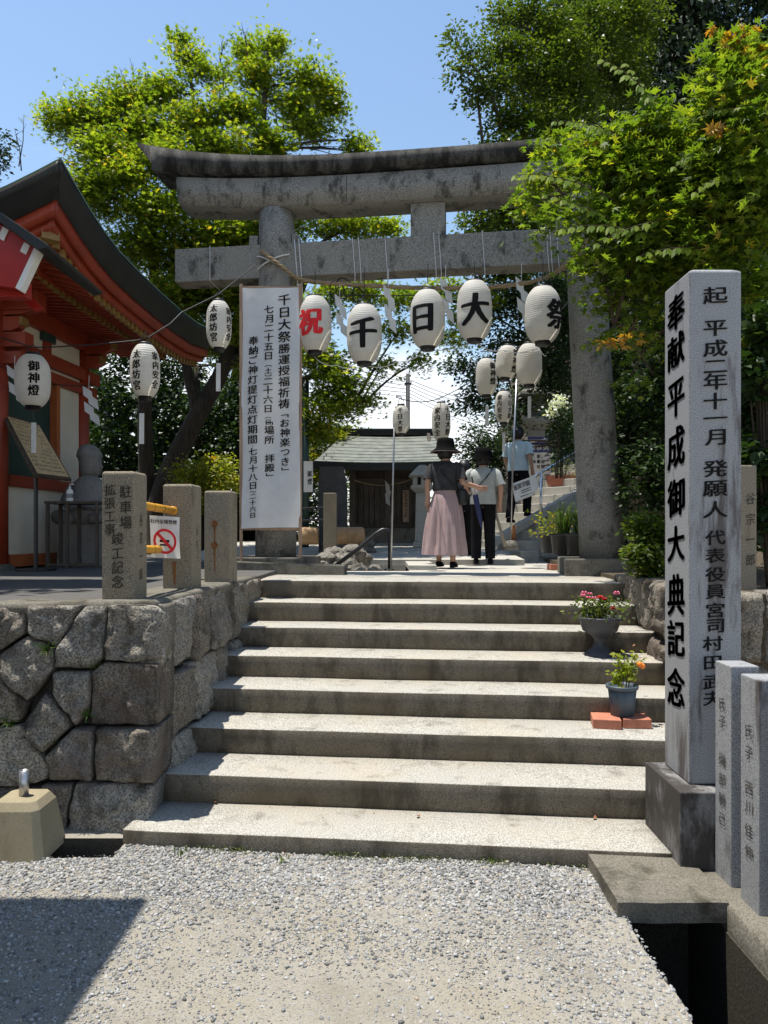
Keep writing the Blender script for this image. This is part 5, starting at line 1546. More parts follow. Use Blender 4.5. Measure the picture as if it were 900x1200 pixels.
# ---- granite lantern beside the shrine
sl_ = thing('stone_lantern', 'pale granite lantern with square openings beside the wooden shrine', 'stone lantern', (W(495, 634, 13.0).x, 13.0, 1.42))
lz = lambda py: EYE + (HY - py) * 13.0 / F - 1.42
mb = MB(); mb.box(-.16, .16, -.16, .16, -.02, .08); mb.build('base', PAVE, sl_, bevel=.02)
mb = MB(); mb.rings([[(x * s, y * s, z) for x, y in ((-1, -1), (1, -1), (1, 1), (-1, 1))] for s, z in ((.125, .08), (.11, lz(577)))]); mb.build('shaft', PAVE, sl_, bevel=.015)
mb = MB(); mb.rings([[(x * s, y * s, z) for x, y in ((-1, -1), (1, -1), (1, 1), (-1, 1))] for s, z in ((.12, lz(577)), (.20, lz(572)), (.20, lz(569)))]); mb.build('platform', PAVE, sl_, bevel=.012)
for sx in (-1, 1):
    for sy in (-1, 1):
        mb = MB(); mb.box(sx * .13 - .035, sx * .13 + .035, sy * .13 - .035, sy * .13 + .035, lz(569), lz(560)); mb.build('corner_pier', PAVE, sl_, bevel=.006)
mb = MB(); mb.box(-.03, .03, -.16, -.11, lz(569), lz(560)); mb.build('mullion', PAVE, sl_)
mb = MB(); mb.box(-.10, .10, -.10, .10, lz(569), lz(560)); mb.build('light_chamber', DARKIN, sl_)
mb = MB(); mb.rings([[(x * s, y * s, z) for x, y in ((-1, -1), (1, -1), (1, 1), (-1, 1))] for s, z in ((.19, lz(560)), (.24, lz(558)), (.10, lz(548)), (.05, lz(545)))]); mb.build('cap', PAVE, sl_, bevel=.012)

# ---- things left of the wooden shrine, seen past the banner
mb = MB(); c = W(391, 634, 12.0); z0 = 1.25
mb.rings([[(c.x + x, 12.0 + y, z) for x, y in ((-.24, -.08), (.22, -.08), (.22, .08), (-.24, .08))] for z in (z0, 2.4)] + [[(c.x + x, 12.0 + y, z) for x, y in ((-.22, -.07), (.16, -.07), (.16, .07), (-.22, .07))] for z in (2.72,)])
tag(mb.build('dark_stele', plain('dark_slate', (0.05, 0.053, 0.056), .6, .3, 7, bumps=.2), bevel=.01), 'tall dark slate stele left of the wooden shrine', 'stele')
pd = 10.6
t = thing('inscribed_post', 'slim inscribed granite post standing before the dark slate stele', 'stone post', (W(387, 640, pd).x, pd, 1.2))
mb = MB(); mb.box(-.09, .09, -.09, .09, -.05, EYE + (HY - 578) * pd / F - 1.2); mb.build('shaft', POST, t, bevel=.012)
mb = MB(); mb.box(-.55, .30, -.16, .16, -.05, .06); mb.build('plinth', KERB, t, bevel=.02)
for k, (px, r, l) in enumerate(((362, .135, .30), (402, .135, .28), (416, .135, .26))):
    c = W(px, 628, 11.3); t = thing('cut_log', ['short pale log behind the slim inscribed post, its end hidden', 'short pale log in the middle of the row', 'short pale log at the shrine end of the row'][k], 'log', (c.x, 11.3, c.z - r), R(6 * k), 'pale logs lying in a row')
    mb = MB(); mb.tube([(-l / 2, 0, r), (-l / 2 + .02, 0, r), (l / 2 - .02, 0, r), (l / 2, 0, r)], [r * .93, r, r, r * .93], 16); mb.build('log_body', LOGWOOD, t, smooth=R(40))
    mb = MB(); mb.tube([(l / 2, 0, r), (l / 2 + .003, 0, r)], r * .3, 10); mb.build('log_heart', BRBARK, t)
def boulder(c, r, label, seed, mat=ROCK, sq_=(1, 1, .7), group=None, name='boulder'):
    bm = bmesh.new(); bmesh.ops.create_icosphere(bm, subdivisions=3, radius=1.0)
    for v in bm.verts:
        n_ = noise.fractal(v.co * 1.3 + Vector((seed * 3.3, 0, 0)), .9, 2.0, 4)
        v.co = Vector((v.co.x * sq_[0], v.co.y * sq_[1], v.co.z * sq_[2])) * r * (1 + .32 * n_)
    me = bpy.data.meshes.new(name); bm.to_mesh(me); bm.free(); me.shade_smooth_by_angle(R(35)) if hasattr(me, 'shade_smooth_by_angle') else None; me.materials.append(mat)
    o = link(name, me); o.location = c
    return tag(o, label, 'rock', group)
boulder((W(411, 628, 11.9).x, 11.9, 1.42), .36, 'dark rounded boulder behind the pale logs', 1, sq_=(1.2, .8, .55))
# sunken basin: rocks, railing
for k, (px, py, d, r) in enumerate(((392, 650, 9.6, .13), (402, 657, 9.4, .12), (412, 650, 9.9, .16), (383, 656, 9.2, .12), (425, 655, 10.1, .13), (420, 668, 9.0, .10), (438, 668, 8.95, .08), (396, 667, 9.0, .10), (408, 663, 9.2, .12), (376, 664, 9.0, .09))):
    p = W(px, py, d); boulder(p, r, 'mossy rock edging the sunken basin behind the top step', 5 + k, group='rocks around the sunken basin', sq_=(1.1, .9, .8), name='basin_rock')
mb = MB(); mb.box(PX1, PX1 + .34, PY0 + .25, PY1 - .1, LAND - .2, LAND + .055); tag(mb.build('basin_kerb', PAVE, bevel=.012), 'pale kerb slab along the sunken basin beside the walkers', 'kerb')
rl_ = thing('black_handrail', 'black pipe handrail sloping down into the sunken basin', 'handrail', (W(456, 668, 8.9).x, 8.9, LAND))
pts = [W(378, 674, 8.9), W(420, 643, 8.9), W(440, 626, 8.9), W(448, 621, 8.9), W(454, 621, 8.9), W(456.5, 626, 8.9), W(457, 640, 8.9), W(457, 669, 8.9)]
mb = MB(); mb.tube(pts, .026, 12); mb.build('pipe', BLACK, rl_, smooth=True, world=True)
mb = MB(); mb.lathe([(.06, 0), (.06, .012), (.03, .016)], n=14); mb.build('foot_plate', BLACK, rl_, smooth=R(40)).location = (0.0, 0, 0)
tpole = thing('lantern_pole', 'thin grey steel pole holding a lantern before the wooden shrine', 'pole', W(458, 668, 8.82))
mb = MB(); mb.tube([W(458, 669, 8.82), W(463, 462, 8.82)], .011, 8); mb.build('shaft', STEEL, tpole, smooth=True, world=True)
mb = MB(); mb.tube([W(463, 464, 8.82), W(470, 465, 8.85), W(471, 469, 8.85)], .006, 6); mb.build('hook', STEEL, tpole, world=True)
gp = thing('green_post', 'dark green steel post with a white plate behind the cloth banner', 'post', W(358, 634, 11.5))
mb = MB(); mb.lathe([(.055, -.1), (.055, 2.5)], n=14); mb.build('shaft', plain('green_steel', (.02, .05, .045), .5, .15, 8), gp, smooth=True)
mb = MB(); mb.box(-.02, .12, -.075, -.06, EYE + (HY - 577) * 11.5 / F - gp.location.z, EYE + (HY - 541) * 11.5 / F - gp.location.z); pl_ = mb.build('plate', WHITEP, gp)
lettering(column('献燈', .075, EYE + (HY - 551) * 11.5 / F - gp.location.z, .10, .12, .7), lambda u, v: (u, -.08, v), INK, 'lettering', pl_, .01)
for k, py in enumerate((596, 610)):
    mb = MB(); mb.tube([W(352, py, 11.0), W(380, py - 1, 10.8)], .016, 8)
    tag(mb.build('guard_bar', BLACK), ['upper dark guard bar left of the slim inscribed post', 'lower dark guard bar left of the slim inscribed post'][k], 'bar', 'guard bars by the inscribed post')

# ---- utility pole and overhead lines far behind
up_ = thing('utility_pole', 'far concrete utility pole rising above the wooden shrine roof', 'utility pole', W(478, 560, 30) * 1.0)
up_.location.z = 1.0
zt_ = EYE + (HY - 438) * 30 / F
mb = MB(); mb.lathe([(.11, 0), (.08, zt_ - 1.0)], n=12); mb.build('shaft', plain('pole_concrete', (.06, .058, .055), .8, .15, 4), up_, smooth=R(40))
mb = MB(); mb.box(-.14, .14, -.10, .10, zt_ - 1.45, zt_ - 1.38); mb.build('wire_bracket', BLACK, up_)
for k in range(6):
    a = W(478, 444 + k * 4, 30); mb = MB(); mb.tube(sag(W(250 - 10 * k, 330 + k * 12, 26), a, .5)[:-1] + sag(a, W(640, 470 + k * 7, 36), .5), .012, 4)
    tag(mb.build('overhead_line', WIRE), 'thin overhead power line crossing the sky behind the gate', 'cable', 'overhead lines')
# ================================================================ side stairs climbing right behind the gate
ss_o = Vector((1.86, 12.15, LAND))
ax = Vector((.80, .60, 0)); wx = Vector((.60, -.80, 0))
sst = thing('side_stairs', 'rough granite side stairs climbing to the right behind the gate pillar', 'stairs', ss_o)
for k in range(13):
    mb = MB(); o = ss_o + ax * (.30 * k)
    z0, z1 = LAND - .1 + .165 * max(0, k - 1), LAND + .165 * (k + 1)
    w0, w1 = -1.5 - .1 * (k == 0), .42 - .06 * (k % 2) + (.08 if k == 0 else 0)
    cuts = [w0, -.95 + .1 * (k % 3), -.35 + .12 * (k % 2), w1]
    for a, b2 in zip(cuts[:-1], cuts[1:]):
        m2 = MB(); j = random.uniform(-.012, .012)
        q = [o + wx * (a + .004) + ax * j, o + wx * (b2 - .004) + ax * j, o + wx * (b2 - .004) + ax * .42, o + wx * (a + .004) + ax * .42]
        m2.hexa([(p.x, p.y, z0) for p in q], [(p.x, p.y, z1 + j * .3) for p in q]); m2.build('step_stone', PAVE, sst, bevel=.014, world=True)
cu_ = thing('stair_curb', 'pale sloping stone curb dividing the side stairs', 'curb', W(570, 636, 12.4))
mb = MB(); a, b2 = W(572, 634, 12.2), W(700, 559, 13.6); dv = Vector((.6, -.8, 0)) * .07; u = Vector((0, 0, .14))
mb.rings([[a - dv - u, a + dv - u, a + dv, a - dv], [b2 - dv - u, b2 + dv - u, b2 + dv, b2 - dv]]); mb.build('slab', PAVE, cu_, bevel=.012, world=True)
hr_ = thing('steel_handrail', 'bright steel handrail rising along the side stairs', 'handrail', W(628, 600, 12.3))
mb = MB(); mb.tube([W(622, 561, 12.2), W(640, 550, 12.3), W(720, 502, 13.2)], .026, 12); mb.build('rail', CHROME, hr_, smooth=True, world=True)
for px, py, d in ((634, 553, 12.25), (715, 505, 13.1)):
    mb = MB(); p = W(px, py, d); mb.tube([p, Vector((p.x, p.y, p.z - 1.0))], .02, 10); mb.build('post', CHROME, hr_, smooth=True, world=True)
sp = thing('leaning_pole', 'slender steel pole leaning slightly from a stone foot beside the side stairs', 'pole', W(599, 640, 11.4))
mb = MB(); mb.tube([W(598.5, 638, 11.4), W(601, 540, 11.35), W(605.5, 445, 11.3)], .013, 8); mb.build('shaft', STEEL, sp, smooth=True, world=True)
mb = MB(); p = W(601.5, 640, 11.42); mb.tube([p, p + Vector((.01, 0, .32))], .035, 10); mb.build('brown_stub', RUST, sp, smooth=True, world=True)
mb = MB(); mb.lathe([(.12, -.06), (.125, .0), (.10, .07), (.05, .09)], n=12); mb.build('stone_foot', ROCK, sp, smooth=R(50))
sg2 = thing('school_sign', 'white slanted advertising plate tied to the lower end of the steel handrail', 'sign', W(616, 575, 11.9))
q = [W(600, 567, 11.7), W(627, 557, 11.9), W(632, 571, 11.9), W(623.5, 581, 11.85), W(604.5, 588, 11.7)]
n_ = (q[1] - q[0]).cross(q[4] - q[0]).normalized(); n_ = -n_ if n_.y > 0 else n_
mb = MB(); mb.hexa([p - n_ * .012 for p in q], q); mb.build('plate', WHITEP, sg2, world=True)
eu = (q[1] - q[0]).normalized(); ev = (q[0] - q[4]).normalized()
o_ = q[0] + n_ * .006
lettering([(c, .045 + i * .085, -.075, .085, .095) for i, c in enumerate('滋賀学園')], lambda u, v: o_ + eu * u + ev * v, plain('grey_print', (.09, .09, .10), .6, .1), 'lettering', sg2, .012, 0, world=True)
mb = MB()
for k, (x, y, l) in enumerate(((.14, -.15, .2), (.14, -.185, .2), (.10, -.235, .24))): mb.add([o_ + eu * x + ev * y, o_ + eu * (x + l) + ev * y, o_ + eu * (x + l) + ev * (y - .014), o_ + eu * x + ev * (y - .014)], [(0, 1, 2, 3)])
mb.build('small_print', MATS['grey_print'], sg2, world=True)
# blue direction sign, stone lantern cap behind
ds = thing('direction_sign', 'navy sign with white arrow reading 表参道 above a white list board', 'sign', W(634, 600, 14.6))
D2 = 14.6
def pq_(x0, x1, y0, y1, name, mat, dy=0.0, parent=ds):
    a, b2 = W(x0, y1, D2), W(x1, y0, D2); mb = MB(); mb.box(a.x, b2.x, D2 - .02 + dy, D2 + .01 + dy, a.z, b2.z); return mb.build(name, mat, parent, world=True)
pq_(618, 645, 512, 530, 'blue_panel', BLUE); pq_(618, 645, 530.5, 574, 'white_panel', WHITEP)
mb = MB(); yy = D2 - .024
def fl(pts): mb.add([Vector((W(x, y, D2).x, yy, W(x, y, D2).z)) for x, y in pts], [tuple(range(len(pts)))])
fl([(620, 519.5), (620, 518), (639, 514.2), (639, 515.8)]); fl([(637, 512.8), (642.5, 514.4), (641.5, 515.2), (636.5, 514)]); fl([(642.5, 514.4), (638.5, 518.6), (638, 517.4), (641, 514.8)])
mb.build('arrow', WHITEP, ds, world=True)
s_ = D2 / F
lettering([(c, (623.5 + 8 * i - CX) * s_, EYE + (HY - 524.6) * s_, 7.4 * s_, 7.4 * s_) for i, c in enumerate('表参道')], lambda u, v: (u, D2 - .024, v), WHITEP, 'lettering', ds, .015, 0, world=True)
lettering([(c, (x - CX) * s_, EYE + (HY - y) * s_, 4.2 * s_, 4.6 * s_) for c, x, y in (('本', 626, 541), ('殿', 631, 541), ('前', 636, 541), ('社', 631, 547), ('殿', 636, 547), ('駅', 631, 535))], lambda u, v: (u, D2 - .024, v), INK, 'lettering', ds, .015, 0, world=True)
mb = MB()
for k in range(7): fl([(637.5, 534 + k * 5.6), (644, 533.4 + k * 5.6), (644, 534.6 + k * 5.6), (637.5, 535.2 + k * 5.6)])
mb.build('small_print', INKF, ds, world=True)
pq_(630, 633, 574, 604, 'post', STEEL, .01)
tl2 = thing('stone_lantern', 'tall stone lantern with a broad flat cap behind the navy direction sign', 'stone lantern', W(628, 570, 15.4))
lz = lambda py: EYE + (HY - py) * 15.4 / F - tl2.location.z
def sqr(s, z): return [(x * s, y * s, z) for x, y in ((-1, -1), (1, -1), (1, 1), (-1, 1))]
mb = MB(); mb.rings([sqr(.22, -.4), sqr(.18, 0), sqr(.16, lz(505))]); mb.build('shaft', PAVE, tl2, bevel=.02)
mb = MB(); mb.rings([sqr(.18, lz(505)), sqr(.34, lz(497)), sqr(.35, lz(491))]); mb.build('platform', PAVE, tl2, bevel=.02)
mb = MB(); mb.rings([sqr(.20, lz(491)), sqr(.20, lz(470))]); mb.build('light_box', ROCK, tl2, bevel=.02)
mb = MB(); mb.rings([sqr(.22, lz(470)), sqr(.42, lz(467)), sqr(.40, lz(463)), sqr(.12, lz(452)), sqr(.06, lz(446))]); mb.build('cap', ROCK, tl2, bevel=.02)
mb = MB(); c = W(580, 610, 14.0)
mb.rings([[(c.x + x, 14.0 + y, z) for x, y in ((-.30, -.1), (.32, -.1), (.30, .1), (-.3, .1))] for z in (1.2, 1.9)] + [[(c.x + x, 14 + y, 2.62) for x, y in ((-.16, -.08), (.26, -.08), (.24, .08), (-.16, .08))]])
tag(mb.build('standing_stone', ROCK, bevel=.04), 'rough grey standing stone behind the walkers', 'stone')

# ---- potted plants against the right gate pillar
def plant_pot(px, py, d, r, h, mat, label, kind, n=70, lh=.5):
    t = thing('potted_plant', label, 'plant pot', W(px, py, d), 0, 'plant pots by the right gate pillar')
    mb = MB(); mb.lathe([(r * .8, 0), (r * .98, h * .9), (r * 1.08, h * .9), (r * 1.08, h), (r * .95, h), (r * .9, h * .85)], n=24); mb.build('pot', mat, t, smooth=R(40))
    mb = MB(); mb.lathe([(r * .93, h * .88), (0, h * .92)], n=14, cap=False); mb.build('soil', SOIL, t)
    if kind == 'strap':
        mb = MB()
        for k in range(n):
            a = random.random() * 6.283; o = Vector((math.cos(a), math.sin(a), 0)); l = lh * random.uniform(.5, 1.1); w = .011; q = random.uniform(.15, 1)
            s = Vector((-o.y, o.x, 0)) * w; b0_ = Vector((0, 0, h * .9)) + o * r * .4 * random.random()
            pts = bez(b0_, b0_ + o * l * .25 * q + Vector((0, 0, l * .9)), b0_ + o * l * q * .9 + Vector((0, 0, l * (1 - q * 1.0))), 5)
            mb.rings([[p - s * (1 - i / 5.5), p + s * (1 - i / 5.5)] for i, p in enumerate(pts)], cap=False, closed=False)
        me = mb.mesh('leaves', L_GRASS); at = me.attributes.new('leaf_tone', 'FLOAT', 'FACE')
        at.data.foreach_set('value', list(np.repeat(RNG.random(len(me.polygons) // 5 + 1), 5)[:len(me.polygons)])); link('leaves', me, t)
    else:
        posy(t, 260, r * 1.5, h * .9, lh, kind, .05)
    return t
plant_pot(648, 648, 9.6, .17, .24, POTK, 'black pot of reddish leaves next to the strap leaved pots', L_YEL, lh=.30)
plant_pot(661, 650, 9.2, .17, .26, POTK, 'black pot of arching green strap leaves, left of its twin', 'strap', 90, .55)
plant_pot(679, 650, 9.0, .18, .26, POTK, 'black pot of arching green strap leaves touching the gate pillar', 'strap', 80, .5)
mb = MB(); c = W(649, 660, 9.0); mb.box(c.x - .06, c.x + .06, 8.9, 9.1, LAND, LAND + .07); tag(mb.build('brick', BRICKM, bevel=.006), 'single red brick lying in front of the black pots', 'brick')
t = thing('terracotta_trough', 'terracotta trough on the bank above the side stairs', 'planter', W(661, 570, 14.2)); mb = MB(); mb.hexa(sq(.28, .1, 0), sq(.34, .13, .2)); mb.build('trough', POTT, t, bevel=.01)
posy(t, 160, .3, .18, .3, L_BROAD, .05)
# other stone posts on the right
for (px0, px1, pyt, d, zb2, lab) in ((746, 776, 558, 7.6, 1.2, 'old granite post half hidden in the bushes behind the monument'), (868, 887, 545, 5.1, 1.24, 'slim inscribed granite post behind the tall monument')):
    w = (px1 - px0) * d / F / 2; t = thing('granite_post', lab, 'stone post', (W((px0 + px1) / 2, 600, d).x, d + w, zb2))
    mb = MB(); mb.box(-w, w, -w, w, -.05, EYE + (HY - pyt) * d / F - zb2); mb.build('shaft', POST, t, bevel=.01)
    if px0 > 800: lettering(column('谷宗一郎', 0.01, .70, .085, .14, .8), lambda u, v: (u, -w - .004, v), INKF, 'inscription', t, .004)

# ================================================================ people
def skin_mesh(name, V, E, Rr, mat, parent, sub=2):
    me = bpy.data.meshes.new('tmp'); me.from_pydata(V, E, []); o = bpy.data.objects.new('tmp', me); COL.objects.link(o)
    o.modifiers.new('skin', 'SKIN'); s = o.modifiers.new('sub', 'SUBSURF'); s.levels = sub; s.render_levels = sub
    lay = me.skin_vertices[0].data
    for i, r in enumerate(Rr):
        lay[i].radius = r if isinstance(r, tuple) else (r, r); lay[i].use_root = (i == 0)
    dg = bpy.context.evaluated_depsgraph_get(); dg.update()
    out = bpy.data.meshes.new_from_object(o.evaluated_get(dg)); out.name = name
    bpy.data.objects.remove(o)
    out.materials.clear(); out.materials.append(mat)
    out.shade_smooth()
    return link(name, out, parent)
def ell(z, rx, ry, cx=0, cy=0, n=28, f=None):
    r = []
    for i in range(n):
        a = 2 * math.pi * i / n; k = 1 + (f(a, z) if f else 0)
        r.append((cx + rx * math.cos(a) * k, cy + ry * math.sin(a) * k, z))
    return r
def person(label, loc, rz, H, arms, legs, top, bottom, skirt=False, head='hair', tee_len=.0, build=1.0):
    """faces local +y; arms: [(elbow, wrist)] left/right, legs: [(knee, ankle)] left/right, in metres for H = 1.6"""
    t = thing('person', label, 'person', loc, rz); t.scale = (H / 1.6,) * 3
    b = build
    V = [(0, 0, .90), (0, 0, 1.06), (0, .005, 1.22), (0, 0, 1.335), (0, .012, 1.40), (0, .02, 1.475), (0, .02, 1.54)]
    E = [(0, 1), (1, 2), (2, 3), (3, 4), (4, 5), (5, 6)]
    Rr = [(.135 * b, .105), (.125 * b, .095), (.145 * b, .10), (.055, .055), (.062, .07), (.082, .098), (.06, .07)]
    def add(p, par, r): V.append(tuple(p)); E.append((par, len(V) - 1)); Rr.append(r); return len(V) - 1
    add((0, .125, 1.455), 5, .016)                                   # nose
    for s in (-1, 1): add((s * .092, .01, 1.46), 5, (.012, .02))      # ears
    for s, (el, wr) in zip((-1, 1), arms):
        sh = add((s * .175 * b, -.005, 1.285), 2, .052)
        e = add(el, sh, .040); w = add(wr, e, .026)
        d = (Vector(wr) - Vector(el)).normalized(); pl = add(Vector(wr) + d * .05, w, (.034, .018))
        sd_ = d.cross(Vector((0, 1, .2))).normalized()
        for k, (o, l) in enumerate(((-.026, .055), (-.009, .066), (.009, .062), (.026, .05))):
            f1 = add(Vector(wr) + d * .085 + sd_ * o, pl, .0085); f2 = add(Vector(wr) + d * (.085 + l * .6) + sd_ * o + Vector((0, .012, 0)), f1, .008); add(Vector(wr) + d * (.085 + l) + sd_ * o + Vector((0, .03, 0)), f2, .007)
        th = add(Vector(wr) + d * .035 - sd_ * .038 + Vector((0, .012, 0)), w, .010); add(Vector(wr) + d * .075 - sd_ * .048 + Vector((0, .022, 0)), th, .009)
    for s, (kn, an) in zip((-1, 1), legs):
        h = add((s * .085, 0, .84), 0, .082); k = add(kn, h, .056); a = add(an, k, .036)
        add((an[0] + s * .01, an[1] + .12, an[2] - .035), a, .03)
    skin_mesh('body', V, E, Rr, SKIN, t, 2)
    # top
    fold = lambda a, z: .022 * noise.noise(Vector((math.cos(a) * 2.2, math.sin(a) * 2.2, z * 9)))
    mb = MB(); hem = .98 - tee_len
    mb.rings([ell(hem, .165 * b, .13, f=fold), ell(hem + .02, .17 * b, .135, f=fold), ell(1.06, .16 * b, .125, f=fold), ell(1.15, .172 * b, .13, f=fold), ell(1.23, .185 * b, .128, f=fold), ell(1.29, .19 * b, .11, f=fold), ell(1.325, .145 * b, .085), ell(1.345, .085, .07), ell(1.36, .068, .064)], cap=False)
    sh_ = mb.build('shirt', top, t, smooth=True)
    for s, (el, wr) in zip((-1, 1), arms):
        S = Vector((s * .165 * b, -.005, 1.29)); e = Vector(el); d = (e - S)
        mb = MB(); mb.tube([S - d * .22 + Vector((-s * .03, 0, -.015)), S - d * .02 + Vector((0, 0, -.012)), S + d * .22, S + d * .5, S + d * .82], [.035, .060, .067, .067, .072], 16, cap=False); mb.build('sleeve', top, sh_, smooth=True)
    if skirt:
        pleat = lambda a, z: (.20 * noise.noise(Vector((math.cos(a) * 3.1, math.sin(a) * 3.1, z * .9))) + .17 * noise.noise(Vector((math.cos(a) * 7.5, math.sin(a) * 7.5, z * 1.6 + 4))) + .03 * math.sin(a * 9 + 3 * math.sin(a * 2))) * max(.15, min(1, (1.02 - z) / .4)) + .03 * noise.noise(Vector((math.cos(a) * 4, math.sin(a) * 4, z * 9)))
        mb = MB(); rs = []
        for z, rx, ry in ((1.01, .150, .118), (.985, .152, .120), (.96, .150, .12), (.88, .178, .145), (.75, .205, .168), (.6, .226, .186), (.45, .244, .202), (.3, .26, .216), (.19, .272, .228), (.165, .273, .229)):
            rs.append(ell(z, rx, ry, n=110, f=pleat))
        rs = [[tuple(Vector(p).lerp(Vector(q), k / 3)) for p, q in zip(r0_, r1_)] for r0_, r1_ in zip(rs[:-1], rs[1:]) for k in range(3)] + [rs[-1]]
        mb.rings(rs, cap=False); mb.build('skirt', bottom, t, smooth=True)
        mb = MB(); mb.rings([ell(1.012, .153, .121), ell(.975, .155, .123)], cap=False); mb.build('waistband', bottom, t, smooth=True)
    else:
        tr = None
        mb = MB(); mb.rings([ell(.80, .155 * b, .12), ell(.90, .158 * b, .122), ell(1.0, .14 * b, .108)], cap=False)
        for s, (kn, an) in zip((-1, 1), legs):
            h = Vector((s * .082, 0, .86)); k = Vector(kn); a = Vector(an)
            mb.tube([h, h.lerp(k, .5), k, k.lerp(a, .5), a + Vector((0, .0, .0))], [.098, .09, .078, .072, .068], 18, cap=False)
        mb.build('trousers', bottom, t, smooth=True)
    for s, (kn, an) in zip((-1, 1), legs):
        a = Vector(an); mb = MB()
        mb.rings([[(a.x + x, a.y + y, a.z - .075 + z) for x, y, z in r] for r in (
            [(-.025, -.07, .0), (.025, -.07, .0), (.022, -.065, .05), (-.022, -.065, .05)], [(-.036, -.03, .0), (.036, -.03, 0), (.034, -.03, .075), (-.034, -.03, .075)],
            [(-.040, .06, 0), (.040, .06, 0), (.036, .06, .06), (-.036, .06, .06)], [(-.044, .12, 0), (.044, .12, 0), (.036, .12, .045), (-.036, .12, .045)], [(-.03, .17, 0), (.03, .17, 0), (.024, .165, .028), (-.024, .165, .028)])])
        mb.build('shoe', TROU, t, smooth=True, bevel=.012)
    # hair and hat
    mb = MB()
    hp = [(1.385, .070, .055, -.02), (1.42, .094, .085, -.022), (1.47, .102, .108, -.012), (1.52, .100, .11, 0.0), (1.56, .085, .095, .004), (1.59, .055, .06, .006), (1.60, .015, .02, .006)]
    if head == 'bun': hp[0] = (1.36, .075, .06, -.03)
    mb.rings([ell(z, rx, ry, 0, cy - .004, f=lambda a, z: .05 * noise.noise(Vector((math.cos(a) * 5, math.sin(a) * 5, z * 9)))) for z, rx, ry, cy in hp])
    mb.build('hair', HAIR, t, smooth=True)
    if head == 'hat':
        mb = MB(); brim = lambda a, z: .05 * math.sin(2 * a + .6) + .03 * math.sin(3 * a)
        mb.rings([ell(1.475, .19, .195, 0, 0, f=brim), ell(1.505, .15, .155), ell(1.53, .118, .125), ell(1.60, .112, .118), ell(1.645, .10, .105), ell(1.655, .06, .06)], cap=False)
        mb.add(ell(1.655, .06, .06), [tuple(range(28))]); mb.build('sun_hat', HATK, t, smooth=True)
        mb = MB(); mb.rings([ell(1.474, .192, .197, f=brim), ell(1.468, .194, .199, f=brim), ell(1.470, .186, .19, f=brim)], cap=False); mb.build('hat_trim', SKIRT, t, smooth=True)
    if head == 'bucket':
        mb = MB(); mb.rings([ell(1.455, .150, .155), ell(1.52, .125, .13), ell(1.56, .120, .125), ell(1.62, .105, .11), ell(1.635, .06, .06)], cap=False); mb.add(ell(1.635, .06, .06), [tuple(range(28))]); mb.build('bucket_hat', HATK, t, smooth=True)
    return t
LEGS0 = [((-.09, .0, .48), (-.095, -.01, .085)), ((.09, .02, .48), (.10, .02, .085))]
wm = person('woman in a dark hat, charcoal shirt and long dusty pink skirt walking away', W(522, 662, 9.45), R(-18), 1.60,
            [((-.225, -.06, 1.08), (-.225, -.01, .87)), ((.235, -.05, 1.07), (.40, .10, 1.03))], [((-.09, .02, .48), (-.10, .06, .085)), ((.09, -.02, .48), (.11, -.06, .085))], TEE_D, SKIRT, True, 'hat')
wm.location.z = LAND + .002
mb = MB(); mb.tube([(-.10, -.07, 1.325), (.0, -.142, 1.2), (.12, -.138, 1.06), (.18, -.10, .98)], .011, 6, flat=.5); mb.build('bag_strap', BLACK, wm, smooth=True)
mb = MB(); mb.rings([ell(z, rx, .05, .215, -.02, 20) for z, rx in ((.80, .05), (.83, .075), (.96, .08), (1.0, .05))]); mb.build('shoulder_bag', BLACK, wm, smooth=True)
um = thing('folded_umbrella', 'folded navy umbrella held by the woman in the pink skirt', 'umbrella', W(556, 574, 9.5))
mb = MB(); a, b2 = W(555, 570, 9.55), W(565, 621, 9.65)
mb.tube([a, a.lerp(b2, .06), a.lerp(b2, .3), a.lerp(b2, .7), a.lerp(b2, .94), b2], [.012, .03, .036, .03, .012, .005], 14); mb.build('canopy', NAVY, um, smooth=True, world=True)
mb = MB(); mb.tube([a, a.lerp(b2, .18)], [.036, .038], 12, cap=False); mb.build('white_band', SHIDE, um, smooth=True, world=True)
mb = MB(); mb.tube([a, a - (b2 - a) * .22], .009, 8); mb.build('handle', BLACK, um, world=True)
pb = person('person in a black bucket hat, pale grey shirt and black trousers beside the woman', W(566, 658, 10.5), R(-10), 1.62,
            [((-.24, .03, 1.06), (-.16, .16, 1.0)), ((.25, -.02, 1.06), (.235, .06, .86))], LEGS0, TEE_G, TROU, False, 'bucket', .14, 1.08)
pb.location.z = LAND + .002
mb = MB(); mb.tube([(.13, -.06, 1.325), (.05, -.148, 1.2), (-.10, -.148, 1.05), (-.17, -.10, .95)], .012, 6, flat=.5); mb.build('bag_strap', BLACK, pb, smooth=True)
ws_ = thing('walking_stick', 'pale wooden walking stick in the hand of the grey shirted person', 'stick', W(592, 640, 10.7))
mb = MB(); mb.tube([W(575, 584, 10.55), W(584, 612, 10.62), W(592, 640, 10.7)], [.018, .02, .022], 8); mb.build('shaft', plain('pale_wood', (.30, .26, .21), .8, .2, 20), ws_, smooth=True, world=True)
pc = person('dark haired person mostly hidden between the two walkers', W(544, 656, 11.3), R(0), 1.56, [((-.22, .02, 1.06), (-.18, .12, .9)), ((.22, .02, 1.06), (.18, .12, .9))], LEGS0, TEE_D, TROU, False, 'hair')
pc.location.z = LAND + .002
mz = EYE + (HY - 613) * 13.3 / F
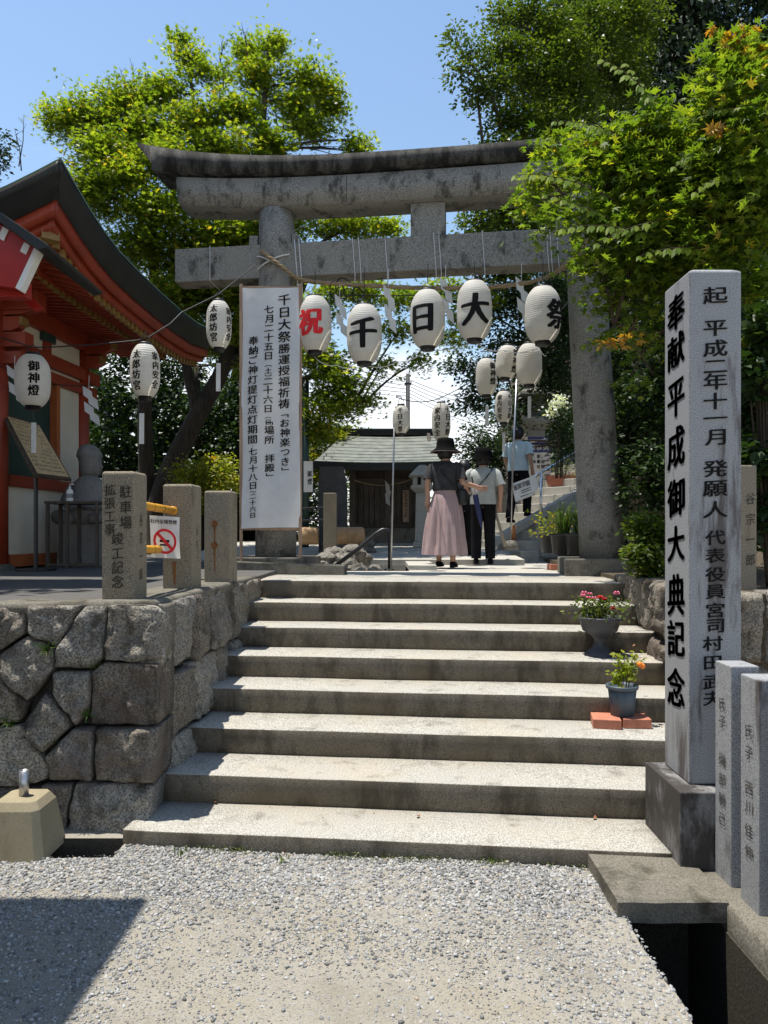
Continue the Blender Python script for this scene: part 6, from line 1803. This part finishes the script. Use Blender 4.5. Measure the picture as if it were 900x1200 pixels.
mn = person('man in a pale blue shirt climbing the side stairs', W(607, 613, 12.9), R(-38), 1.68,
            [((-.24, .0, 1.07), (-.22, .10, .86)), ((.24, -.04, 1.07), (.23, .08, .85))], [((-.09, -.02, .48), (-.095, -.12, .085)), ((.09, .16, .52), (.10, .12, .19))], TEE_B, TROU, False, 'hair', .12, 1.1)
# ================================================================ vegetation
def cl(lst, rd=None):
    """(px, py, rx, ry, d[, weight]) -> clumps"""
    out = []
    for c in lst:
        px, py, rx, ry, d = c[:5]
        p = W(px, py, d); k = d / F
        out.append((tuple(p), (rx * k, (rd or (rx * k * 1.0)), ry * k), (c[5] if len(c) > 5 else 1.0) * max(rx * ry, 60) * k * k))
    return out
def limb(mb, pts, r0, r1, n=10):
    pts = [Vector(p) for p in pts]; fine = []
    for i in range(len(pts) - 1):
        a, b2, c, d = pts[max(0, i - 1)], pts[i], pts[i + 1], pts[min(len(pts) - 1, i + 2)]
        for k in range(5):
            t = k / 5; fine.append(.5 * ((2 * b2) + (c - a) * t + (2 * a - 5 * b2 + 4 * c - d) * t * t + (3 * b2 - a - 3 * c + d) * t ** 3))
    fine.append(pts[-1]); m = len(fine)
    rad = [r0 + (r1 - r0) * (i / (m - 1)) ** .8 for i in range(m)]
    rad = [r * (1 + .12 * noise.noise(fine[i] * 3)) for i, r in enumerate(rad)]
    mb.tube(fine, rad, n); return fine
def tree(name, label, base, trunk_limbs, bark, clumps, mat, sprays, per, sr, leaf, tmpl, r0=.05, twigs=5, group=None, **kw):
    t = thing(name, label, 'tree', base, 0, group)
    mb = MB(); lim = [limb(mb, pts, a, b2) for pts, a, b2 in trunk_limbs]
    mb.build('trunk', bark, t, smooth=True, world=True)
    o, SP = crown(t, clumps, mat, sprays, per, sr, leaf, tmpl, **kw)
    branches(t, lim, clumps, SP, bark, r0, twigs)
    return t
# --- the big maple behind the left of the gate
random.seed(11)
M = 12.6
mc = cl([(72, 142, 24, 14, 12), (105, 138, 34, 18, 12.2), (145, 118, 32, 20, 12.4), (190, 108, 28, 18, 12.6), (170, 150, 44, 22, 12.2), (118, 172, 36, 20, 11.8),
         (212, 46, 13, 9, 12.8), (222, 68, 16, 10, 12.7), (244, 84, 18, 9, 12.6), (290, 58, 16, 13, 13), (322, 55, 17, 12, 13.1), (302, 92, 28, 15, 12.9), (350, 92, 24, 10, 13), (378, 102, 22, 10, 13.2), (390, 126, 22, 11, 13.2), (345, 124, 28, 13, 13),
         (275, 128, 32, 16, 12.5), (232, 142, 30, 16, 12.4), (365, 150, 30, 10, 13), (140, 208, 42, 22, 11.8), (200, 188, 42, 24, 12), (262, 178, 42, 20, 12.3), (312, 168, 32, 16, 12.6), (108, 226, 28, 22, 11.6), (180, 246, 46, 24, 11.8), (242, 236, 46, 24, 12.2), (292, 224, 38, 20, 12.6),
         (160, 288, 36, 24, 11.9), (215, 298, 46, 24, 12.2), (272, 296, 36, 22, 12.6), (232, 350, 36, 22, 12.8), (285, 350, 34, 22, 13), (330, 320, 26, 18, 13), (262, 400, 44, 24, 13.2), (418, 178, 13, 11, 13), (425, 168, 8, 6, 13), (300, 420, 30, 20, 13), (255, 275, 40, 22, 12.0), (300, 270, 30, 22, 12.2), (330, 262, 24, 16, 12.4), (250, 335, 36, 20, 12.2), (310, 345, 30, 18, 12.4), (215, 380, 30, 22, 12.2), (285, 385, 34, 20, 12.4), (200, 340, 30, 22, 12.0)])
tb_ = W(186, 640, 12.4)
tree('maple_tree', 'tall sunlit yellow green maple rising behind the left gate pillar', tb_,
     [([W(184, 645, 12.4), W(188, 590, 12.4), W(205, 540, 12.4), W(235, 480, 12.4), W(262, 430, 12.5), W(285, 350, 12.6), W(300, 230, 12.8), W(310, 120, 12.9), W(315, 60, 13)], .24, .03),
      ([W(178, 640, 12.5), W(172, 560, 12.5), W(170, 470, 12.3), W(176, 380, 12.2), W(180, 280, 12.1), W(160, 180, 12.1), W(150, 120, 12.3)], .17, .03),
      ([W(232, 485, 12.4), W(215, 400, 12.4), W(225, 300, 12.3), W(232, 180, 12.4), W(222, 80, 12.6)], .10, .02),
      ([W(262, 430, 12.5), W(300, 405, 12.6), W(340, 370, 12.9), W(370, 300, 13)], .10, .03)],
     BARK, mc, L_MAPLE, 2750, 34, .27, .074, T_MAPLE, r0=.05, twigs=9, shell=.05, flat=.34, over=1.35)
# bare twig tips against the sky
bt = thing('bare_twigs', 'leafless grey twigs poking from the maple crown into the sky', 'twigs', W(150, 100, 12.5))
mb = MB()
for (px, py, dx, dy) in ((148, 105, -8, -26), (140, 108, -12, -14), (152, 104, 4, -30), (290, 62, -6, -30), (256, 70, 4, -22), (262, 95, -6, -34), (246, 100, -16, -20), (25, 190, -8, -40), (22, 185, 6, -50)):
    d = 12.6; a = W(px, py + 10, d); b2 = W(px + dx, py + dy, d)
    mb.tube([a, a.lerp(b2, .5) + Vector((.03, 0, 0)), b2], [.012, .008, .003], 4)
    for k in range(4): q = a.lerp(b2, .3 + .18 * k); mb.tube([q, q + Vector((random.uniform(-.16, .16), 0, random.uniform(.08, .2)))], [.005, .002], 4)
mb.build('twig', BRBARK, bt, world=True)
# --- maple whose boughs hang in the middle of the gate opening
m2 = cl([(372, 262, 30, 10, 12.5), (418, 262, 34, 11, 12.5), (455, 266, 22, 9, 12.5), (405, 336, 30, 11, 11.5), (445, 344, 34, 9, 11.6), (485, 350, 26, 8, 11.8), (520, 338, 24, 9, 12), (560, 345, 22, 12, 12.2), (470, 385, 20, 8, 11.8),
         (375, 420, 30, 18, 11.4), (400, 445, 28, 16, 11.4), (385, 475, 34, 18, 11.5), (425, 468, 20, 8, 11.5), (365, 505, 26, 16, 11.8), (448, 430, 14, 7, 11.6), (530, 395, 20, 8, 12), (490, 425, 10, 8, 11.9), (370, 360, 26, 14, 11.8), (350, 390, 24, 16, 12), (545, 372, 16, 8, 12.2)])
tree('maple_tree', 'darker maple spreading low boughs across the gate opening', W(338, 640, 12.8),
     [([W(338, 645, 12.8), W(340, 540, 12.7), W(346, 450, 12.5), W(352, 380, 12.4), W(390, 330, 12.2), W(450, 335, 12.0), W(560, 360, 12.2)], .13, .02), ([W(346, 450, 12.5), W(370, 440, 12), W(400, 450, 11.5), W(430, 470, 11.5)], .06, .015), ([W(352, 380, 12.4), W(360, 300, 12.5), W(420, 262, 12.5)], .06, .015)],
     BARK, m2, L_MAPLE, 560, 36, .26, .07, T_MAPLE, r0=.03, twigs=6)
# --- yellow-green young tree beyond the stele
m3 = cl([(380, 510, 20, 16, 15), (398, 520, 24, 16, 15.2), (370, 535, 18, 16, 15), (410, 505, 12, 10, 15.4), (385, 555, 18, 16, 15)])
tree('young_maple', 'small golden yellow maple behind the dark stele', W(384, 634, 15), [([W(384, 640, 15), W(386, 580, 15), W(390, 520, 15.1)], .06, .02)], BARK, m3, L_YEL, 130, 40, .28, .08, T_MAPLE, r0=.02)
# --- bright shrub behind the granite posts
def shrub(name, label, base, clumps, mat, sprays, per, sr, leaf, tmpl, cat='shrub', n=7, **kw):
    t = thing(name, label, cat, base)
    o, SP = crown(t, clumps, mat, sprays, per, sr, leaf, tmpl, 'foliage', **kw)
    mb = MB()
    for (c, r, w), s in zip(clumps, SP):
        for q in range(min(n, len(s))): mb.tube(bez(base, Vector(base).lerp(Vector(s[q]), .5) + Vector((0, 0, .1)), s[q], 4), [.014, .012, .009, .006, .003], 5)
    mb.build('stem', BARK, t, smooth=True, world=True)
    return t
shrub('bright_shrub', 'bright yellow green shrub behind the row of granite posts', W(240, 640, 9.6), cl([(225, 555, 22, 16, 9.8), (250, 545, 22, 14, 9.6), (265, 565, 16, 14, 9.5), (235, 580, 28, 16, 9.6)]), L_YEL, 120, 40, .2, .05, T_OVAL)
# --- dark evergreens closing the left background
m4 = cl([(130, 470, 30, 40, 15.5), (110, 540, 30, 50, 15), (160, 560, 30, 50, 15.5), (215, 500, 40, 40, 16), (260, 480, 36, 34, 16), (290, 540, 36, 50, 15.5), (330, 560, 30, 50, 15.5), (230, 580, 50, 40, 15), (320, 480, 30, 40, 16.5), (290, 430, 40, 34, 17), (150, 420, 30, 30, 16), (200, 430, 36, 30, 16.5), (350, 600, 30, 30, 15), (345, 540, 24, 40, 16)])
tree('evergreen_tree', 'dark evergreen filling the shade behind the maple trunk', W(240, 640, 16), [([W(240, 645, 16), W(235, 540, 16), W(230, 430, 16)], .2, .05)], BARK, m4, L_DARK, 620, 46, .42, .10, T_OVAL, r0=.04)
# far tree tip at the left edge
m5 = cl([(2, 172, 14, 18, 16), (-20, 190, 26, 24, 16), (-40, 230, 40, 40, 16)])
tree('far_evergreen', 'far grey green tree peeping over the vermilion roof', W(-40, 630, 16), [([W(-40, 640, 16), W(-30, 400, 16), W(-20, 180, 16)], .2, .04)], BARK, m5, L_DARK, 90, 30, .3, .10, T_DIA, r0=.03)

# --- right: broadleaf tree in the middle distance
random.seed(5)
m6 = cl([(534, 42, 13, 9, 12.4), (552, 62, 16, 10, 12.4), (540, 85, 14, 9, 12.3), (560, 108, 20, 12, 12.4), (590, 60, 26, 18, 12.8), (585, 95, 26, 16, 12.6), (622, 90, 40, 30, 13), (600, 140, 30, 24, 12.6), (645, 150, 40, 40, 13), (585, 185, 28, 22, 12.4), (575, 225, 24, 18, 12.3), (565, 262, 24, 18, 12.2), (560, 300, 26, 20, 12.2),
         (600, 250, 36, 30, 12.6), (620, 200, 36, 34, 12.8), (590, 320, 30, 22, 12.4), (640, 270, 34, 40, 12.6), (650, 60, 40, 40, 13.4), (620, 20, 36, 26, 13.4), (665, 110, 36, 40, 13.4), (590, 20, 20, 12, 13), (690, 30, 40, 34, 14), (735, 20, 40, 34, 14.5), (720, 90, 40, 40, 14.2), (680, 200, 30, 40, 13.2)])
tree('broadleaf_tree', 'mid green broadleaf tree standing behind the right gate pillar', W(705, 600, 13.4),
     [([W(705, 615, 13.4), W(703, 480, 13.3), W(692, 360, 13.2), W(660, 240, 13.1), W(640, 120, 13.2), W(640, 20, 13.4)], .22, .04), ([W(695, 400, 13.2), W(620, 330, 12.8), W(580, 260, 12.5), (W(560, 120, 12.5))], .08, .02), ([W(680, 300, 13.2), W(605, 200, 12.8), W(575, 110, 12.5), W(540, 60, 12.4)], .07, .015)],
     BARK, m6, L_BROAD, 2000, 34, .26, .07, T_OVAL, r0=.04, twigs=6, shell=.15, over=1.25)
# --- leaves over the side stairs
m7 = cl([(545, 430, 18, 14, 12.6), (560, 470, 22, 20, 12.6), (575, 440, 24, 18, 12.2), (600, 400, 30, 22, 12.6), (640, 410, 30, 26, 12.6), (560, 520, 24, 26, 14.5), (590, 530, 22, 30, 14.8), (650, 450, 26, 26, 13), (665, 500, 24, 34, 15.4), (600, 480, 24, 24, 15.4), (575, 570, 20, 24, 15.2), (665, 380, 26, 30, 12.8), (560, 365, 26, 18, 12.6), (610, 350, 34, 22, 12.8), (650, 350, 26, 24, 12.6)])
tree('evergreen_tree', 'dark leafy tree overhanging the side stairs and navy sign', W(712, 580, 14.6), [([W(712, 590, 14.6), W(708, 480, 14.2), W(690, 420, 13.6), W(610, 390, 12.8)], .14, .03), ([W(690, 420, 13.6), W(600, 440, 13), W(555, 455, 12.6)], .05, .015)],
     BARK, m7, L_DARK, 560, 42, .28, .075, T_OVAL, r0=.03, twigs=6)
# white blossom clusters by the gate pillar
wb = thing('white_blossom_shrub', 'shrub with white blossom heads beside the right gate pillar', 'shrub', W(655, 560, 11.6))
for (px, py) in ((655, 468), (649, 476), (660, 474), (645, 484)):
    c = W(px, py, 11.4); n = 40; P = np.array(c) + RNG.normal(0, .045, (n, 3)) - np.array(wb.location)
    link('blossom', leaf_mesh('blossom', L_CONIF_W, P, RNG.normal(0, 1, (n, 3)), RNG.normal(0, 1, (n, 3)), .05 + .02 * RNG.random(n), T_OVAL, RNG.random(n)), wb)
o, SPb = crown(wb, cl([(652, 490, 16, 18, 11.6), (660, 520, 16, 26, 11.8)]), L_DARK, 36, 30, .2, .06, T_OVAL, 'foliage')
mb = MB()
for s in SPb:
    for q in s[:6]: mb.tube([wb.location + Vector(((q[0] - wb.location.x) * .6, .1, 0)), Vector(q)], [.008, .003], 5)
mb.build('stem', BARK, wb, world=True)

# --- right: tall dark conifers behind
random.seed(3)
def conifer(px, d, zb2, top, half, label, n=900):
    base = Vector(((px - CX) * d / F, d, zb2)); zt2 = EYE + (HY - top) * d / F
    t = thing('cedar_tree', label, 'tree', base, 0, 'tall cedars on the hillside')
    mb = MB(); mb.tube([base, base + Vector((.05, 0, (zt2 - zb2) * .5)), base + Vector((0, 0, zt2 - zb2))], [.32, .2, .03], 12); mb.build('trunk', BARK, t, smooth=True, world=True)
    P, N, D, S, T = [], [], [], [], []; bb = MB()
    for k in range(n):
        f = random.random() ** .8; z = zb2 + (zt2 - zb2) * (.12 + .86 * f); rr = half * (1 - f) ** .75 + .25
        a = random.random() * 6.283; o = np.array((math.cos(a), math.sin(a), 0.0)); L = rr * random.uniform(.55, 1.05)
        s = np.array((base.x, base.y, z)); e = s + o * L + np.array((0, 0, -.25 * L))
        if k % 3 == 0: bb.tube([s, (s + e) / 2 + np.array((0, 0, .1 * L)), e], [.025, .016, .005], 4)
        m = 52; u = RNG.random(m) ** .6
        p = s + (e - s) * u[:, None] + RNG.normal(0, .13, (m, 3)) * (0.4 + u[:, None]); p[:, 2] -= .35 * u * RNG.random(m)
        P.append(p); N.append(RNG.normal(0, .6, (m, 3)) + o * .4 + np.array((0, 0, .5))); D.append(o * .5 + np.array((0, 0, -.8)) + RNG.normal(0, .35, (m, 3))); S.append(.17 * (.5 + .8 * RNG.random(m))); T.append(.4 + RNG.normal(0, .22, m))
    P, N, D, S, T = map(np.concatenate, (P, N, D, S, T))
    link('crown', leaf_mesh('crown', L_CONIF, P - np.array(base), N, D, S, T_DIA * np.array((.62, 1, 1)), T), t)
    bb.build('branch', BARK, t, world=True)
conifer(690, 19, 2.2, -170, 2.6, 'tall dark cedar behind the broadleaf tree', 1000)
conifer(800, 17, 2.5, -260, 2.8, 'tallest dark cedar above the right hand maple', 1100)
conifer(745, 20, 2.4, -240, 3.0, 'dark cedar between its two taller neighbours', 1000)
conifer(930, 16, 3.0, -200, 2.9, 'dark cedar at the right edge behind the maple', 900)

# --- right foreground maple with orange tipped leaves
random.seed(8)
m8 = cl([(868, 66, 32, 16, 5.6), (842, 92, 30, 16, 5.7), (880, 100, 36, 22, 5.5), (850, 140, 40, 22, 5.8), (890, 150, 30, 24, 5.4), (805, 160, 30, 16, 6.2), (780, 205, 42, 22, 6.1), (840, 200, 50, 30, 5.9), (890, 215, 36, 34, 5.5), (720, 215, 34, 14, 6.4), (690, 185, 30, 13, 6.6), (655, 170, 26, 10, 6.8),
         (700, 252, 36, 14, 6.3), (748, 258, 44, 20, 6.2), (800, 262, 46, 24, 6.0), (860, 275, 46, 26, 5.7), (740, 300, 44, 20, 6.2), (790, 310, 40, 22, 6.2), (705, 300, 30, 14, 6.3), (880, 330, 40, 30, 5.6, .6), (650, 250, 22, 9, 6.5), (720, 345, 36, 14, 6.3, .4), (760, 350, 36, 14, 6.3, .4), (720, 192, 34, 13, 6.2), (752, 180, 30, 14, 6.2), (700, 172, 24, 11, 6.4), (738, 148, 26, 11, 6.2), (765, 142, 24, 11, 6.1),
         (715, 390, 24, 8, 6.2, .4), (755, 400, 30, 12, 6.4, .3), (885, 400, 30, 30, 5.6, .4), (740, 440, 24, 8, 6.4, .3), (640, 210, 20, 8, 6.8), (615, 235, 16, 7, 6.8), (840, 235, 40, 20, 5.8), (765, 180, 30, 14, 6.3)])
tree('maple_tree', 'leafy maple with orange tipped leaves reaching over the right end of the gate', W(830, 690, 7.2),
     [([W(830, 695, 7.2), W(835, 560, 7.1), W(845, 430, 6.8), W(850, 320, 6.4), W(855, 220, 6.1), W(862, 120, 5.9), W(868, 70, 5.7)], .12, .02), ([W(848, 380, 6.6), W(800, 300, 6.4), W(740, 255, 6.3), W(660, 230, 6.6)], .055, .012), ([W(852, 300, 6.3), W(800, 220, 6.2), W(720, 190, 6.5), W(650, 170, 6.8)], .05, .012), ([W(845, 430, 6.8), W(780, 400, 6.5), W(720, 380, 6.3)], .04, .012), ([W(850, 330, 6.4), W(900, 270, 5.9), W(930, 200, 5.5)], .05, .015)],
     BRBARK, m8, L_NEAR, 640, 26, .22, .074, T_MAPLE, r0=.022, twigs=7, droop=.5, shell=.1, flat=.36, over=1.2)
# orange young shoots
P, N, D, T, S = [], [], [], [], []
os_ = thing('orange_shoots', 'orange young maple shoots glowing among the green leaves', 'leaves', W(850, 150, 5.6))
for (px, py, w, d) in ((850, 38, 20, 5.5), (865, 52, 16, 5.5), (875, 40, 14, 5.5), (846, 152, 12, 5.4), (735, 398, 26, 5.9), (715, 402, 16, 5.9), (890, 60, 14, 5.4)):
    for k in range(16):
        P.append(np.array(W(px + random.uniform(-w, w), py + random.uniform(-w * .35, w * .35), d)) - np.array(os_.location)); N.append(RNG.normal(0, .5, 3) + [0, -.2, .8]); D.append(RNG.normal(0, .7, 3) + [-.3, -.2, -.3]); S.append(.05 + .03 * random.random()); T.append(.4 + .5 * random.random())
L_OR = leaf_mat('orange_young_leaf', (0.28, 0.22, 0.02), (0.40, 0.25, 0.03), (0.42, 0.20, 0.04), trans=.4)
link('leaves', leaf_mesh('leaves', L_OR, np.array(P), np.array(N), np.array(D), np.array(S), T_MAPLE, np.array(T)), os_)
mb = MB()
for (px, py, d) in ((850, 38, 5.5), (875, 40, 5.5), (850, 155, 5.4), (815, 135, 5.9), (735, 398, 5.9)):
    mb.tube([W(px - 12, py, d), W(px + 10, py + 8, d), W(px + 30, py + 40, d + .25)], [.002, .004, .006], 5)
mb.build('stem', BRBARK, os_, world=True)
# arching pinnate sprays
pn = thing('arching_sprays', 'long arching sprays of paired pointed leaves over the gate beam', 'branches', W(800, 250, 6.0))
P, N, D, T, S = [], [], [], [], []; mb = MB()
for (a, b2, c, d0, d1, nl) in (((795, 152), (745, 85), (706, 70), 6.0, 5.8, 11), ((800, 165), (770, 120), (735, 75), 6.1, 5.9, 12), ((720, 235), (660, 200), (606, 205), 6.1, 5.9, 11), ((740, 270), (690, 240), (640, 228), 6.1, 5.9, 9), ((790, 285), (720, 255), (660, 268), 6.0, 5.7, 11), ((830, 255), (760, 250), (700, 285), 6.0, 5.6, 11), ((730, 160), (690, 140), (650, 142), 6.2, 6.0, 9), ((850, 300), (800, 280), (750, 300), 5.8, 5.5, 9), ((860, 180), (820, 165), (790, 195), 5.7, 5.5, 9), ((880, 210), (850, 195), (815, 225), 5.5, 5.4, 9), ((900, 140), (870, 120), (840, 130), 5.5, 5.4, 12)):
    pts = bez(W(*a, d0), W(*b2, (d0 + d1) / 2), W(*c, d1), nl); mb.tube(pts, [.007 * (1 - .75 * i / nl) for i in range(nl + 1)], 5)
    for i in range(1, nl + 1):
        tdir = (pts[i] - pts[i - 1]).normalized(); side = Vector((0, -1, 0)).cross(tdir).normalized()
        for s in (-1, 1):
            l = .125 * (1 - .45 * i / nl) * random.uniform(.8, 1.15)
            dn = tdir * .55 + Vector((.25 * s + random.uniform(-.15, .15), -.15, -.8)); P.append(np.array(pts[i])); D.append(np.array(dn)); N.append(np.array((random.uniform(-.3, .3) + .25 * s, -.8, .55))); S.append(l); T.append(random.uniform(.25, .9))
mb.build('stem', BRBARK, pn, smooth=True, world=True)
link('leaves', leaf_mesh('leaves', L_PINN, np.array(P) - np.array(pn.location), np.array(N), np.array(D), np.array(S), T_OVAL, np.array(T)), pn)

# --- dark hedge and undergrowth on the right bank
m9 = cl([(720, 420, 26, 40, 9.2), (745, 500, 30, 60, 8.6), (720, 560, 24, 50, 8.8), (790, 450, 40, 70, 7.8), (770, 560, 36, 50, 7.6), (840, 500, 40, 80, 7.4), (890, 430, 40, 80, 7.0), (900, 560, 40, 80, 6.6), (830, 620, 40, 40, 7.4), (960, 480, 50, 120, 6.6), (780, 380, 40, 30, 8), (860, 370, 50, 40, 7.4)])
shrub('hedge', 'dense dark evergreen hedge behind the tall monument', W(840, 690, 7.6), m9, L_DARK, 900, 42, .22, .065, T_OVAL, 'hedge', 5)
shrub('bed_shrub', 'green leafy shrub in the stone edged bed beside the gate base', W(765, 685, 6.2), cl([(757, 615, 22, 14, 6.2), (768, 640, 20, 18, 6.1), (750, 650, 14, 14, 6.0), (770, 665, 16, 10, 6.0)]), L_BROAD, 100, 34, .11, .05, T_OVAL)
shrub('ivy', 'broad glossy ivy leaves hanging at the right edge behind the monument', W(900, 690, 5.4), cl([(888, 430, 18, 40, 5.3), (892, 380, 14, 30, 5.3), (890, 540, 14, 40, 5.3), (898, 600, 14, 30, 5.3)]), L_DARK, 60, 16, .12, .11, T_OVAL, 'ivy')
mh = cl([(365, 590, 16, 30, 17), (398, 585, 18, 36, 17), (430, 600, 26, 26, 18), (480, 600, 30, 26, 18), (530, 585, 26, 36, 18), (560, 560, 20, 40, 18), (600, 590, 26, 36, 18)])
shrub('hedge', 'leafy hedge closing the view behind the small wooden shrine', W(480, 634, 18), mh, L_BROAD, 300, 34, .30, .09, T_OVAL, 'hedge', 4)
# undergrowth on the hillside: nobody could count it
n = 26000
ux = RNG.uniform(1.6, 26, n); uy = RNG.uniform(9.5, 32, n)
ok = (ux > 3.6) | (uy > 18.5)
ux, uy = ux[ok], uy[ok]
uz = np.array([hill(a, b2) for a, b2 in zip(ux, uy)]) + RNG.random(len(ux)) ** 2 * 1.6
k = len(ux)
ug = link('undergrowth', leaf_mesh('undergrowth', L_DARK, np.stack([ux, uy, uz], 1), RNG.normal(0, .6, (k, 3)) + [0, -.3, .7], RNG.normal(0, 1, (k, 3)), .18 + .2 * RNG.random(k), T_OVAL, RNG.random(k)))
tag(ug, 'dark leafy undergrowth covering the shaded hillside', 'undergrowth', kind='stuff')
n = 16000
ux = RNG.uniform(-14, -2.2, n); uy = RNG.uniform(16.5, 21, n); uz = 1.2 + RNG.random(n) ** 1.3 * 4.2
ug = link('background_wood', leaf_mesh('background_wood', L_DARK, np.stack([ux, uy, uz], 1), RNG.normal(0, .6, (n, 3)) + [0, -.3, .7], RNG.normal(0, 1, (n, 3)), .2 + .22 * RNG.random(n), T_OVAL, RNG.random(n)))
tag(ug, 'dark wood closing the view behind the left terrace', 'wood', kind='stuff')

# --- unseen trees added out of frame at the left to shade hall and terrace
for k, (x, y, lab) in enumerate(((-6.1, 5.5, 'added unseen evergreen on the terrace, shading the vermilion hall'), (-9.4, 7.6, 'added unseen evergreen left of the vermilion hall, shading it'))):
    b_ = Vector((x, y, 0.0 if y < 4 else TERR)); cs = [((x + math.cos(a) * 1.0, y + math.sin(a) * .9, z), (.95, .85, .9), 1.0) for z in (6.0, 7.4, 8.8) for a in (.3, 1.6, 2.8, 4.0, 5.2)]
    tree('evergreen_tree', lab, b_, [([b_, b_ + Vector((.1, 0, 4)), b_ + Vector((0, .1, 9))], .3, .06)], BARK, cs, L_DARK, 420, 34, .42, .17, T_OVAL, r0=.06, twigs=3)

# ================================================================ roofed shelter out of frame at the left, whose eave shades the gravel
sh = thing('parking_shelter', 'plain timber shelter with a flat roof left of the gravel', 'shelter', (-4.0, 0.6, 0))
kx_ = -SUN_DIR.x / SUN_DIR.z; ky_ = -SUN_DIR.y / SUN_DIR.z; hz = 4.4
ex, ey = -1.04 - hz * kx_, 3.30 - hz * ky_
mb = MB(); mb.box(-6.5, ex, -3.0, ey, hz - .14, hz); mb.build('roof', COPPER, sh, bevel=.01, world=True)
for x, y in ((-4.3, ey - .3), (-6.2, ey - .3), (-4.3, -2.7), (-6.2, -2.7)):
    mb = MB(); mb.box(x - .07, x + .07, y - .07, y + .07, -.05, hz - .14); mb.build('post', OLDWOOD, sh, bevel=.006, world=True)
mb = MB(); mb.box(-6.3, -6.22, -2.6, ey - .4, 0, hz - .14); mb.build('rear_wall', OLDWOOD, sh, world=True)

bpy.data.objects.remove(_to)
